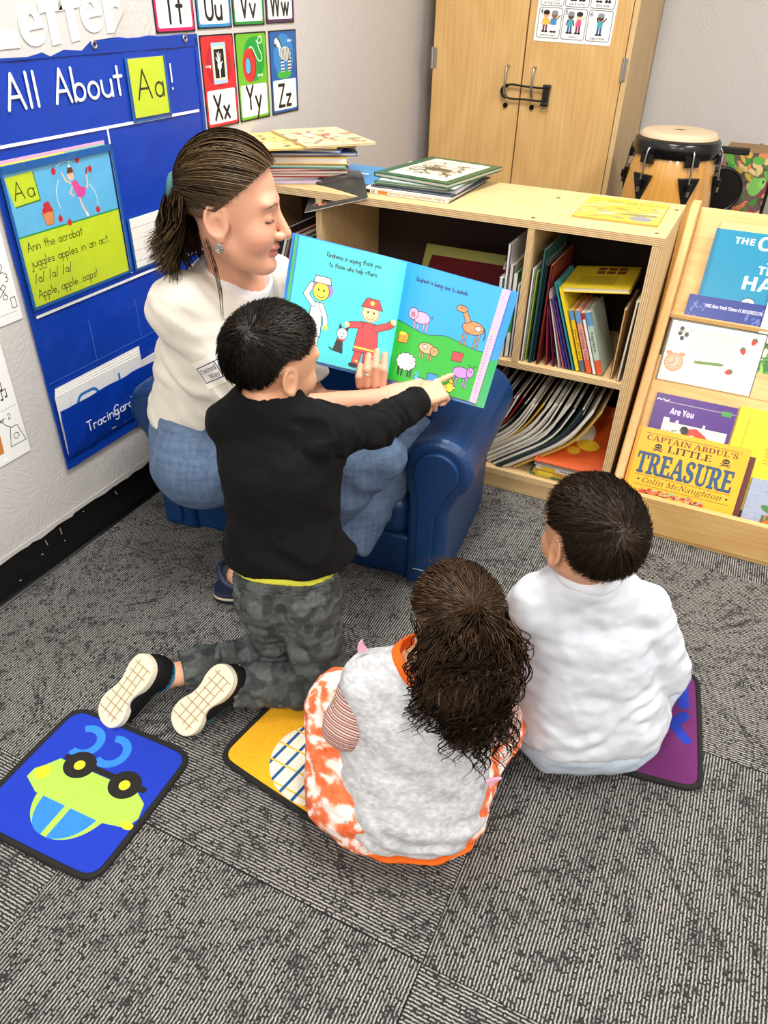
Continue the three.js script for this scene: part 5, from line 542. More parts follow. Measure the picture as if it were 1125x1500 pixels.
// thin hair strands: prisms of three sides along a path, tapering to the tip
function strandGeo(list, center) {
  let nv = 0, ni = 0; for (const s of list) { nv += s.pts.length * 3; ni += (s.pts.length - 1) * 18; } const P = new Float32Array(nv * 3), N = new Float32Array(nv * 3), C = new Float32Array(nv * 3), I = new Uint32Array(ni); let v = 0, k = 0; const T = V(0, 0, 0), A = V(0, 0, 0), B2 = V(0, 0, 0), nn = V(0, 0, 0);
  for (const s of list) { const n = s.pts.length, v0 = v; for (let i = 0; i < n; i++) { T.copy(s.pts[Math.min(n - 1, i + 1)]).sub(s.pts[Math.max(0, i - 1)]).normalize(); A.copy(s.pts[i]).sub(center); A.addScaledVector(T, -A.dot(T)).normalize(); B2.crossVectors(T, A); const t = i / (n - 1), w = s.w * (s.blunt ? 1 - 0.35 * t : t < 0.12 ? 0.6 + t * 3.3 : 1 - 0.85 * Math.pow((t - 0.12) / 0.88, 1.7)), fl = s.flat ?? 0.6; for (let j = 0; j < 3; j++) { const a = j * 2.0944 + 1.5708; nn.copy(B2).multiplyScalar(Math.cos(a)).addScaledVector(A, Math.sin(a)); P[v * 3] = s.pts[i].x + (B2.x * Math.cos(a) + A.x * Math.sin(a) * fl) * w; P[v * 3 + 1] = s.pts[i].y + (B2.y * Math.cos(a) + A.y * Math.sin(a) * fl) * w; P[v * 3 + 2] = s.pts[i].z + (B2.z * Math.cos(a) + A.z * Math.sin(a) * fl) * w; N[v * 3] = nn.x; N[v * 3 + 1] = nn.y; N[v * 3 + 2] = nn.z; C[v * 3] = s.col[0]; C[v * 3 + 1] = s.col[1]; C[v * 3 + 2] = s.col[2]; v++; } }
    for (let i = 0; i < n - 1; i++) for (let j = 0; j < 3; j++) { const a = v0 + i * 3 + j, b = v0 + i * 3 + (j + 1) % 3; I[k++] = a; I[k++] = b; I[k++] = a + 3; I[k++] = b; I[k++] = b + 3; I[k++] = a + 3; } }
  const g = new THREE.BufferGeometry(); g.setAttribute('position', new THREE.BufferAttribute(P, 3)); g.setAttribute('normal', new THREE.BufferAttribute(N, 3)); g.setAttribute('color', new THREE.BufferAttribute(C, 3)); g.setAttribute('uv', new THREE.BufferAttribute(new Float32Array(nv * 2), 2)); g.setIndex(new THREE.BufferAttribute(I, 1)); return g;
}
// a head frame: x forward, y up, z to the person's right
function headFrame(c, f, tilt = 0, scale = 1) { const F = f.clone().normalize(); let U = V(0, 1, 0); U.addScaledVector(F, -F.y).normalize(); let S = V(0, 0, 0).crossVectors(F, U); if (tilt) { U = U.clone().multiplyScalar(Math.cos(tilt)).addScaledVector(S, Math.sin(tilt)); S = V(0, 0, 0).crossVectors(F, U); } return { c, F, U, S, k: scale, out: (x, y, z) => c.clone().addScaledVector(F, x * scale).addScaledVector(U, y * scale).addScaledVector(S, z * scale), dir: (x, y, z) => F.clone().multiplyScalar(x).addScaledVector(U, y).addScaledVector(S, z), loc: (x, y, z) => { const dx = (x - c.x) / scale, dy = (y - c.y) / scale, dz = (z - c.z) / scale; return [dx * F.x + dy * F.y + dz * F.z, dx * U.x + dy * U.y + dz * U.z, dx * S.x + dy * S.y + dz * S.z]; } }; }
const CRAN = { adult: [-0.002, 0.034, 0, 0.089, 0.088, 0.075], child: [-0.012, 0.03, 0, 0.103, 0.092, 0.083] };
function headField(kind) {
  const C = CRAN[kind], ad = kind === 'adult', jaw = ad ? 1 : 0.8;
  const cap = (x, y, z, ax, ay, az, bx2, by, bz, ra, rb) => { const dx = bx2 - ax, dy = by - ay, dz = bz - az, px = x - ax, py = y - ay, pz = z - az; const t = clamp((px * dx + py * dy + pz * dz) / (dx * dx + dy * dy + dz * dz)); return Math.hypot(px - dx * t, py - dy * t, pz - dz * t) - mix(ra, rb, t); };
  return (x, y, zz) => { const z = Math.abs(zz);
    let d = ell(x, y, z, ...C);
    d = smin(d, ell(x, y, z, 0.03, -0.03, 0, 0.062, 0.078, 0.058), 0.03);
    d = smin(d, cap(x, y, z, -0.005, -0.062 * jaw, 0.046, 0.064, -0.1 * jaw, 0.01, 0.018, 0.019), 0.03);
    d = smin(d, ell(x, y, z, 0.058, -0.04, 0.034, 0.03, 0.028, 0.026), 0.02);          // cheek
    d = smin(d, ell(x, y, z, 0.075, 0.024, 0.022, 0.016, 0.011, 0.03), 0.018);         // brow
    d = smin(d, ell(x, y, z, 0.079, -0.1 * jaw, 0, 0.017, 0.015, 0.02), 0.018);        // chin
    d = smax(d, -ell(x, y, z, 0.1, 0.0, 0.032, 0.016, 0.011, 0.017), 0.012);           // socket
    d = smin(d, ell(x, y, z, 0.0745, -0.003, 0.031, 0.0135, 0.0125, 0.0155), 0.003);   // lid over the eyeball
    const ns = ad ? 1 : 0.75; d = smin(d, cap(x, y, z, 0.087, 0.012, 0, 0.087 + 0.026 * ns, -0.034, 0, 0.007, 0.0105 * ns), 0.012); d = smin(d, ell(x, y, z, 0.099, -0.04, 0.011, 0.012 * ns, 0.008, 0.008), 0.007);
    d = smin(d, ell(x, y, z, 0.0895, -0.062, 0, 0.011, 0.0068, 0.021), 0.006); d = smin(d, ell(x, y, z, 0.0865, -0.0755, 0, 0.0115, 0.0068, 0.018), 0.006); d = smax(d, -ell(x, y, z, 0.1, -0.0688, 0, 0.009, 0.0014, 0.024), 0.003);
    // ear: a tilted dish with a rim
    const ez = ad ? 0.078 : 0.083, cx = x + 0.012, cy = y + 0.012, rx = cx * 0.97 + cy * 0.24, ry = cy * 0.97 - cx * 0.24; const rim = Math.hypot(Math.hypot(rx / 0.72, ry - (ry > 0 ? 0.004 : 0)) - 0.026, (z - ez - rx * -0.25) * 1) - 0.0052; const dish = ell(rx, ry, z, 0, -0.002, ez - 0.003, 0.018, 0.026, 0.006); d = smin(d, smin(dish, rim, 0.006), 0.005); d = smax(d, -ell(rx, ry, z, 0.002, -0.006, ez + 0.0045, 0.0085, 0.0135, 0.0065), 0.004); d = smin(d, ell(rx, ry, z, -0.001, -0.03, ez - 0.001, 0.009, 0.01, 0.006), 0.006);
    return d; };
}
const field = (H, loc) => (x, y, z) => { const p = H.loc(x, y, z); return loc(p[0], p[1], p[2]) * H.k; };
const onCran = (H, kind, d, lift = 0) => { const C = CRAN[kind]; return H.out(C[0] + d.x * (C[3] + lift), C[1] + d.y * (C[4] + lift), d.z * (C[5] + lift)); };
// a hand as bones: w wrist, d towards the fingers, n out of the back of the hand, th: which side the thumb is on
function handBones(w, d, n, s, th, curl, spread = 0.12) {
  const D = d.clone().normalize(), Nn = n.clone().addScaledVector(D, -n.dot(D)).normalize(), X = V(0, 0, 0).crossVectors(D, Nn).multiplyScalar(th), L = [], at = (a, b, c) => w.clone().addScaledVector(D, a * s).addScaledVector(X, b * s).addScaledVector(Nn, c * s);
  const base = [0.03, 0.01, -0.01, -0.028], len = [0.07, 0.078, 0.072, 0.056];
  for (let i = 0; i < 4; i++) { L.push([at(0, base[i] * 0.55, 0), at(0.085 - 0.004 * i, base[i], 0), 0.016 * s, 0.0115 * s]); let p = at(0.085 - 0.004 * i, base[i], 0), a = 0; const side = base[i] * spread * 20; for (let k = 0; k < 3; k++) { a += curl[i] * [0.75, 1, 0.7][k]; const l = len[i] * [0.46, 0.3, 0.24][k] * s; const q = p.clone().addScaledVector(D, Math.cos(a) * l).addScaledVector(Nn, -Math.sin(a) * l).addScaledVector(X, side * l * 0.4); L.push([p, q, (0.0095 - k * 0.0008) * s, (0.0088 - k * 0.0009) * s]); p = q; } }
  let p = at(0.025, 0.028, -0.006), q = at(0.058, 0.05, -0.014 - 0.014 * curl[4]), r = at(0.086, 0.05 - 0.012 * curl[4], -0.018 - 0.022 * curl[4]), e = at(0.108, 0.044 - 0.02 * curl[4], -0.02 - 0.03 * curl[4]); L.push([p, q, 0.015 * s, 0.0115 * s], [q, r, 0.0112 * s, 0.0098 * s], [r, e, 0.0098 * s, 0.008 * s]);
  return L;
}
function skinMesh(list, tone) { const gs = list.map((g) => g.index ? g.toNonIndexed() : g); return mergeGeometries(gs); }
const weave = dataTex(128, 128, (x, y) => { const v = 128 + 70 * ((x + y) % 4 < 2 ? 1 : -1) * (0.4 + 0.6 * Math.abs(N2(x * 0.3, y * 0.3))); return [v, v, v]; }, false);
const cloth = (extra = {}) => new THREE.MeshPhysicalMaterial({ vertexColors: true, roughness: 0.9, specularIntensity: 0.35, sheen: 0.1, sheenRoughness: 0.6, ...extra });
const mSkin = new THREE.MeshPhysicalMaterial({ vertexColors: true, roughness: 0.52, sheen: 0.15, sheenRoughness: 0.5 });
const mHair = new THREE.MeshPhysicalMaterial({ vertexColors: true, roughness: 0.5 });
const baseAt = (o, g) => g.translate(-o.position.x, -o.position.y, -o.position.z);
// ---------- the reading woman ----------
const bookQuad = { TL: atD(434, 345, 1.60), GT: atD(597, 386, 1.665), GB: atD(568, 556, 1.66), BL: atD(410, 516, 1.60), TR: atD(748, 428, 1.62), BR: atD(697, 592, 1.625) };
{
  const P = thing('person', 'woman with brown half-tied hair in white tee and blue trousers reading aloud', 'person', [0.45, 0, -1.3]);
  const J = { pel: atD(306, 640, 1.80), chest: V(0.4, 0.6, -1.3), rsh: atD(268, 452, 1.53), relb: atD(388, 606, 1.64), rwr: atD(562, 584, 1.625), rhip: atD(296, 672, 1.76), lhip: atD(336, 640, 1.9), rkn: atD(548, 668, 1.68), lkn: atD(596, 648, 1.8), ran: atD(392, 826, 1.86), lan: atD(470, 815, 1.92) };
  J.lsh = V(J.rsh.x + 0.02, J.rsh.y - 0.03, J.rsh.z - 0.29); J.mid = J.rsh.clone().lerp(J.lsh, 0.5); J.neck = V(J.mid.x + 0.02, J.mid.y + 0.035, J.mid.z); J.lelb = atD(455, 590, 1.9); J.lwr = atD(530, 588, 1.74);
  const H = headFrame(atD(337, 305, 1.45), V(0.9, -0.1, -0.42), -0.04, 0.98);
  const skin = lin('#dca183'), lip = lin('#bb6a62'), brow = lin('#6f4c38'), lash = lin('#3a2620'), blush = lin('#d48a72');
  const legs = [[J.pel, J.rhip, 0.115, 0.1], [J.pel, J.lhip, 0.115, 0.1], [J.rhip, J.rkn, 0.085, 0.052], [J.lhip, J.lkn, 0.085, 0.052], [J.rkn, J.ran, 0.05, 0.034], [J.lkn, J.lan, 0.05, 0.034]];
  const up = [[J.pel, J.chest, 0.1, 0.1], [J.chest, J.mid, 0.1, 0.07], [J.mid, J.rsh, 0.055, 0.042], [J.mid, J.lsh, 0.055, 0.042], [J.rsh, J.relb, 0.042, 0.037], [J.relb, J.rwr, 0.036, 0.0235], [J.lsh, J.lelb, 0.042, 0.036], [J.lelb, J.lwr, 0.034, 0.024], [J.neck, H.out(-0.01, -0.05, 0), 0.05, 0.047]];
  const body = blobs([...legs, ...up], 0.035), [bm, bM] = boxOf([...legs, ...up], 0.02);
  const hf = headField('adult');
  const face = (x, y, z) => { const [a, b, c0] = H.loc(x, y, z), c = Math.abs(c0); let t = skin; t = mixc(t, blush, 0.5 * Math.exp(-((a - 0.07) ** 2 + (b + 0.036) ** 2 + (c - 0.042) ** 2) / 0.0006)); t = mixc(t, blush, 0.6 * Math.exp(-((a - 0.112) ** 2 + (b + 0.036) ** 2 + c * c) / 0.0002)); const dl = Math.max(Math.abs(b + 0.0688) / 0.0115, c / 0.022); if (a > 0.075) t = mixc(t, lip, 1 - sstep(0.75, 1.1, dl)); const by = 0.0245 - 0.7 * (c - 0.03) ** 2 * 20; if (a > 0.05) t = mixc(t, brow, 0.85 * (1 - sstep(0.0016, 0.0036, Math.abs(b - by))) * sstep(0.01, 0.014, c) * (1 - sstep(0.048, 0.054, c))); const ly = -0.0098 + 4 * (c - 0.031) ** 2; if (a > 0.066) t = mixc(t, lash, (1 - sstep(0.0012, 0.0026, Math.abs(b - ly))) * (1 - sstep(0.0135, 0.017, Math.abs(c - 0.031)))); return t; };
  const sk = () => skin;
  // left hand: fingers lying up the page at the gutter; right hand under the boy's
  const fl = (u0, v0, u1, v1, u2, v2, d, r) => [[atD(u0, v0, d + 0.015), atD(u1, v1, d - 0.004), r * 1.08, r], [atD(u1, v1, d - 0.004), atD(u2, v2, d), r, r * 0.82]];
  const lh = [[J.lwr, atD(545, 572, 1.665), 0.024, 0.022], [J.lwr, atD(556, 570, 1.665), 0.022, 0.018], ...fl(527, 564, 526, 552, 528, 536, 1.624, 0.0082), ...fl(537, 563, 537, 542, 540, 521, 1.62, 0.0087), ...fl(549, 563, 550, 538, 552, 515, 1.62, 0.0088), ...fl(560, 564, 562, 542, 564, 520, 1.624, 0.0086), [atD(548, 574, 1.665), atD(575, 564, 1.69), 0.013, 0.009]];
  const rd = atD(640, 572, 1.615).sub(J.rwr), rh = handBones(J.rwr, rd, V(0.1, 1, 0.4), 0.92, -1, [0.5, 0.6, 0.65, 0.7, 0.4]);
  const hb = (L, k, h) => nets(blobs(L, k), ...boxOf(L, 0.012), h, { color: sk });
  const headBox = [H.c.clone().addScalar(-0.15), H.c.clone().addScalar(0.15)];
  const neckBones = blobs([[J.neck, H.out(-0.012, -0.05, 0), 0.05, 0.046]], 0.01), hF = field(H, hf);
  obj('body', baseAt(P, skinMesh([nets(body, bm, bM, 0.009, { color: sk }), nets((x, y, z) => smin(hF(x, y, z), neckBones(x, y, z), 0.02), ...headBox, 0.0026, { color: face }), hb(lh, 0.003, 0.0022), hb(rh, 0.006, 0.0028)])), mSkin, P);
  obj('ring', baseAt(P, new THREE.TorusGeometry(0.0092, 0.0013, 8, 20).rotateX(1.2).translate(...atD(537.5, 549, 1.618).toArray())), mat(0xd9d6d0, 0.15, { metalness: 1 }), P);
  // white tee: wide sleeves down to the elbow, loose at the waist
  const sEnd = J.rsh.clone().lerp(J.relb, 0.86), lEnd = J.lsh.clone().lerp(J.lelb, 0.8), side = V(0.07, 0, -0.997);
  const w1 = V(J.pel.x - 0.0, J.pel.y + 0.085, J.pel.z - 0.02), cR = V(J.rsh.x - 0.01, J.rsh.y - 0.14, J.rsh.z - 0.06), cL = cR.clone().addScaledVector(side, 0.15);
  const shirtL = [[J.mid, J.rsh, 0.062, 0.06], [J.mid, J.lsh, 0.062, 0.058], [J.rsh, sEnd, 0.062, 0.075], [J.lsh, lEnd, 0.06, 0.068], [J.mid, cR, 0.076, 0.09], [J.mid, cL, 0.076, 0.09], [cR, w1.clone().addScaledVector(side, -0.045), 0.092, 0.108], [cL, w1.clone().addScaledVector(side, 0.06), 0.09, 0.1], [J.mid, J.neck, 0.07, 0.058]];
  const shirtB = blobs(shirtL, 0.05), armDir = sEnd.clone().sub(J.rsh), lDir = lEnd.clone().sub(J.lsh);
  const hem = plane(V(w1.x, w1.y - 0.028, w1.z), V(0.12, -1, 0.05)), cuffR = plane(sEnd, armDir), cuffL = plane(lEnd, lDir), collarC = V(J.neck.x + 0.018, J.neck.y + 0.042, J.neck.z);
  const fold = (x, y, z) => 0.006 * fbm3(x * 9 + 2, y * 16 + x * 9, z * 9, 2) + 0.0035 * Math.sin((y * 0.8 + x * 0.75 - z * 0.3) * 70 + 4 * N3(x * 6, y * 6, z * 6)) * sstep(0.72, 0.5, y);
  const armT = (x, y, z) => ((x - J.rsh.x) * armDir.x + (y - J.rsh.y) * armDir.y + (z - J.rsh.z) * armDir.z) / armDir.lengthSq();
  const near = (x, y, z, a, b) => { const d = b.clone().sub(a), t = clamp(((x - a.x) * d.x + (y - a.y) * d.y + (z - a.z) * d.z) / d.lengthSq()); return Math.hypot(x - a.x - d.x * t, y - a.y - d.y * t, z - a.z - d.z * t); };
  const shirtF = (x, y, z) => { let d = shirtB(x, y, z) - fold(x, y, z); d = smax(d, hem(x, y, z), 0.008); if (near(x, y, z, J.rsh, J.relb) < 0.1 && armT(x, y, z) > 0.5) d = smax(d, cuffR(x, y, z), 0.006); if (near(x, y, z, J.lsh, J.lelb) < 0.09) d = smax(d, cuffL(x, y, z), 0.006); d = smax(d, -(Math.hypot(x - collarC.x, (y - collarC.y) * 0.8, z - collarC.z) - 0.066), 0.006); return d; };
  const white = lin('#dcd5c8'), rib = lin('#e4e2e2');
  obj('tee_shirt', baseAt(P, nets(shirtF, ...boxOf(shirtL, 0.03), 0.0048, { color: (x, y, z) => Math.hypot(x - collarC.x, (y - collarC.y) * 0.8, z - collarC.z) < 0.086 ? rib : white })), cloth({ bumpMap: weave, bumpScale: 0.0002 }), P);
  // logo patch printed on the sleeve: laid on the cloth along its surface
  const lt = paint(420, 280, (c, w, h) => { c.fillStyle = '#efe9de'; c.fillRect(0, 0, w, h); c.strokeStyle = '#1c2d68'; c.lineWidth = 9; c.strokeRect(16, 60, 388, 160); c.fillStyle = '#efe9de'; c.beginPath(); c.moveTo(232, 60); c.lineTo(232, 220); c.stroke(); say(c, 'United', 30, 132, 'bold 66px serif', '#1c2d68', 190); say(c, 'Way', 92, 200, 'bold 66px serif', '#1c2d68', 130); dot(c, 316, 140, 68, 68, '#1c2d68'); dot(c, 316, 140, 58, 58, '#efe9de'); dot(c, 316, 140, 52, 52, '#1c2d68'); c.strokeStyle = '#e4dfd6'; c.lineWidth = 7; for (const r of [18, 30, 42]) { c.beginPath(); c.arc(316, 150, r, Math.PI, 0); c.stroke(); } wire(c, [[316, 128], [316, 166]], '#e4dfd6', 10); dot(c, 316, 116, 9, 9, '#e4dfd6'); c.strokeStyle = '#e4dfd6'; c.lineWidth = 8; c.beginPath(); c.arc(316, 140, 46, 0.5, 2.6); c.stroke(); });
// laid on the cloth: a rectangle in the tangent plane of the sleeve, dropped along the sleeve's own normal
  const grad = (fn, p) => { const h = 0.004; return V(fn(p.x + h, p.y, p.z) - fn(p.x - h, p.y, p.z), fn(p.x, p.y + h, p.z) - fn(p.x, p.y - h, p.z), fn(p.x, p.y, p.z + h) - fn(p.x, p.y, p.z - h)).normalize(); };
  const decal = (fn, c, right, w, h, n) => { for (let k = 0; k < 30; k++) c.addScaledVector(grad(fn, c), -fn(c.x, c.y, c.z)); const N = grad(fn, c), X = right.clone().addScaledVector(N, -right.dot(N)).normalize(), Y = V(0, 0, 0).crossVectors(N, X), pos = [], uv = [], idx = []; for (let j = 0; j <= n; j++) for (let i = 0; i <= n; i++) { const p = c.clone().addScaledVector(X, (i / n - 0.5) * w).addScaledVector(Y, (j / n - 0.5) * h).addScaledVector(N, 0.03); for (let k = 0; k < 80; k++) { const d = fn(p.x, p.y, p.z); if (d < 0.0014) break; p.addScaledVector(N, -d * 0.6); } pos.push(p.x, p.y, p.z); uv.push(i / n, j / n); } for (let j = 0; j < n; j++) for (let i = 0; i < n; i++) { const q = j * (n + 1) + i; idx.push(q, q + 1, q + n + 1, q + 1, q + n + 2, q + n + 1); } const g = new THREE.BufferGeometry(); g.setAttribute('position', new THREE.Float32BufferAttribute(pos, 3)); g.setAttribute('uv', new THREE.Float32BufferAttribute(uv, 2)); g.setIndex(idx); g.computeVertexNormals(); return g; };
  obj('sleeve_logo', baseAt(P, decal(shirtF, atD(298, 560, 1.45), atD(335, 540, 1.45).sub(atD(275, 574, 1.45)), 0.092, 0.061, 14)), new THREE.MeshPhysicalMaterial({ map: lt, roughness: 0.9, side: THREE.DoubleSide }), P);
  // blue trousers, wide in the leg
  const hemL = atD(508, 784, 1.87), trL = [[w1.clone().addScaledVector(side, -0.04), J.rhip, 0.105, 0.11], [w1.clone().addScaledVector(side, 0.05), J.lhip, 0.1, 0.105], [J.pel, J.rhip, 0.125, 0.112], [J.pel, J.lhip, 0.125, 0.11], [J.rhip, J.rkn, 0.1, 0.064], [J.lhip, J.lkn, 0.095, 0.066], [J.rkn, J.ran.clone().lerp(J.rkn, 0.2), 0.064, 0.07], [J.lkn, hemL, 0.064, 0.072]];
  const trB = blobs(trL, 0.03), waist = plane(V(w1.x, w1.y + 0.03, w1.z), V(0, 1, 0)), hm = plane(hemL, hemL.clone().sub(J.lkn).add(V(-0.1, 0, 0.05)));
  const trF = (x, y, z) => { let d = trB(x, y, z) - 0.004 * fbm3(x * 12, y * 12 + 5, z * 12, 2) - 0.0022 * Math.sin((x * 0.75 + y * 0.9 - z * 0.3) * 62 + 4 * N3(x * 4, y * 4, z * 4)) * (0.2 + 0.9 * sstep(0.6, 0.72, x)); if (x < J.pel.x + 0.13) d = smax(d, waist(x, y, z), 0.006); if (near(x, y, z, J.lkn, hemL) < 0.13) d = smax(d, hm(x, y, z), 0.005); return smax(d, 0.02 - y, 0.01); };
  const dk = lin('#4d6384'), lt2 = lin('#7d92b0'), den = dataTex(256, 256, (x, y) => { const r2 = (Math.sin(x * 12.9898 + y * 78.233) * 43758.5453) % 1, k = 0.8 + 0.2 * Math.abs(r2) + 0.08 * N2(x * 0.6, y * 0.05) + 0.08 * N2(x * 0.05, y * 0.6); return [255 * clamp(k), 255 * clamp(k), 255 * clamp(k)]; });
  obj('trousers', baseAt(P, nets(trF, ...boxOf(trL, 0.03), 0.005, { uv: (x, y, z) => [(x + z * 0.5) * 7, (y + z * 0.5) * 7], color: (x, y, z) => mixc(dk, lt2, clamp(0.5 + 0.2 * N3(x * 60, y * 8, z * 60) + 0.2 * N3(x * 8, y * 90, z * 8))) })), cloth({ map: den, bumpMap: weave, bumpScale: 0.0003 }), P);
  // sandal on the foot behind the boy
  const heel = atD(345, 872, 1.87), toe = heel.clone().add(V(0.2, -0.01, -0.1)); heel.y = 0.045; toe.y = 0.035; const ax = toe.clone().sub(heel).normalize(), footL = [[J.ran, heel.clone().add(V(0.03, 0.03, 0)), 0.034, 0.032], [heel.clone().add(V(0.02, 0.012, 0)), toe.clone().add(V(0, 0.004, 0)), 0.032, 0.026]];
  obj('foot', baseAt(P, nets(blobs(footL, 0.02), ...boxOf(footL, 0.02), 0.005, { color: sk })), mSkin, P);
  const soleS = new THREE.Shape(); soleS.moveTo(-0.045, -0.02); soleS.bezierCurveTo(-0.06, 0.03, -0.01, 0.045, 0.03, 0.036); soleS.bezierCurveTo(0.1, 0.03, 0.14, 0.05, 0.2, 0.04); soleS.bezierCurveTo(0.25, 0.03, 0.25, -0.03, 0.2, -0.042); soleS.bezierCurveTo(0.12, -0.045, 0.1, -0.03, 0.03, -0.036); soleS.bezierCurveTo(0, -0.042, -0.04, -0.04, -0.045, -0.02);
  const ang = -Math.atan2(ax.z, ax.x), layer = (y, d) => new THREE.ExtrudeGeometry(soleS, { depth: d, bevelEnabled: true, bevelSize: 0.003, bevelThickness: 0.003, bevelSegments: 2 }).rotateX(-Math.PI / 2).rotateY(ang).translate(heel.x, y, heel.z);
  const sa = obj('sandal', baseAt(P, layer(0.004, 0.008)), mat(0x1a2030, 0.6), P); obj('midsole', baseAt(P, layer(0.014, 0.004)), mat(0xe0d2b4, 0.6), sa); obj('footbed', baseAt(P, layer(0.022, 0.005)), mat(0x1c2740, 0.6), sa);
  const hp = (a, b, y) => heel.clone().addScaledVector(ax, a).addScaledVector(V(-ax.z, 0, ax.x), b).setY(y); for (const g of [tube([hp(0.06, 0.038, 0.03), hp(-0.01, 0.043, 0.07), hp(-0.03, 0.0, 0.085), hp(-0.01, -0.043, 0.07), hp(0.06, -0.038, 0.03)], 0.008, 30, 6), tube([hp(0.12, 0.045, 0.03), hp(0.1, 0.02, 0.075), hp(0.1, -0.02, 0.075), hp(0.12, -0.045, 0.03)], 0.009, 24, 6)]) obj('strap', baseAt(P, g), mat(0x18233c, 0.55), sa);
  // hair: cap, combed-back strands, tie and the loose lower part
  const hair = [], r = rng(301), cols = ['#7d5d3e', '#94714c', '#b6915f', '#d8b57f', '#664930', '#a17c50'].map(lin), tie = onCran(H, 'adult', V(-0.985, -0.05, 0.16).normalize(), 0.018), T = V(-0.985, -0.05, 0.16).normalize();
  const line = (d) => d.x > -0.15 ? d.y - (-0.2 + 0.95 * d.x) : d.y + 0.5, zone = (d) => line(d) > -0.03;
  const capF = field(H, (x, y, z) => { const C = CRAN.adult; let d = ell(x, y, z, C[0], C[1] + 0.004, 0, C[3] + 0.011, C[4] + 0.013, C[5] + 0.0095); const q = V((x - C[0]) / C[3], (y - C[1]) / C[4], z / C[5]); const l = q.length() || 1; q.divideScalar(l); return smax(d, -line(q) * 0.08, 0.004); });
  const capG = nets(capF, ...headBox, 0.0045, { color: () => lin('#5a422c') });
  for (let i = 0; i < 6500; i++) { let d = V(r() * 2 - 1, r() * 2 - 1, r() * 2 - 1).normalize(); if (!zone(d) || d.y < -0.3) continue; if (i % 2 && !(d.x > 0.2 || d.y > 0.5)) continue; const pts = [], lift = 0.011 + r() * 0.0055, n = 12; const col = mixc(cols[Math.floor(r() * 6)], cols[Math.floor(r() * 6)], 0.5); let bulge = 0; for (let k = 0; k < n; k++) { bulge = Math.sin(Math.PI * k / n) * 0.004; pts.push(onCran(H, 'adult', d, lift + bulge)); const t = T.clone().addScaledVector(d, -T.dot(d)); if (t.length() < 0.06) break; t.normalize(); d = d.clone().addScaledVector(t, 0.17).addScaledVector(V(0, 1, 0), 0.02 * (1 - k / n)).normalize(); } if (pts.length > 3) hair.push({ pts, w: 0.0008 + r() * 0.0009, col, blunt: false }); }
  // loose lower hair: falls behind the ear to the shoulder and flips out
  for (let i = 0; i < 1700; i++) { const a = r(), z0 = mix(-0.9, 0.72, a), d = V(-Math.sqrt(Math.max(0.02, 1 - z0 * z0)) * 0.95, mix(-0.35, 0.0, r()), z0).normalize(), p0 = i % 3 ? onCran(H, 'adult', d, 0.012) : tie.clone(); const len = 0.115 + r() * 0.065, out = H.dir(-1, 0, 0.25 * (z0 > 0 ? 1 : -1)), sway = (r() - 0.5) * 0.05, pts = []; const flip = 0.25 + r() * 0.75; for (let k = 0; k <= 12; k++) { const t = k / 12; pts.push(p0.clone().addScaledVector(V(0, -1, 0), len * (t - 0.22 * flip * t * t * t)).addScaledVector(out, 0.022 * Math.sin(t * 3) + 0.008 * Math.sin(t * 6.5 + z0 * 3) + 0.055 * flip * Math.pow(t, 2.8)).addScaledVector(H.S, sway * t * t + 0.004 * Math.sin(t * 7 + i))); } hair.push({ pts, w: 0.0014 + r() * 0.0016, col: mixc(cols[Math.floor(r() * 6)], cols[Math.floor(r() * 6)], 0.6).map((q) => q * 1.5), blunt: false }); }
  for (let i = 0; i < 34; i++) { const sd = i < 14 ? 1 : -1, p0 = H.out(-0.03 - r() * 0.008, -0.045, sd * (0.072 + r() * 0.004)), pts = []; for (let k = 0; k <= 12; k++) { const t = k / 12; pts.push(p0.clone().addScaledVector(V(0, -1, 0), (0.14 + 0.03 * (i % 3)) * t).addScaledVector(H.F, 0.016 * Math.sin(t * 2.4) * (sd > 0 ? 1 : 2)).addScaledVector(H.S, sd * (0.006 * Math.sin(t * 5 + i) - 0.012 * t))); } hair.push({ pts, w: sd > 0 ? 0.0006 : 0.0018, col: cols[i % 6] }); }
  const hg = mergeGeometries([capG.toNonIndexed(), strandGeo(hair, H.c).toNonIndexed()].map((g) => g)); obj('hair', baseAt(P, hg), mHair, P);
  const tg = new THREE.TorusGeometry(0.02, 0.008, 8, 20); const tm = new THREE.Matrix4().makeBasis(H.S, H.U, H.dir(-1, -0.25, 0)); obj('hair_tie', baseAt(P, tg.applyMatrix4(tm).translate(tie.x, tie.y, tie.z)), mat(0x3f6f74, 0.7), P);
  const ear = H.out(-0.006, -0.058, 0.084), eg = [new THREE.TorusGeometry(0.0075, 0.0014, 6, 16), new THREE.TorusGeometry(0.0035, 0.0012, 6, 12), ...[0, 1, 2, 3, 4, 5].map((k) => new THREE.SphereGeometry(0.0018, 6, 5).translate(0.0055 * Math.cos(k * 1.047), 0.0055 * Math.sin(k * 1.047), 0)), tube([[0, 0.0075, 0], [0.001, 0.012, -0.001], [0, 0.017, -0.003]], 0.0007, 8, 5)].map((g) => (g.index ? g.toNonIndexed() : g)); const em = new THREE.Matrix4().makeBasis(H.F, H.U, H.S); obj('earring', baseAt(P, mergeGeometries(eg).applyMatrix4(em).translate(ear.x, ear.y, ear.z)), mat(0x9fa8a8, 0.25, { metalness: 0.9 }), P);
}
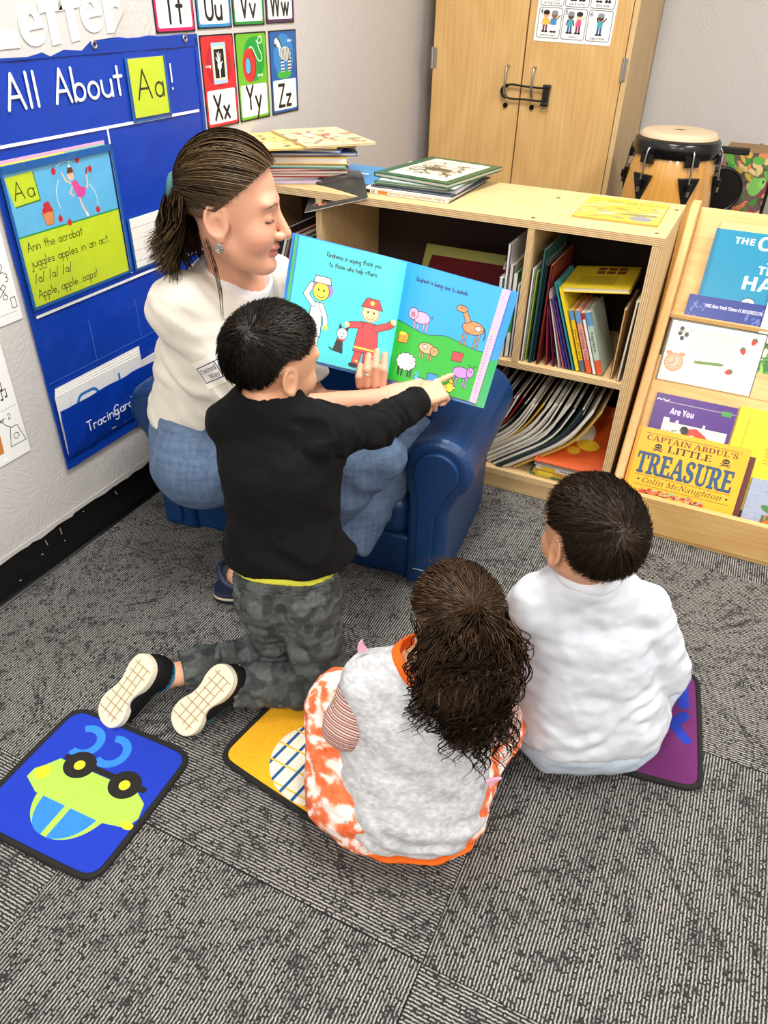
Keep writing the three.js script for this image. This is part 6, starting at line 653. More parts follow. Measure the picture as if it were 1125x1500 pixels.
// ---------- the open picture book she holds ----------
{
  const q = bookQuad, b = thing('open_picture_book', 'open picture book with turquoise and green pages held by the woman', 'book', [q.GB.x, 0, q.GB.z]); b.position.y = q.GB.y;
  const out = V(0, 0, 0).crossVectors(q.TR.clone().sub(q.GT), q.GB.clone().sub(q.GT)).normalize(); if (out.dot(EYE.clone().sub(q.GT)) < 0) out.negate();
  const patch = (A, B, C, D, th0, th1, bulge, inset = 0) => { const n = 16, P = [], U = [], I = []; for (let j = 0; j <= n; j++) for (let i = 0; i <= n; i++) { const u = i / n, v = j / n; const p = A.clone().lerp(B, mix(inset, 1 - inset, u)).lerp(D.clone().lerp(C, mix(inset, 1 - inset, u)), mix(inset, 1 - inset, v)); p.addScaledVector(out, th1 + bulge(u)); P.push(p.x, p.y, p.z); U.push(u, 1 - v); } const m = (n + 1) * (n + 1); for (let j = 0; j <= n; j++) for (let i = 0; i <= n; i++) { const u = i / n, v = j / n; const p = A.clone().lerp(B, mix(inset, 1 - inset, u)).lerp(D.clone().lerp(C, mix(inset, 1 - inset, u)), mix(inset, 1 - inset, v)); p.addScaledVector(out, th0); P.push(p.x, p.y, p.z); U.push(u, 1 - v); }
    const F = [], S = []; for (let j = 0; j < n; j++) for (let i = 0; i < n; i++) { const k = j * (n + 1) + i; F.push(k, k + n + 1, k + 1, k + 1, k + n + 1, k + n + 2); S.push(m + k, m + k + 1, m + k + n + 1, m + k + 1, m + k + n + 2, m + k + n + 1); } const rim = []; for (let i = 0; i < n; i++) rim.push([i, i + 1], [n * (n + 1) + i + 1, n * (n + 1) + i], [(i + 1) * (n + 1), i * (n + 1)], [i * (n + 1) + n, (i + 1) * (n + 1) + n]); for (const [a, c] of rim) S.push(a, c, m + a, c, m + c, m + a);
    const mk = (idx) => { const g = new THREE.BufferGeometry(); g.setAttribute('position', new THREE.Float32BufferAttribute(P, 3)); g.setAttribute('uv', new THREE.Float32BufferAttribute(U, 2)); g.setIndex(idx); const h = g.toNonIndexed(); h.computeVertexNormals(); return h; }; return [mk(F), mk(S)]; };
  const off = (g) => baseAt(b, g), dbl = { side: THREE.DoubleSide };
  const left = paint(1024, 1024, (c, w, h) => { c.fillStyle = '#3fb9bd'; c.fillRect(0, 0, w, h); c.fillStyle = '#2f9f5a'; c.fillRect(0, 0, 26, h); c.fillStyle = '#2b6fb8'; c.fillRect(26, 0, 12, h); ink(c, 'Kindness is saying thank you', 300, 118, 40, '#0a1c1e', 6, { wobble: 0.16, gap: 1.2, sx: 0.78 }); ink(c, 'to those who help others.', 330, 196, 40, '#0a1c1e', 6, { wobble: 0.16, gap: 1.2, sx: 0.78 });
    const K = '#151515', limb = (pts, col, lw) => { wire(c, pts, K, lw + 12); wire(c, pts, col, lw); };   // two generic helpers and a dog
    c.save(); c.translate(-24, 6); limb([[330, 800], [326, 900], [318, 920]], '#f6f6f4', 44); limb([[274, 800], [268, 900], [262, 920]], '#f6f6f4', 44); poly(c, [[250, 520], [352, 520], [366, 810], [236, 810]], '#f6f6f4', K, 7); limb([[262, 540], [190, 470], [230, 380]], '#f6f6f4', 40); limb([[340, 540], [390, 640], [398, 690]], '#f6f6f4', 38); dot(c, 402, 716, 22, 22, '#f2cf3a'); dot(c, 330, 400, 96, 84, '#8a6fb0'); dot(c, 318, 420, 72, 80, '#f4d634'); c.strokeStyle = K; c.lineWidth = 6; c.beginPath(); c.ellipse(318, 420, 72, 80, 0, 0, 7); c.stroke(); poly(c, [[240, 352], [400, 352], [386, 292], [254, 292]], '#f6f6f4', K, 7); dot(c, 294, 410, 9, 11, K); dot(c, 344, 410, 9, 11, K); c.beginPath(); c.arc(318, 440, 34, 0.3, 2.8); c.stroke(); dot(c, 250, 936, 44, 20, '#2b6fb8'); dot(c, 320, 936, 40, 18, '#2b6fb8'); c.restore();
    poly(c, [[470, 900], [570, 910], [556, 800], [500, 780]], '#1a1a1a'); dot(c, 540, 740, 48, 50, '#f4f4f2'); c.lineWidth = 6; c.beginPath(); c.ellipse(540, 740, 48, 50, 0, 0, 7); c.stroke(); poly(c, [[500, 700], [506, 652], [536, 690]], '#1a1a1a'); poly(c, [[560, 690], [600, 660], [588, 712]], '#1a1a1a'); dot(c, 524, 736, 6, 7, K); dot(c, 556, 736, 6, 7, K); dot(c, 540, 762, 9, 7, K); wire(c, [[512, 790], [568, 794]], '#d8323a', 14); wire(c, [[470, 896], [440, 880]], '#1a1a1a', 12);
    limb([[720, 850], [700, 960]], '#e2383a', 62); limb([[800, 850], [806, 970]], '#e2383a', 62); poly(c, [[690, 600], [860, 600], [890, 860], [664, 860]], '#e2383a', K, 7); wire(c, [[668, 826], [886, 826]], '#f2cf3a', 14); limb([[700, 630], [620, 644], [596, 648]], '#e2383a', 50); limb([[850, 630], [940, 590], [976, 560]], '#e2383a', 50); dot(c, 572, 650, 24, 24, '#f0b888'); dot(c, 992, 536, 24, 24, '#f0b888'); dot(c, 776, 510, 76, 80, '#f3bd8a'); c.lineWidth = 6; c.beginPath(); c.ellipse(776, 510, 76, 80, 0, 0, 7); c.stroke(); dot(c, 750, 508, 9, 11, K); dot(c, 804, 508, 9, 11, K); c.beginPath(); c.arc(776, 534, 36, 0.3, 2.8); c.stroke(); poly(c, [[680, 470], [880, 470], [836, 390], [720, 390]], '#d8323a', K, 7); dot(c, 778, 426, 20, 20, '#f2cf3a'); wire(c, [[700, 940], [724, 944]], '#f2cf3a', 12); dot(c, 686, 984, 46, 22, K); dot(c, 812, 990, 46, 22, K); });
  const right = paint(1024, 1024, (c, w, h) => { c.fillStyle = '#1f8fe0'; c.fillRect(0, 0, w, h); c.fillStyle = '#1d9a22'; c.beginPath(); c.moveTo(0, 500); c.bezierCurveTo(200, 540, 300, 600, 460, 540); c.bezierCurveTo(640, 500, 800, 620, w, 560); c.lineTo(w, h); c.lineTo(0, h); c.fill(); c.strokeStyle = '#11351a'; c.lineWidth = 6; c.stroke(); ink(c, 'Kindness is being nice to animals.', 130, 140, 38, '#081626', 6, { wobble: 0.16, gap: 1.2, sx: 0.72 });
    const K = '#141414', legs = (xs, y0, y1, col) => xs.forEach((x) => { wire(c, [[x, y0], [x, y1]], K, 20); wire(c, [[x, y0], [x, y1]], col, 11); }), body = (x, y, rx, ry, col) => { dot(c, x, y, rx, ry, col); c.strokeStyle = K; c.lineWidth = 6; c.beginPath(); c.ellipse(x, y, rx, ry, 0, 0, 7); c.stroke(); }, bin = (x, y, col) => poly(c, [[x, y], [x + 120, y - 6], [x + 108, y + 74], [x + 8, y + 80]], col, K, 6), eyes = (x, y) => { dot(c, x - 10, y, 5, 6, K); dot(c, x + 10, y, 5, 6, K); };
    legs([190, 230, 290, 326], 470, 540, '#f29ab4'); body(250, 440, 92, 52, '#f29ab4'); body(162, 420, 50, 50, '#f29ab4'); eyes(158, 410); body(160, 432, 20, 13, '#e8809e'); wire(c, [[340, 420], [366, 402], [360, 432]], K, 5);
    legs([700, 736, 828, 862], 420, 560, '#b07a48'); body(780, 400, 110, 58, '#b07a48'); poly(c, [[700, 380], [630, 270], [668, 250], [744, 350]], '#b07a48', K, 6); body(626, 262, 56, 30, '#b07a48'); dot(c, 620, 254, 5, 6, K); body(830, 396, 30, 22, '#f0ece2'); wire(c, [[888, 380], [916, 440], [912, 480]], '#2a1a12', 12);
    bin(40, 610, '#ee8a2c'); bin(640, 640, '#d8323a'); bin(430, 880, '#2b7fd0'); dot(c, 90, 608, 40, 14, '#f2cf3a');
    legs([310, 340, 400, 430], 700, 770, '#b98a5a'); body(370, 680, 86, 46, '#c79a68'); body(452, 690, 44, 40, '#b98a5a'); eyes(452, 684); body(350, 670, 26, 18, '#f3efe4');
    legs([110, 150, 220, 250], 880, 960, '#2a2a2a'); for (let k = 0; k < 12; k++) body(180 + 84 * Math.cos(k * 0.5236), 840 + 52 * Math.sin(k * 0.5236), 28, 26, '#f6f6f2'); dot(c, 180, 840, 92, 62, '#f6f6f2'); body(250, 850, 34, 40, '#f6f6f2'); eyes(250, 844);
    legs([720, 750, 830, 858], 820, 920, '#a878c8'); body(780, 800, 92, 48, '#a878c8'); body(874, 780, 38, 46, '#a878c8'); eyes(874, 772); wire(c, [[860, 740], [846, 716], [830, 722]], K, 7); wire(c, [[890, 740], [904, 712], [920, 722]], K, 7);
    body(380, 966, 54, 26, '#3f9fe0'); body(322, 950, 26, 24, '#3f9fe0'); wire(c, [[316, 930], [306, 900]], '#3f9fe0', 12); wire(c, [[330, 930], [338, 902]], '#3f9fe0', 12); body(700, 950, 44, 44, '#f4de30'); body(702, 896, 24, 22, '#f4de30'); eyes(702, 892); body(652, 946, 16, 12, '#f4de30'); body(750, 946, 16, 12, '#f4de30'); dot(c, 702, 906, 8, 5, '#ee8a2c');
    c.fillStyle = '#ef9cb8'; c.fillRect(948, 0, 76, h); c.fillStyle = '#3a2a30'; for (let k = 0; k < 15; k++) { c.save(); c.translate(966, 420 + k * 27); c.rotate(0.3); c.fillRect(0, 0, 22, 5); c.restore(); } for (let k = 0; k < 5; k++) c.fillRect(968, 850 + k * 20, 16, 5); dot(c, 984, 390, 13, 13, '#f2cf3a'); });
  const hump = (g0) => (u) => { const d = g0 ? 1 - u : u; return 0.006 * Math.sin(Math.PI * clamp(d * 2.2)) * (d < 0.46 ? 1 : 0) - 0.004 * Math.exp(-d * 24); };
  const [lf, lsd] = patch(q.TL, q.GT, q.GB, q.BL, 0, 0.006, hump(true)), [rf, rsd] = patch(q.GT, q.TR, q.BR, q.GB, 0, 0.008, hump(false));
  const pl = obj('left_page', off(lf), printed(left, 0.45, dbl), b); obj('page_block', off(lsd), mPage, pl);
  const pr = obj('right_page', off(rf), printed(right, 0.45, dbl), b); obj('page_block', off(rsd), mPage, pr);
  const ext = (A, B, k) => B.clone().add(B.clone().sub(A).multiplyScalar(k));
  const TLx = ext(q.GT, q.TL, 0.035), BLx = ext(q.GB, q.BL, 0.035), TRx = ext(q.GT, q.TR, 0.075), BRx = ext(q.GB, q.BR, 0.09), up = q.GT.clone().sub(q.GB).multiplyScalar(0.018), T = (p) => p.clone().add(up), D = (p) => p.clone().sub(up);
  for (const [A, B, C, Dd] of [[T(TLx), T(q.GT), D(q.GB), D(BLx)], [T(q.GT), T(TRx), D(BRx), D(q.GB)]]) { const [f1, f2] = patch(A, B, C, Dd, -0.005, -0.001, () => 0); obj('cover_board', mergeGeometries([off(f1), off(f2)]), mat(0x2b7fd0, 0.3, dbl), b); }
  const mid = BRx.clone().lerp(TRx, 0.42); { const [f1, f2] = patch(mid.clone().lerp(q.GB, 0.12), mid, D(BRx), D(BRx).lerp(q.GB, 0.12), -0.0008, 0.0004, () => 0); obj('cover_print', mergeGeometries([off(f1), off(f2)]), mat(0x16924a, 0.3, dbl), b); }
}
// ---------- children ----------
function shortHair(H, kind, whorl, zone, cols, seed, count, thick, len) {
  const r = rng(seed), C = CRAN[kind], list = [];
  const clip = (q) => zone(q);
  const capF = field(H, (x, y, z) => { const d = ell(x, y, z, C[0], C[1], 0, C[3] + thick * 0.72, C[4] + thick * 0.8, C[5] + thick * 0.7); const q = V((x - C[0]) / C[3], (y - C[1]) / C[4], z / C[5]); q.divideScalar(q.length() || 1); return smax(d, -clip(q) * 0.085, 0.005); });
  const capG = nets(capF, H.c.clone().addScalar(-0.15), H.c.clone().addScalar(0.15), 0.0045, { color: () => cols[0].map((q) => q * 0.6) });
  for (let i = 0; i < count; i++) { let d = V(r() * 2 - 1, r() * 2 - 1, r() * 2 - 1); if (d.length() > 1) continue; d.normalize(); if (clip(d) < 0.02) continue; const pts = [], n = 5, L = len * (0.7 + r() * 0.5), low = sstep(0.25, -0.1, clip(d) - 0.2); const col = mixc(cols[Math.floor(r() * cols.length)], cols[Math.floor(r() * cols.length)], r()); const sw = 0.5 * Math.exp(-d.distanceTo(whorl) * 2.2) + (r() - 0.5) * 0.5; const l0 = thick * (0.5 + r() * 0.3) + 0.0025 * N3(d.x * 5, d.y * 5, d.z * 5); for (let k = 0; k < n; k++) { const t = k / (n - 1); pts.push(onCran(H, kind, d, l0 + thick * (0.55 + 0.25 * r()) * t * (1 - 0.5 * low))); let tg = d.clone().addScaledVector(whorl, -1); if (d.distanceTo(whorl) < 0.22 && k === 0) tg.addScaledVector(V(r() - 0.5, r() - 0.5, r() - 0.5), 0.22); tg.addScaledVector(d, -tg.dot(d)).normalize(); const side = V(0, 0, 0).crossVectors(d, tg); tg.addScaledVector(side, sw).normalize(); d = d.clone().addScaledVector(tg, L / n / 0.095 * (1 - 0.3 * low)).addScaledVector(V(0, -1, 0), 0.012 * t).normalize(); if (clip(d) < -0.03) break; } if (pts.length > 2) list.push({ pts, w: 0.0007 + r() * 0.0007, col }); }
  return mergeGeometries([capG.toNonIndexed(), strandGeo(list, H.c).toNonIndexed()]);
}
const cranDir = (H, kind, u, v) => { const C = CRAN[kind], rr2 = ray(u, v).normalize(); let t = H.c.distanceTo(EYE) - 0.16, p = V(0, 0, 0), q; for (let k = 0; k < 60; k++) { p.copy(rr2).multiplyScalar(t).add(EYE); q = H.loc(p.x, p.y, p.z); const d = ell(q[0], q[1], q[2], ...C) * H.k; if (d < 0.001) break; t += d * 0.8; } return V((q[0] - C[0]) / C[3], (q[1] - C[1]) / C[4], q[2] / C[5]).normalize(); };
const boyZone = (d) => { const az = Math.abs(d.z); const front = d.y - (-0.08 + 0.8 * Math.max(0, d.x)), ear = az > 0.5 ? d.y - (0.12 - 0.64 * sstep(-0.1, -0.5, d.x)) : 1, nape = d.y + 0.6 + 0.12 * az; return Math.min(front + (d.x < 0 ? 1 : 0), ear + 0.12 * (1 - az), nape, 0.9); };
const wrinkle = (x, y, z, f, a) => a * fbm3(x * f, y * f * 1.6, z * f, 3);
const segT = (x, y, z, a, b) => { const dx = b.x - a.x, dy = b.y - a.y, dz = b.z - a.z; return ((x - a.x) * dx + (y - a.y) * dy + (z - a.z) * dz) / (dx * dx + dy * dy + dz * dz); };
const segD = (x, y, z, a, b) => { const t = clamp(segT(x, y, z, a, b)); return Math.hypot(x - mix(a.x, b.x, t), y - mix(a.y, b.y, t), z - mix(a.z, b.z, t)); };
function bodyMesh(P, H, bones, tone, extra = [], opts = {}) { const sk = () => tone, hf = headField('child'), hF = field(H, hf), neck = blobs([[opts.neck, H.out(-0.015, -0.045, 0), 0.036, 0.037]], 0.01), box = [H.c.clone().addScalar(-0.14), H.c.clone().addScalar(0.14)]; return obj('body', baseAt(P, skinMesh([nets(blobs(bones, 0.03), ...boxOf(bones, 0.02), 0.009, { color: sk }), nets((x, y, z) => smin(hF(x, y, z), neck(x, y, z), 0.018), ...box, 0.0032, { color: sk }), ...extra.map((L) => nets(blobs(L, 0.005), ...boxOf(L, 0.01), 0.0026, { color: sk }))])), mSkin, P); }
{ // ---- boy kneeling in black ----
  const P = thing('person', 'boy in black long-sleeved top and grey camouflage trousers kneeling and pointing', 'person', [0.76, 0, -0.93]);
  const J = { wst: V(0.757, 0.376, -0.942), pel: V(0.765, 0.29, -0.932), chest: V(0.744, 0.523, -0.97), neck: V(0.716, 0.645, -0.985), lsh: V(0.652, 0.606, -0.962), rsh: V(0.82, 0.605, -1.005), relb: V(0.845, 0.553, -1.149), rwr: atD(618, 585, 1.565), lelb: V(0.665, 0.5, -1.06), lwr: V(0.76, 0.52, -1.16), lhip: V(0.732, 0.268, -0.918), rhip: V(0.795, 0.264, -0.946), lkn: V(0.708, 0.05, -0.962), rkn: V(0.838, 0.052, -0.93), lan: V(0.548, 0.066, -0.79), ran: V(0.68, 0.066, -0.826) };
  const H = headFrame(atD(402, 530, 1.3), V(0.42, -0.12, -0.9), 0.05, 0.785), skin = lin('#e0a884');
  const tip = atD(673, 557, 1.606), hd = tip.clone().sub(J.rwr), rh = handBones(J.rwr, hd.clone().add(V(0, 0, 0)), V(0.35, 0.9, 0.25), 0.66, -1, [0.06, 1.15, 1.25, 1.3, 0.55]);
  bodyMesh(P, H, [[J.pel, J.wst, 0.05, 0.05], [J.wst, J.chest, 0.05, 0.056], [J.chest, J.neck, 0.055, 0.036], [J.neck, J.lsh, 0.035, 0.034], [J.neck, J.rsh, 0.035, 0.034], [J.rsh, J.relb, 0.034, 0.027], [J.relb, J.rwr, 0.027, 0.02], [J.lsh, J.lelb, 0.034, 0.027], [J.lelb, J.lwr, 0.027, 0.02], [J.lhip, J.lkn, 0.048, 0.034], [J.rhip, J.rkn, 0.048, 0.034], [J.lkn, J.lan, 0.032, 0.025], [J.rkn, J.ran, 0.032, 0.025]], skin, [rh], { neck: J.neck });
  const back = V(0.38, 0, 0.92), sideV = V(0.92, 0, -0.38);
  const s = (p, a) => p.clone().addScaledVector(sideV, a), hemY = 0.345;
  const top = [[J.neck, J.lsh, 0.044, 0.04], [J.neck, J.rsh, 0.044, 0.04], [s(J.chest, -0.035), J.lsh.clone().add(V(0.018, -0.01, 0)), 0.07, 0.046], [s(J.chest, 0.035), J.rsh.clone().add(V(-0.018, -0.01, 0)), 0.07, 0.046], [s(J.chest, -0.035), s(J.wst, -0.036), 0.07, 0.066], [s(J.chest, 0.035), s(J.wst, 0.04), 0.07, 0.07], [J.chest, J.wst, 0.068, 0.066], [J.neck, J.chest, 0.05, 0.07], [s(J.wst, -0.034), s(J.pel, -0.036), 0.068, 0.07], [s(J.wst, 0.04), s(J.pel, 0.06).add(V(0, 0, -0.05)), 0.07, 0.076], [J.rsh, J.relb, 0.042, 0.038], [J.relb, J.rwr, 0.038, 0.03], [J.lsh, J.lelb, 0.042, 0.038], [J.lelb, J.lwr, 0.038, 0.03]];
  const topA = blobs(top.slice(0, -4), 0.035), topC = blobs(top.slice(-4), 0.02), topB = (x, y, z) => smin(topA(x, y, z), topC(x, y, z), 0.012), cuff = plane(J.relb.clone().lerp(J.rwr, 0.97), J.rwr.clone().sub(J.relb)), hem = plane(V(J.wst.x, hemY, J.wst.z), V(0.05, -1, 0.12));
  const armFold = (x, y, z) => 0.0035 * Math.sin(segT(x, y, z, J.rsh, J.rwr) * 44 + 4 * N3(x * 14, y * 14, z * 14)) * (segD(x, y, z, J.rsh, J.rwr) < 0.07 ? 1 : 0);
  const topF = (x, y, z) => { let d = topB(x, y, z) - wrinkle(x, y, z, 10, 0.006) - armFold(x, y, z) - 0.0035 * Math.sin((y * 1 + 0.4 * x) * 85 + 4 * N3(x * 7, y * 7, z * 7)) * sstep(0.52, 0.38, y); d = smax(d, hem(x, y, z), 0.006); if (segD(x, y, z, J.relb, J.rwr) < 0.07) d = smax(d, cuff(x, y, z), 0.004); return smax(d, -(Math.hypot(x - J.neck.x, (y - J.neck.y - 0.048) * 0.9, z - J.neck.z + 0.006) - 0.054), 0.005); };
  const blk = lin('#0c0c0d'), blk2 = lin('#121212');
  obj('black_top', baseAt(P, nets(topF, ...boxOf(top, 0.03), 0.0048, { color: (x, y, z) => mixc(blk, blk2, clamp(0.5 + 0.5 * N3(x * 120, y * 120, z * 120))) })), cloth({ roughness: 0.95, sheen: 0 }), P);
  const under = [[s(J.wst, -0.032), s(J.pel, -0.032), 0.066, 0.07], [s(J.wst, 0.032), s(J.pel, 0.032), 0.066, 0.07]], uB = blobs(under, 0.04), u0 = plane(V(0, hemY - 0.011, J.wst.z), V(0, -1, 0.1));
  obj('yellow_undershirt', baseAt(P, nets((x, y, z) => smax(uB(x, y, z), u0(x, y, z), 0.003), ...boxOf(under, 0.02), 0.005, { color: () => lin('#d8d84a') })), cloth(), P);
  const pl = [[s(J.pel, -0.032).add(V(0, 0.045, 0)), J.lhip, 0.068, 0.07], [s(J.pel, 0.032).add(V(0, 0.045, 0)), J.rhip, 0.068, 0.072], [J.lhip, J.lkn, 0.068, 0.05], [J.rhip, J.rkn, 0.07, 0.054], [J.lkn, J.lan.clone().lerp(J.lkn, 0.12), 0.05, 0.046], [J.rkn, J.ran.clone().lerp(J.rkn, 0.02), 0.052, 0.048]];
  const pB = blobs(pl, 0.009), wb = plane(V(J.wst.x, hemY - 0.012, J.wst.z), V(-0.04, 1, -0.1)), waistC = V(0.762, 0, -0.938), cl = plane(J.lan.clone().lerp(J.lkn, 0.14), J.lan.clone().sub(J.lkn)), cr = plane(J.ran.clone().lerp(J.rkn, 0.04), J.ran.clone().sub(J.rkn));
  const pF = (x, y, z) => { let d = pB(x, y, z) - wrinkle(x, y, z, 13, 0.008) - 0.003 * Math.sin((y * 1.1 + x * 0.6 + z * 0.3) * 75 + 5 * N3(x * 7, y * 7, z * 7)) * sstep(0.22, 0.1, y); { const cs = (x - waistC.x) * 0.92 - (z - waistC.z) * 0.38; d += 0.006 * Math.exp(-cs * cs / 0.00006) * sstep(0.335, 0.3, y); } const a = Math.atan2(z - waistC.z, x - waistC.x), wz = sstep(hemY - 0.05, hemY - 0.04, y); d -= wz * (0.0018 * Math.sin(a * 46) - 0.004 + 0.0012 * Math.sin(y * 700)); for (const [A, B] of [[J.lan, J.lkn], [J.ran, J.rkn]]) { const t = segT(x, y, z, A, B); if (segD(x, y, z, A, B) < 0.09 && t < 0.3 && t > -0.1) { d += 0.006 * sstep(0.28, 0.16, t); d -= 0.0022 * Math.sin(Math.atan2(y - 0.06, (x - A.x) * 0.6 - (z - A.z) * 0.8) * 16) * sstep(0.26, 0.18, t); } } d -= 0.004 * Math.exp(-(((x - waistC.x) * 0.92 - (z - waistC.z) * 0.38) ** 2) / 0.00001) * 0.4; d = smax(d, wb(x, y, z), 0.004); const sl = segD(x, y, z, J.lkn, J.lan), sr = segD(x, y, z, J.rkn, J.ran); if (sl < 0.09 && sl < sr) d = smax(d, cl(x, y, z), 0.004); if (sr < 0.09 && sr <= sl) d = smax(d, cr(x, y, z), 0.004); return smax(d, 0.004 - y, 0.006); };
  const cam = ['#4f5352', '#62676600'.slice(0, 7), '#3f4343', '#585d5c'].map(lin);
  obj('camouflage_trousers', baseAt(P, nets(pF, ...boxOf(pl, 0.03), 0.0042, { color: (x, y, z) => { const a = N3(x * 17, y * 17, z * 17), b = N3(x * 24 + 8, y * 24, z * 24 - 3), h = 0.9 + 0.2 * N3(x * 150, y * 60, z * 150); const c = a > 0.28 ? cam[1] : b > 0.3 ? cam[2] : a < -0.35 ? cam[3] : cam[0]; return c.map((q) => q * h); } })), cloth({ roughness: 1 }), P);
  // trainers: toes on the floor, cream soles to the camera
  const trainer = (heel, toe, ank, label) => { const ax = toe.clone().sub(heel).normalize(); let n = V(-0.35, 0.3, 0.9); n.addScaledVector(ax, -n.dot(ax)).normalize(); const w = V(0, 0, 0).crossVectors(n, ax).normalize(), m = new THREE.Matrix4().makeBasis(ax, w, n).setPosition(heel); const L = 0.158; const sh = new THREE.Shape(); sh.moveTo(-0.03, 0); sh.bezierCurveTo(-0.03, 0.032, 0.01, 0.034, 0.035, 0.026); sh.bezierCurveTo(0.06, 0.019, 0.07, 0.024, 0.09, 0.034); sh.bezierCurveTo(0.12, 0.045, 0.142, 0.022, 0.14, -0.004); sh.bezierCurveTo(0.138, -0.036, 0.105, -0.036, 0.085, -0.03); sh.bezierCurveTo(0.06, -0.02, 0.04, -0.022, 0.02, -0.03); sh.bezierCurveTo(-0.01, -0.036, -0.03, -0.026, -0.03, 0);
    const sho = obj('trainer', (() => { const bl = [[heel.clone().addScaledVector(n, -0.03), heel.clone().addScaledVector(n, -0.03).addScaledVector(ax, 0.105), 0.031, 0.03], [heel.clone().addScaledVector(n, -0.045), ank, 0.031, 0.033], [heel.clone().addScaledVector(n, -0.02).addScaledVector(ax, 0.02), heel.clone().addScaledVector(n, -0.02).addScaledVector(ax, 0.11), 0.026, 0.03]]; const b = blobs(bl, 0.02), ap = plane(ank.clone(), ank.clone().sub(heel.clone().addScaledVector(n, -0.02))), sp = plane(heel, n), c1 = lin('#131313'), c2 = lin('#1f7fa6'); return baseAt(P, nets((x, y, z) => smax(smax(smax(b(x, y, z), ap(x, y, z), 0.004), sp(x, y, z), 0.003), 0.002 - y, 0.004), ...boxOf(bl, 0.02), 0.0038, { color: (x, y, z) => ap(x, y, z) > -0.008 ? c2 : c1 })); })(), cloth({ roughness: 0.7 }), P);
    const sg = new THREE.ExtrudeGeometry(sh, { depth: 0.012, bevelEnabled: true, bevelSize: 0.003, bevelThickness: 0.003, bevelSegments: 3, curveSegments: 10 }).translate(0, 0, -0.012).applyMatrix4(m); obj('sole', baseAt(P, sg), mat(0xe6dcc4, 0.6), sho);
    const gr = []; for (let k = 0; k < 7; k++) gr.push(bx(0.0022, 0.048 + (k > 3 ? 0.01 : 0) - (k === 2 ? 0.014 : 0), 0.0012).rotateZ(0.25).translate(-0.012 + k * 0.021, 0, 0.0031)); for (const y of [-0.012, 0.004, 0.018]) gr.push(bx(0.135, 0.002, 0.0012).rotateZ(0.05).translate(0.052, y, 0.0031)); obj('tread_groove', mergeGeometries(gr.map((g) => g.toNonIndexed())).applyMatrix4(m).translate(-P.position.x, -P.position.y, -P.position.z), mat(0xb9a078, 0.8), sho).userData.kind = 'stuff';
    const lg = []; for (const [a, b, l, t] of [[-0.01, -0.01, 0.013, 0.3], [-0.004, -0.004, 0.011, -0.4], [0.0, 0.003, 0.009, 0.2]]) lg.push(bx(0.0024, l, 0.0012).rotateZ(t).translate(a, b, 0)); obj('heel_mark', mergeGeometries(lg.map((g) => g.toNonIndexed())).applyMatrix4(new THREE.Matrix4().makeBasis(n, w, ax.clone().negate()).setPosition(heel.clone().addScaledVector(ax, -0.0315).addScaledVector(n, -0.034))).translate(-P.position.x, -P.position.y, -P.position.z), mat(0xe9e6de, 0.6), sho).userData.kind = 'stuff'; return sho; };
  trainer(V(0.527, 0.112, -0.748), V(0.475, 0.02, -0.685), J.lan.clone().add(V(-0.002, 0, 0)), 'left'); trainer(V(0.684, 0.112, -0.796), V(0.622, 0.024, -0.732), J.ran.clone().add(V(0.004, 0, -0.004)), 'right');
  const cols = ['#2e241c', '#4a3a2c', '#6b5846', '#392c22'].map(lin); obj('hair', baseAt(P, shortHair(H, 'child', cranDir(H, 'child', 364, 486), boyZone, cols, 411, 22000, 0.013, 0.045)), mHair, P);
}
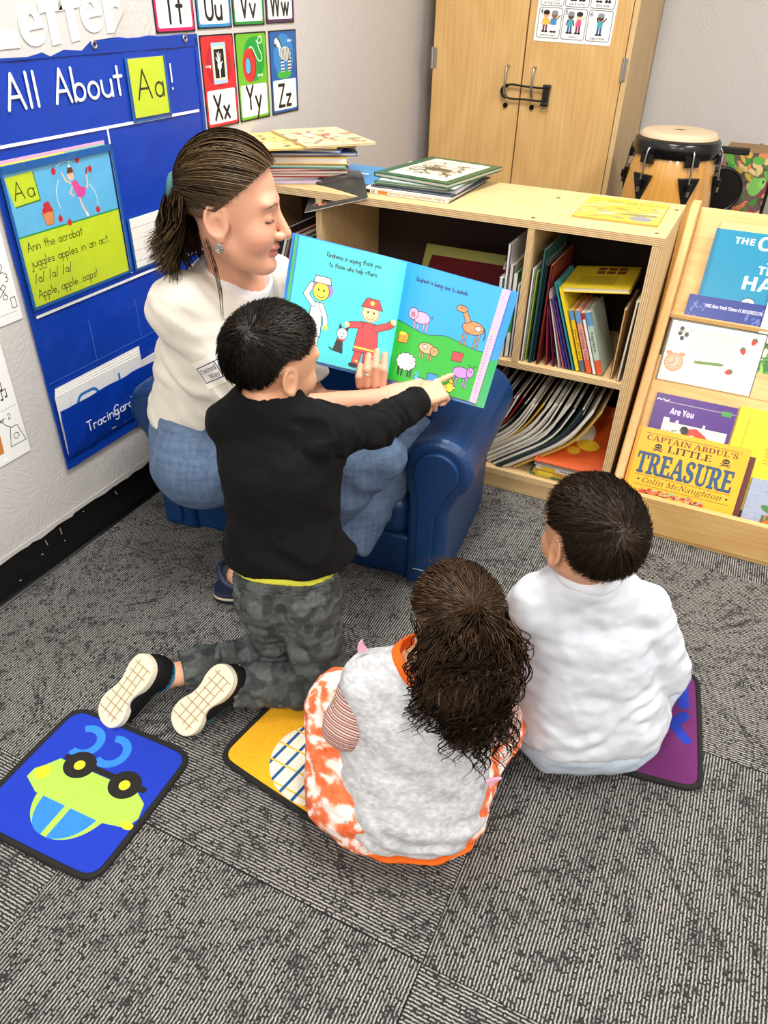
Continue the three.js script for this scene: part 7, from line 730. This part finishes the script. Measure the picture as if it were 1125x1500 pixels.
{ // ---- girl in grey shirt ----
  const P = thing('person', 'girl with long dark curls in grey shirt and orange tie-dye trousers sitting cross-legged', 'person', [1.13, 0, -0.74]);
  const J = { pel: V(1.115, 0.1, -0.755), chest: V(1.11, 0.25, -0.795), neck: V(1.115, 0.338, -0.818), lsh: V(1.022, 0.312, -0.768), rsh: V(1.205, 0.318, -0.835), lelb: atD(508, 1062, 1.25), lwr: V(1.0, 0.15, -0.9), relb: V(1.225, 0.2, -0.88), rwr: V(1.17, 0.13, -0.97), lhip: V(1.05, 0.085, -0.74), rhip: V(1.165, 0.085, -0.785), lkn: V(0.955, 0.175, -0.8), rkn: V(1.2, 0.12, -0.92), lan: V(1.05, 0.06, -0.96), ran: V(1.1, 0.06, -0.93) };
  const H = headFrame(atD(668, 912, 1.2), V(-0.6, -0.12, -0.78), -0.03, 0.79), skin = lin('#dca77e');
  const lh = handBones(J.lwr, V(0.3, -0.1, -0.9), V(0, 1, 0), 0.62, 1, [0.5, 0.6, 0.6, 0.6, 0.4]), rh = handBones(J.rwr, V(-0.7, -0.1, -0.6), V(0, 1, 0), 0.62, -1, [0.5, 0.6, 0.6, 0.6, 0.4]);
  bodyMesh(P, H, [[J.pel, J.chest, 0.058, 0.055], [J.chest, J.neck, 0.052, 0.034], [J.neck, J.lsh, 0.034, 0.032], [J.neck, J.rsh, 0.034, 0.032], [J.lsh, J.lelb, 0.032, 0.026], [J.lelb, J.lwr, 0.026, 0.02], [J.rsh, J.relb, 0.032, 0.026], [J.relb, J.rwr, 0.026, 0.02], [J.lhip, J.lkn, 0.06, 0.042], [J.rhip, J.rkn, 0.06, 0.042], [J.lkn, J.lan, 0.04, 0.028], [J.rkn, J.ran, 0.04, 0.028]], skin, [lh, rh], { neck: J.neck });
  const sv = V(0.92, 0, -0.38), s = (p, a) => p.clone().addScaledVector(sv, a);
  const top = [[J.neck, J.lsh, 0.046, 0.044], [J.neck, J.rsh, 0.046, 0.044], [J.chest, J.pel, 0.07, 0.09], [s(J.chest, -0.042), J.lsh.clone().add(V(0.02, -0.02, 0)), 0.07, 0.044], [s(J.chest, 0.042), J.rsh.clone().add(V(-0.02, -0.02, 0)), 0.07, 0.044], [s(J.chest, -0.044), s(J.pel, -0.046).add(V(0, -0.02, 0.012)), 0.072, 0.092], [s(J.chest, 0.044), s(J.pel, 0.046).add(V(0, -0.02, 0.012)), 0.072, 0.092]];
  const tB = blobs(top, 0.045), hemP = plane(V(1.115, 0.04, -0.75), V(0.05, -1, 0.05)), nk = V(J.neck.x, J.neck.y + 0.036, J.neck.z), nd = (x, y, z) => Math.hypot(x - nk.x, (y - nk.y) * 0.8, z - nk.z);
  const tF0 = (x, y, z) => tB(x, y, z) - wrinkle(x, y, z, 9, 0.006) - 0.0028 * Math.sin((y * 0.9 + (x - z) * 0.35) * 90 + 5 * N3(x * 6, y * 6, z * 6)) * sstep(0.24, 0.08, y);
  const tF = (x, y, z) => smax(smax(tF0(x, y, z), hemP(x, y, z), 0.005), -(nd(x, y, z) - 0.055), 0.004);
  const g1 = lin('#b0b1b4'), g2 = lin('#cfd0d2'), g3 = lin('#97989b');
  const shirt = obj('grey_shirt', baseAt(P, nets(tF, ...boxOf(top, 0.03), 0.0046, { color: (x, y, z) => { const k = N3(x * 70, y * 190, z * 70), j = N3(x * 26, y * 26, z * 26); return mixc(mixc(g1, g2, clamp(0.5 + k * 0.8)), g3, clamp(j * 0.5 - 0.05)); } })), cloth({ roughness: 0.95 }), P);
  const org = lin('#e2651f'); obj('orange_neckband', baseAt(P, nets((x, y, z) => smax(smax(tF(x, y, z) - 0.0022, nd(x, y, z) - 0.0685, 0.003), -(nd(x, y, z) - 0.052), 0.003), ...boxOf([[nk, nk, 0.08, 0.08]], 0.01), 0.0032, { color: () => org })), cloth(), shirt);
  obj('orange_hem', baseAt(P, nets((x, y, z) => smax(smax(smax(tF0(x, y, z) - 0.007, plane(V(1.115, 0.02, -0.75), V(0.05, -1, 0.05))(x, y, z), 0.004), -hemP(x, y, z) - 0.001, 0.002), 0.006 - y, 0.003), ...boxOf(top.slice(5), 0.03), 0.0042, { color: () => org })), cloth(), shirt);
  // striped sleeves
  const stripe = paint(64, 512, (c, w, h) => { for (let k = 0; k < 32; k++) { c.fillStyle = k % 2 ? '#c9938a' : '#e3bfae'; c.fillRect(0, k * 16, w, 16); c.fillStyle = '#23222c'; c.fillRect(0, k * 16 + 2, w, 5); } }); stripe.wrapS = stripe.wrapT = THREE.RepeatWrapping;
  for (const [a, b, c] of [[J.lsh, J.lelb, J.lwr], [J.rsh, J.relb, J.rwr]]) { const L = [[a, b, 0.042, 0.037], [b, c.clone().lerp(b, 0.1), 0.036, 0.03]], f = blobs(L, 0.02), e = plane(c.clone().lerp(b, 0.1), c.clone().sub(b)); obj('striped_sleeve', baseAt(P, nets((x, y, z) => smax(f(x, y, z) - wrinkle(x, y, z, 18, 0.004), e(x, y, z), 0.003), ...boxOf(L, 0.02), 0.004, { uv: (x, y, z) => { const t = segT(x, y, z, a, b), t2 = segT(x, y, z, b, c), ln = t2 > 0 && t > 0.9 ? a.distanceTo(b) + t2 * b.distanceTo(c) : t * a.distanceTo(b); return [0.5, ln / 0.14]; } })), new THREE.MeshPhysicalMaterial({ map: stripe, roughness: 0.95 }), P); }
  const cf = J.rwr.clone().lerp(J.relb, 0.9); 
  const fr2 = new THREE.Shape(); fr2.moveTo(0, 0); fr2.quadraticCurveTo(0.012, 0.02, 0.03, 0.024); fr2.quadraticCurveTo(0.02, 0.006, 0.022, -0.012); fr2.quadraticCurveTo(0.008, -0.012, 0, 0);
  for (const [p, a] of [[atD(524, 952, 1.22), 1.2], [atD(712, 1143, 1.24), 0.2]]) obj('pink_ruffle', new THREE.ExtrudeGeometry(fr2, { depth: 0.003, bevelEnabled: true, bevelSize: 0.001, bevelThickness: 0.001, bevelSegments: 1 }).scale(0.65, 0.65, 1).rotateZ(a - 0.6).rotateY(0.5).translate(p.x, p.y, p.z).translate(-P.position.x, -P.position.y, -P.position.z), mat(0xe6a8c0, 0.8), P);
  const tr = [[s(J.pel, -0.045), J.lhip, 0.08, 0.085], [s(J.pel, 0.04), J.rhip, 0.08, 0.08], [s(J.pel, -0.05).add(V(0, -0.045, 0.018)), s(J.pel, 0.05).add(V(0, -0.045, 0.018)), 0.082, 0.082], [J.lhip.clone().add(V(-0.03, 0, 0.02)), J.lkn, 0.088, 0.062], [J.rhip, J.rkn, 0.08, 0.058], [J.lkn, J.lan, 0.058, 0.04], [J.rkn, J.ran, 0.056, 0.04]];
  const trB = blobs(tr, 0.03), tie1 = lin('#e87b4f'), tie2 = lin('#f6d9c4'), tie3 = lin('#d9552a');
  const cut = plane(V(1.115, 0.1, -0.75), V(0, 1, 0));
  obj('tie_dye_trousers', baseAt(P, nets((x, y, z) => { let d = trB(x, y, z) - wrinkle(x, y, z, 14, 0.008); if (Math.hypot(x - 1.115, z + 0.75) < 0.1) d = smax(d, cut(x, y, z), 0.01); return smax(d, 0.003 - y, 0.006); }, ...boxOf(tr, 0.03), 0.0044, { color: (x, y, z) => { const w = 0.5 * N3(x * 9, y * 9, z * 9); const k = fbm3(x * 22 + w * 2, y * 22, z * 22 - w, 4) * 1.5, m = fbm3(x * 40, y * 40 + 9, z * 40, 2); return k > 0 ? mixc(tie1, mixc(tie2, [0.9, 0.84, 0.8], clamp(k * 1.3)), sstep(0.0, 0.32, k + m * 0.1)) : mixc(tie1, tie3, clamp(-k * 0.9 + m * 0.5)); } })), cloth(), P);
  // hair: pulled back to a gather at the crown, then a fall of curls
  const r = rng(505), cols = ['#6f4e33', '#855f40', '#a57a52', '#553a27', '#926b46', '#b98f63'].map(lin), list = [], G = cranDir(H, 'child', 690, 893), gp = onCran(H, 'child', G, 0.02);
  const zone = (d) => { const az = Math.abs(d.z); return Math.min(d.y - (-0.05 + 0.7 * Math.max(0, d.x)) + (d.x < 0 ? 1 : 0), d.y + 0.7, az > 0.55 && d.x > -0.28 ? d.y - 0.12 : 1); };
  const C = CRAN.child, capF = field(H, (x, y, z) => { const d = ell(x, y, z, C[0], C[1], 0, C[3] + 0.01, C[4] + 0.01, C[5] + 0.009); const q = V((x - C[0]) / C[3], (y - C[1]) / C[4], z / C[5]); q.divideScalar(q.length() || 1); return smax(d, -zone(q) * 0.085, 0.005); });
  const fallL = [[H.out(-0.06, 0.0, 0.0), H.out(-0.09, -0.08, 0.015), 0.056, 0.052], [H.out(-0.09, -0.08, 0.015), atD(678, 1005, 1.155), 0.05, 0.046], [atD(678, 1005, 1.155), atD(684, 1060, 1.165), 0.046, 0.02], [H.out(-0.04, -0.02, 0.05), atD(712, 985, 1.17), 0.038, 0.028]];
  const fallF = blobs(fallL, 0.03);
  const capG = nets((x, y, z) => smin(capF(x, y, z), fallF(x, y, z) + 0.018 - 0.006 * N3(x * 40, y * 12, z * 40), 0.01), H.c.clone().add(V(-0.16, -0.3, -0.16)), H.c.clone().add(V(0.18, 0.15, 0.2)), 0.005, { color: () => cols[3] });
  for (let i = 0; i < 9000; i++) { let d = V(r() * 2 - 1, r() * 2 - 1, r() * 2 - 1); if (d.length() > 1) continue; d.normalize(); if (zone(d) < 0.02) continue; if (d.dot(G) < -0.4 && i % 2) continue; const pts = [], n = 9, up2 = d.y > G.y - 0.45 || d.x > 0; const col = mixc(cols[Math.floor(r() * 6)], cols[Math.floor(r() * 6)], r()), lift = 0.009 + r() * 0.006; for (let k = 0; k < n; k++) { pts.push(onCran(H, 'child', d, lift + 0.003 * Math.sin(k * 1.3 + i))); const tg = up2 ? G.clone() : V(-0.5, -1, 0.1); tg.addScaledVector(d, -tg.dot(d)); if (tg.length() < 0.08) break; tg.normalize(); d = d.clone().addScaledVector(tg, 0.12).addScaledVector(V(r() - 0.5, r() - 0.5, r() - 0.5), 0.02).normalize(); } if (pts.length > 3) list.push({ pts, w: 0.0008 + r() * 0.0008, col }); }
  // curls start at the gather or on the back of the head, hug the fall and curl at their ends
  const onFall = (p) => { for (let k = 0; k < 6; k++) { const d = fallF(p.x, p.y, p.z); const h = 0.004, g = V(fallF(p.x + h, p.y, p.z) - fallF(p.x - h, p.y, p.z), fallF(p.x, p.y + h, p.z) - fallF(p.x, p.y - h, p.z), fallF(p.x, p.y, p.z + h) - fallF(p.x, p.y, p.z - h)).normalize(); p.addScaledVector(g, -(d + 0.004)); } return p; };
  const tipC = atD(684, 1066, 1.155);
  for (let i = 0; i < 1300; i++) { const a = r() * 2 - 1, st = i % 3 ? onCran(H, 'child', V(-0.75 + 0.3 * r(), -0.5 + r() * 0.9, a * 0.85).normalize(), 0.012) : gp.clone().add(V((r() - 0.5) * 0.02, 0, (r() - 0.5) * 0.02)); const ea = (r() + r() - 1) * 0.075 + 0.006, end = tipC.clone().addScaledVector(CR, ea).addScaledVector(CD, -0.1 * r() + 0.036 - 13 * ea * ea), cu = 0.002 + r() * 0.0065, fq = 14 + r() * 16, ph = r() * 6.28, n = 26, pts = []; const kk = 0.2 + 0.8 * r(); for (let k = 0; k <= n; k++) { const t = k / n, p = st.clone().lerp(end, t); p.addScaledVector(CR, 0.04 * Math.sin(Math.PI * t) * a); if (t > 0.15 && t < 0.85 && k % 2 === 0) ; const q = fallF(p.x, p.y, p.z) < 0.004 ? onFall(p.clone()).addScaledVector(CF, -0.006 * kk - 0.002) : p; const am = cu * (0.25 + 2.2 * t * t); q.addScaledVector(CR, am * Math.sin(fq * t + ph)).addScaledVector(CF, am * Math.cos(fq * t + ph)); pts.push(q); } list.push({ pts, w: 0.0011 + r() * 0.0013, col: mixc(cols[Math.floor(r() * 6)], cols[Math.floor(r() * 6)], r()), blunt: true, flat: 0.7 }); }
  // single ringlets that leave the mass
  for (let i = 0; i < 120; i++) { const left = i < 34, u0 = left ? 612 + r() * 26 : 640 + r() * 112, v0 = left ? 985 + r() * 45 : 1085 - Math.abs(u0 - 700) * 0.55 - r() * 25, st = atD(u0, v0, 1.16), pts = [], L = 0.03 + r() * 0.055, ph = r() * 6.28, R2 = 0.005 + r() * 0.006; for (let k = 0; k <= 26; k++) { const t = k / 26; pts.push(st.clone().addScaledVector(CD, L * t).addScaledVector(CR, (left ? -0.02 : 0.008) * t + R2 * (0.4 + t) * Math.sin(ph + 11 * t)).addScaledVector(CF, R2 * (0.4 + t) * Math.cos(ph + 11 * t) - 0.004)); } list.push({ pts, w: 0.0013 + r() * 0.0014, col: cols[i % 6], blunt: false }); }
  for (let i = 0; i < 26; i++) { const st = onCran(H, 'child', cranDir(H, 'child', 640 + r() * 40, 826 + r() * 20), 0.01), pts = [], ph = r() * 6; for (let k = 0; k <= 14; k++) { const t = k / 14; pts.push(st.clone().addScaledVector(CD, -0.02 * Math.sin(t * 2.2) + 0.012 * t * t).addScaledVector(CR, -0.045 * t * (0.4 + 0.6 * r() * 0 + 0.5 * Math.sin(ph)) + 0.004 * Math.sin(ph + 8 * t))); } list.push({ pts, w: 0.0005, col: cols[2] }); }
  obj('hair', baseAt(P, mergeGeometries([capG.toNonIndexed(), strandGeo(list, H.c).toNonIndexed()])), mHair, P);
}
{ // ---- boy in white sweatshirt ----
  const P = thing('person', 'boy with short brown hair in white sweatshirt sitting on the purple mat', 'person', [1.37, 0, -1.03]);
  const J = { pel: V(1.362, 0.115, -1.06), chest: V(1.325, 0.29, -1.06), neck: V(1.298, 0.428, -1.045), lsh: V(1.23, 0.374, -1.005), rsh: V(1.397, 0.367, -1.092), relb: atD(972, 978, 1.4), rwr: V(1.39, 0.14, -1.2), lelb: V(1.2, 0.27, -1.06), lwr: V(1.2, 0.17, -1.16), lhip: V(1.3, 0.085, -1.04), rhip: V(1.41, 0.085, -1.09), lkn: V(1.2, 0.11, -1.14), rkn: V(1.46, 0.1, -1.24), lan: V(1.31, 0.05, -1.26), ran: V(1.27, 0.05, -1.24) };
  const H = headFrame(atD(861, 788, 1.22), V(-0.72, -0.1, -0.68), 0.06, 0.81), skin = lin('#d9a07c');
  const lh = handBones(J.lwr, V(0.4, -0.2, -0.9), V(0, 1, 0), 0.64, 1, [0.5, 0.6, 0.6, 0.6, 0.4]), rh = handBones(J.rwr, V(-0.7, -0.2, -0.6), V(0, 1, 0), 0.64, -1, [0.5, 0.6, 0.6, 0.6, 0.4]);
  bodyMesh(P, H, [[J.pel, J.chest, 0.06, 0.058], [J.chest, J.neck, 0.055, 0.036], [J.neck, J.lsh, 0.034, 0.032], [J.neck, J.rsh, 0.036, 0.034], [J.lsh, J.lelb, 0.034, 0.028], [J.lelb, J.lwr, 0.028, 0.021], [J.rsh, J.relb, 0.034, 0.028], [J.relb, J.rwr, 0.028, 0.021], [J.lhip, J.lkn, 0.06, 0.042], [J.rhip, J.rkn, 0.06, 0.042], [J.lkn, J.lan, 0.04, 0.028], [J.rkn, J.ran, 0.04, 0.028]], skin, [lh, rh], { neck: J.neck });
  const sv = V(0.88, 0, -0.47), s = (p, a) => p.clone().addScaledVector(sv, a);
  const top = [[J.neck, J.lsh, 0.046, 0.044], [J.neck, J.rsh, 0.046, 0.044], [J.chest, J.pel, 0.075, 0.1], [J.neck, J.chest, 0.052, 0.075], [s(J.chest, -0.045), J.lsh.clone().add(V(0.02, -0.02, 0)), 0.078, 0.05], [s(J.chest, 0.045), J.rsh.clone().add(V(-0.02, -0.02, 0)), 0.078, 0.05], [s(J.chest, -0.045), s(J.pel, -0.056), 0.08, 0.1], [s(J.chest, 0.034), s(J.pel, 0.046), 0.078, 0.1], [J.rsh, J.relb, 0.046, 0.044], [J.relb, J.rwr, 0.044, 0.034], [J.lsh, J.lelb, 0.05, 0.046], [J.lelb, J.lwr, 0.044, 0.034]];
  const tBa = blobs(top.slice(0, -4), 0.03), tBb = blobs(top.slice(-4), 0.02), tB = (x, y, z) => smin(tBa(x, y, z), tBb(x, y, z), 0.007), hemP = plane(V(1.362, 0.03, -1.05), V(0, -1, 0.0)), nk = V(J.neck.x, J.neck.y + 0.04, J.neck.z), nd = (x, y, z) => Math.hypot(x - nk.x, (y - nk.y) * 0.8, z - nk.z);
  const tF0 = (x, y, z) => tB(x, y, z) - wrinkle(x, y, z, 8, 0.009) - 0.0032 * Math.sin((y * 0.9 - (x - z) * 0.4) * 78 + 5 * N3(x * 6, y * 6, z * 6)) * (0.35 + 0.65 * sstep(0.28, 0.1, y)) + 0.005 * sstep(0.078, 0.07, y);
  const cE = [[J.relb, J.rwr], [J.lelb, J.lwr]].map(([a, b]) => [a, b, plane(b, b.clone().sub(a))]);
  const tF = (x, y, z) => { let d = smax(tF0(x, y, z), hemP(x, y, z), 0.006); for (const [a, b, e] of cE) if (segD(x, y, z, a, b) < 0.06) d = smax(d, e(x, y, z), 0.004); return smax(d, -(nd(x, y, z) - 0.053), 0.004); };
  const w1 = lin('#c6cbd4'), w2 = lin('#d2d6dc');
  const top1 = obj('white_sweatshirt', baseAt(P, nets(tF, ...boxOf(top, 0.03), 0.0046, { color: (x, y, z) => mixc(w1, w2, clamp(0.5 + 0.5 * N3(x * 30, y * 30, z * 30))) })), cloth({ roughness: 0.95 }), P);
  obj('ribbed_collar', baseAt(P, nets((x, y, z) => smax(smax(tF(x, y, z) - 0.003, nd(x, y, z) - 0.064, 0.003), -(nd(x, y, z) - 0.05), 0.003), ...boxOf([[nk, nk, 0.085, 0.085]], 0.01), 0.0032, { color: () => w2 })), cloth(), top1);
  const tr = [[s(J.pel, -0.045), J.lhip, 0.08, 0.08], [s(J.pel, 0.04), J.rhip, 0.08, 0.08], [s(J.pel, -0.05).add(V(0, -0.04, 0.01)), s(J.pel, 0.05).add(V(0, -0.04, 0.01)), 0.092, 0.092], [J.lhip, J.lkn, 0.08, 0.062], [J.rhip, J.rkn, 0.078, 0.06], [J.lkn, J.lan, 0.06, 0.042], [J.rkn, J.ran, 0.056, 0.042]], trB = blobs(tr, 0.03), cut = plane(V(1.36, 0.09, -1.05), V(0, 1, 0)), b1 = lin('#b6c2d0');
  obj('pale_trousers', baseAt(P, nets((x, y, z) => { let d = trB(x, y, z) - wrinkle(x, y, z, 12, 0.008); if (Math.hypot(x - 1.36, z + 1.05) < 0.11) d = smax(d, cut(x, y, z), 0.01); return smax(d, 0.012 - y, 0.006); }, ...boxOf(tr, 0.03), 0.0055, { color: () => b1 })), cloth(), P);
  const cols = ['#402c1d', '#61442d', '#8a6643', '#4b3424'].map(lin); obj('hair', baseAt(P, shortHair(H, 'child', cranDir(H, 'child', 911, 779), boyZone, cols, 433, 22000, 0.014, 0.055)), mHair, P);
}
renderer.render(scene, camera);
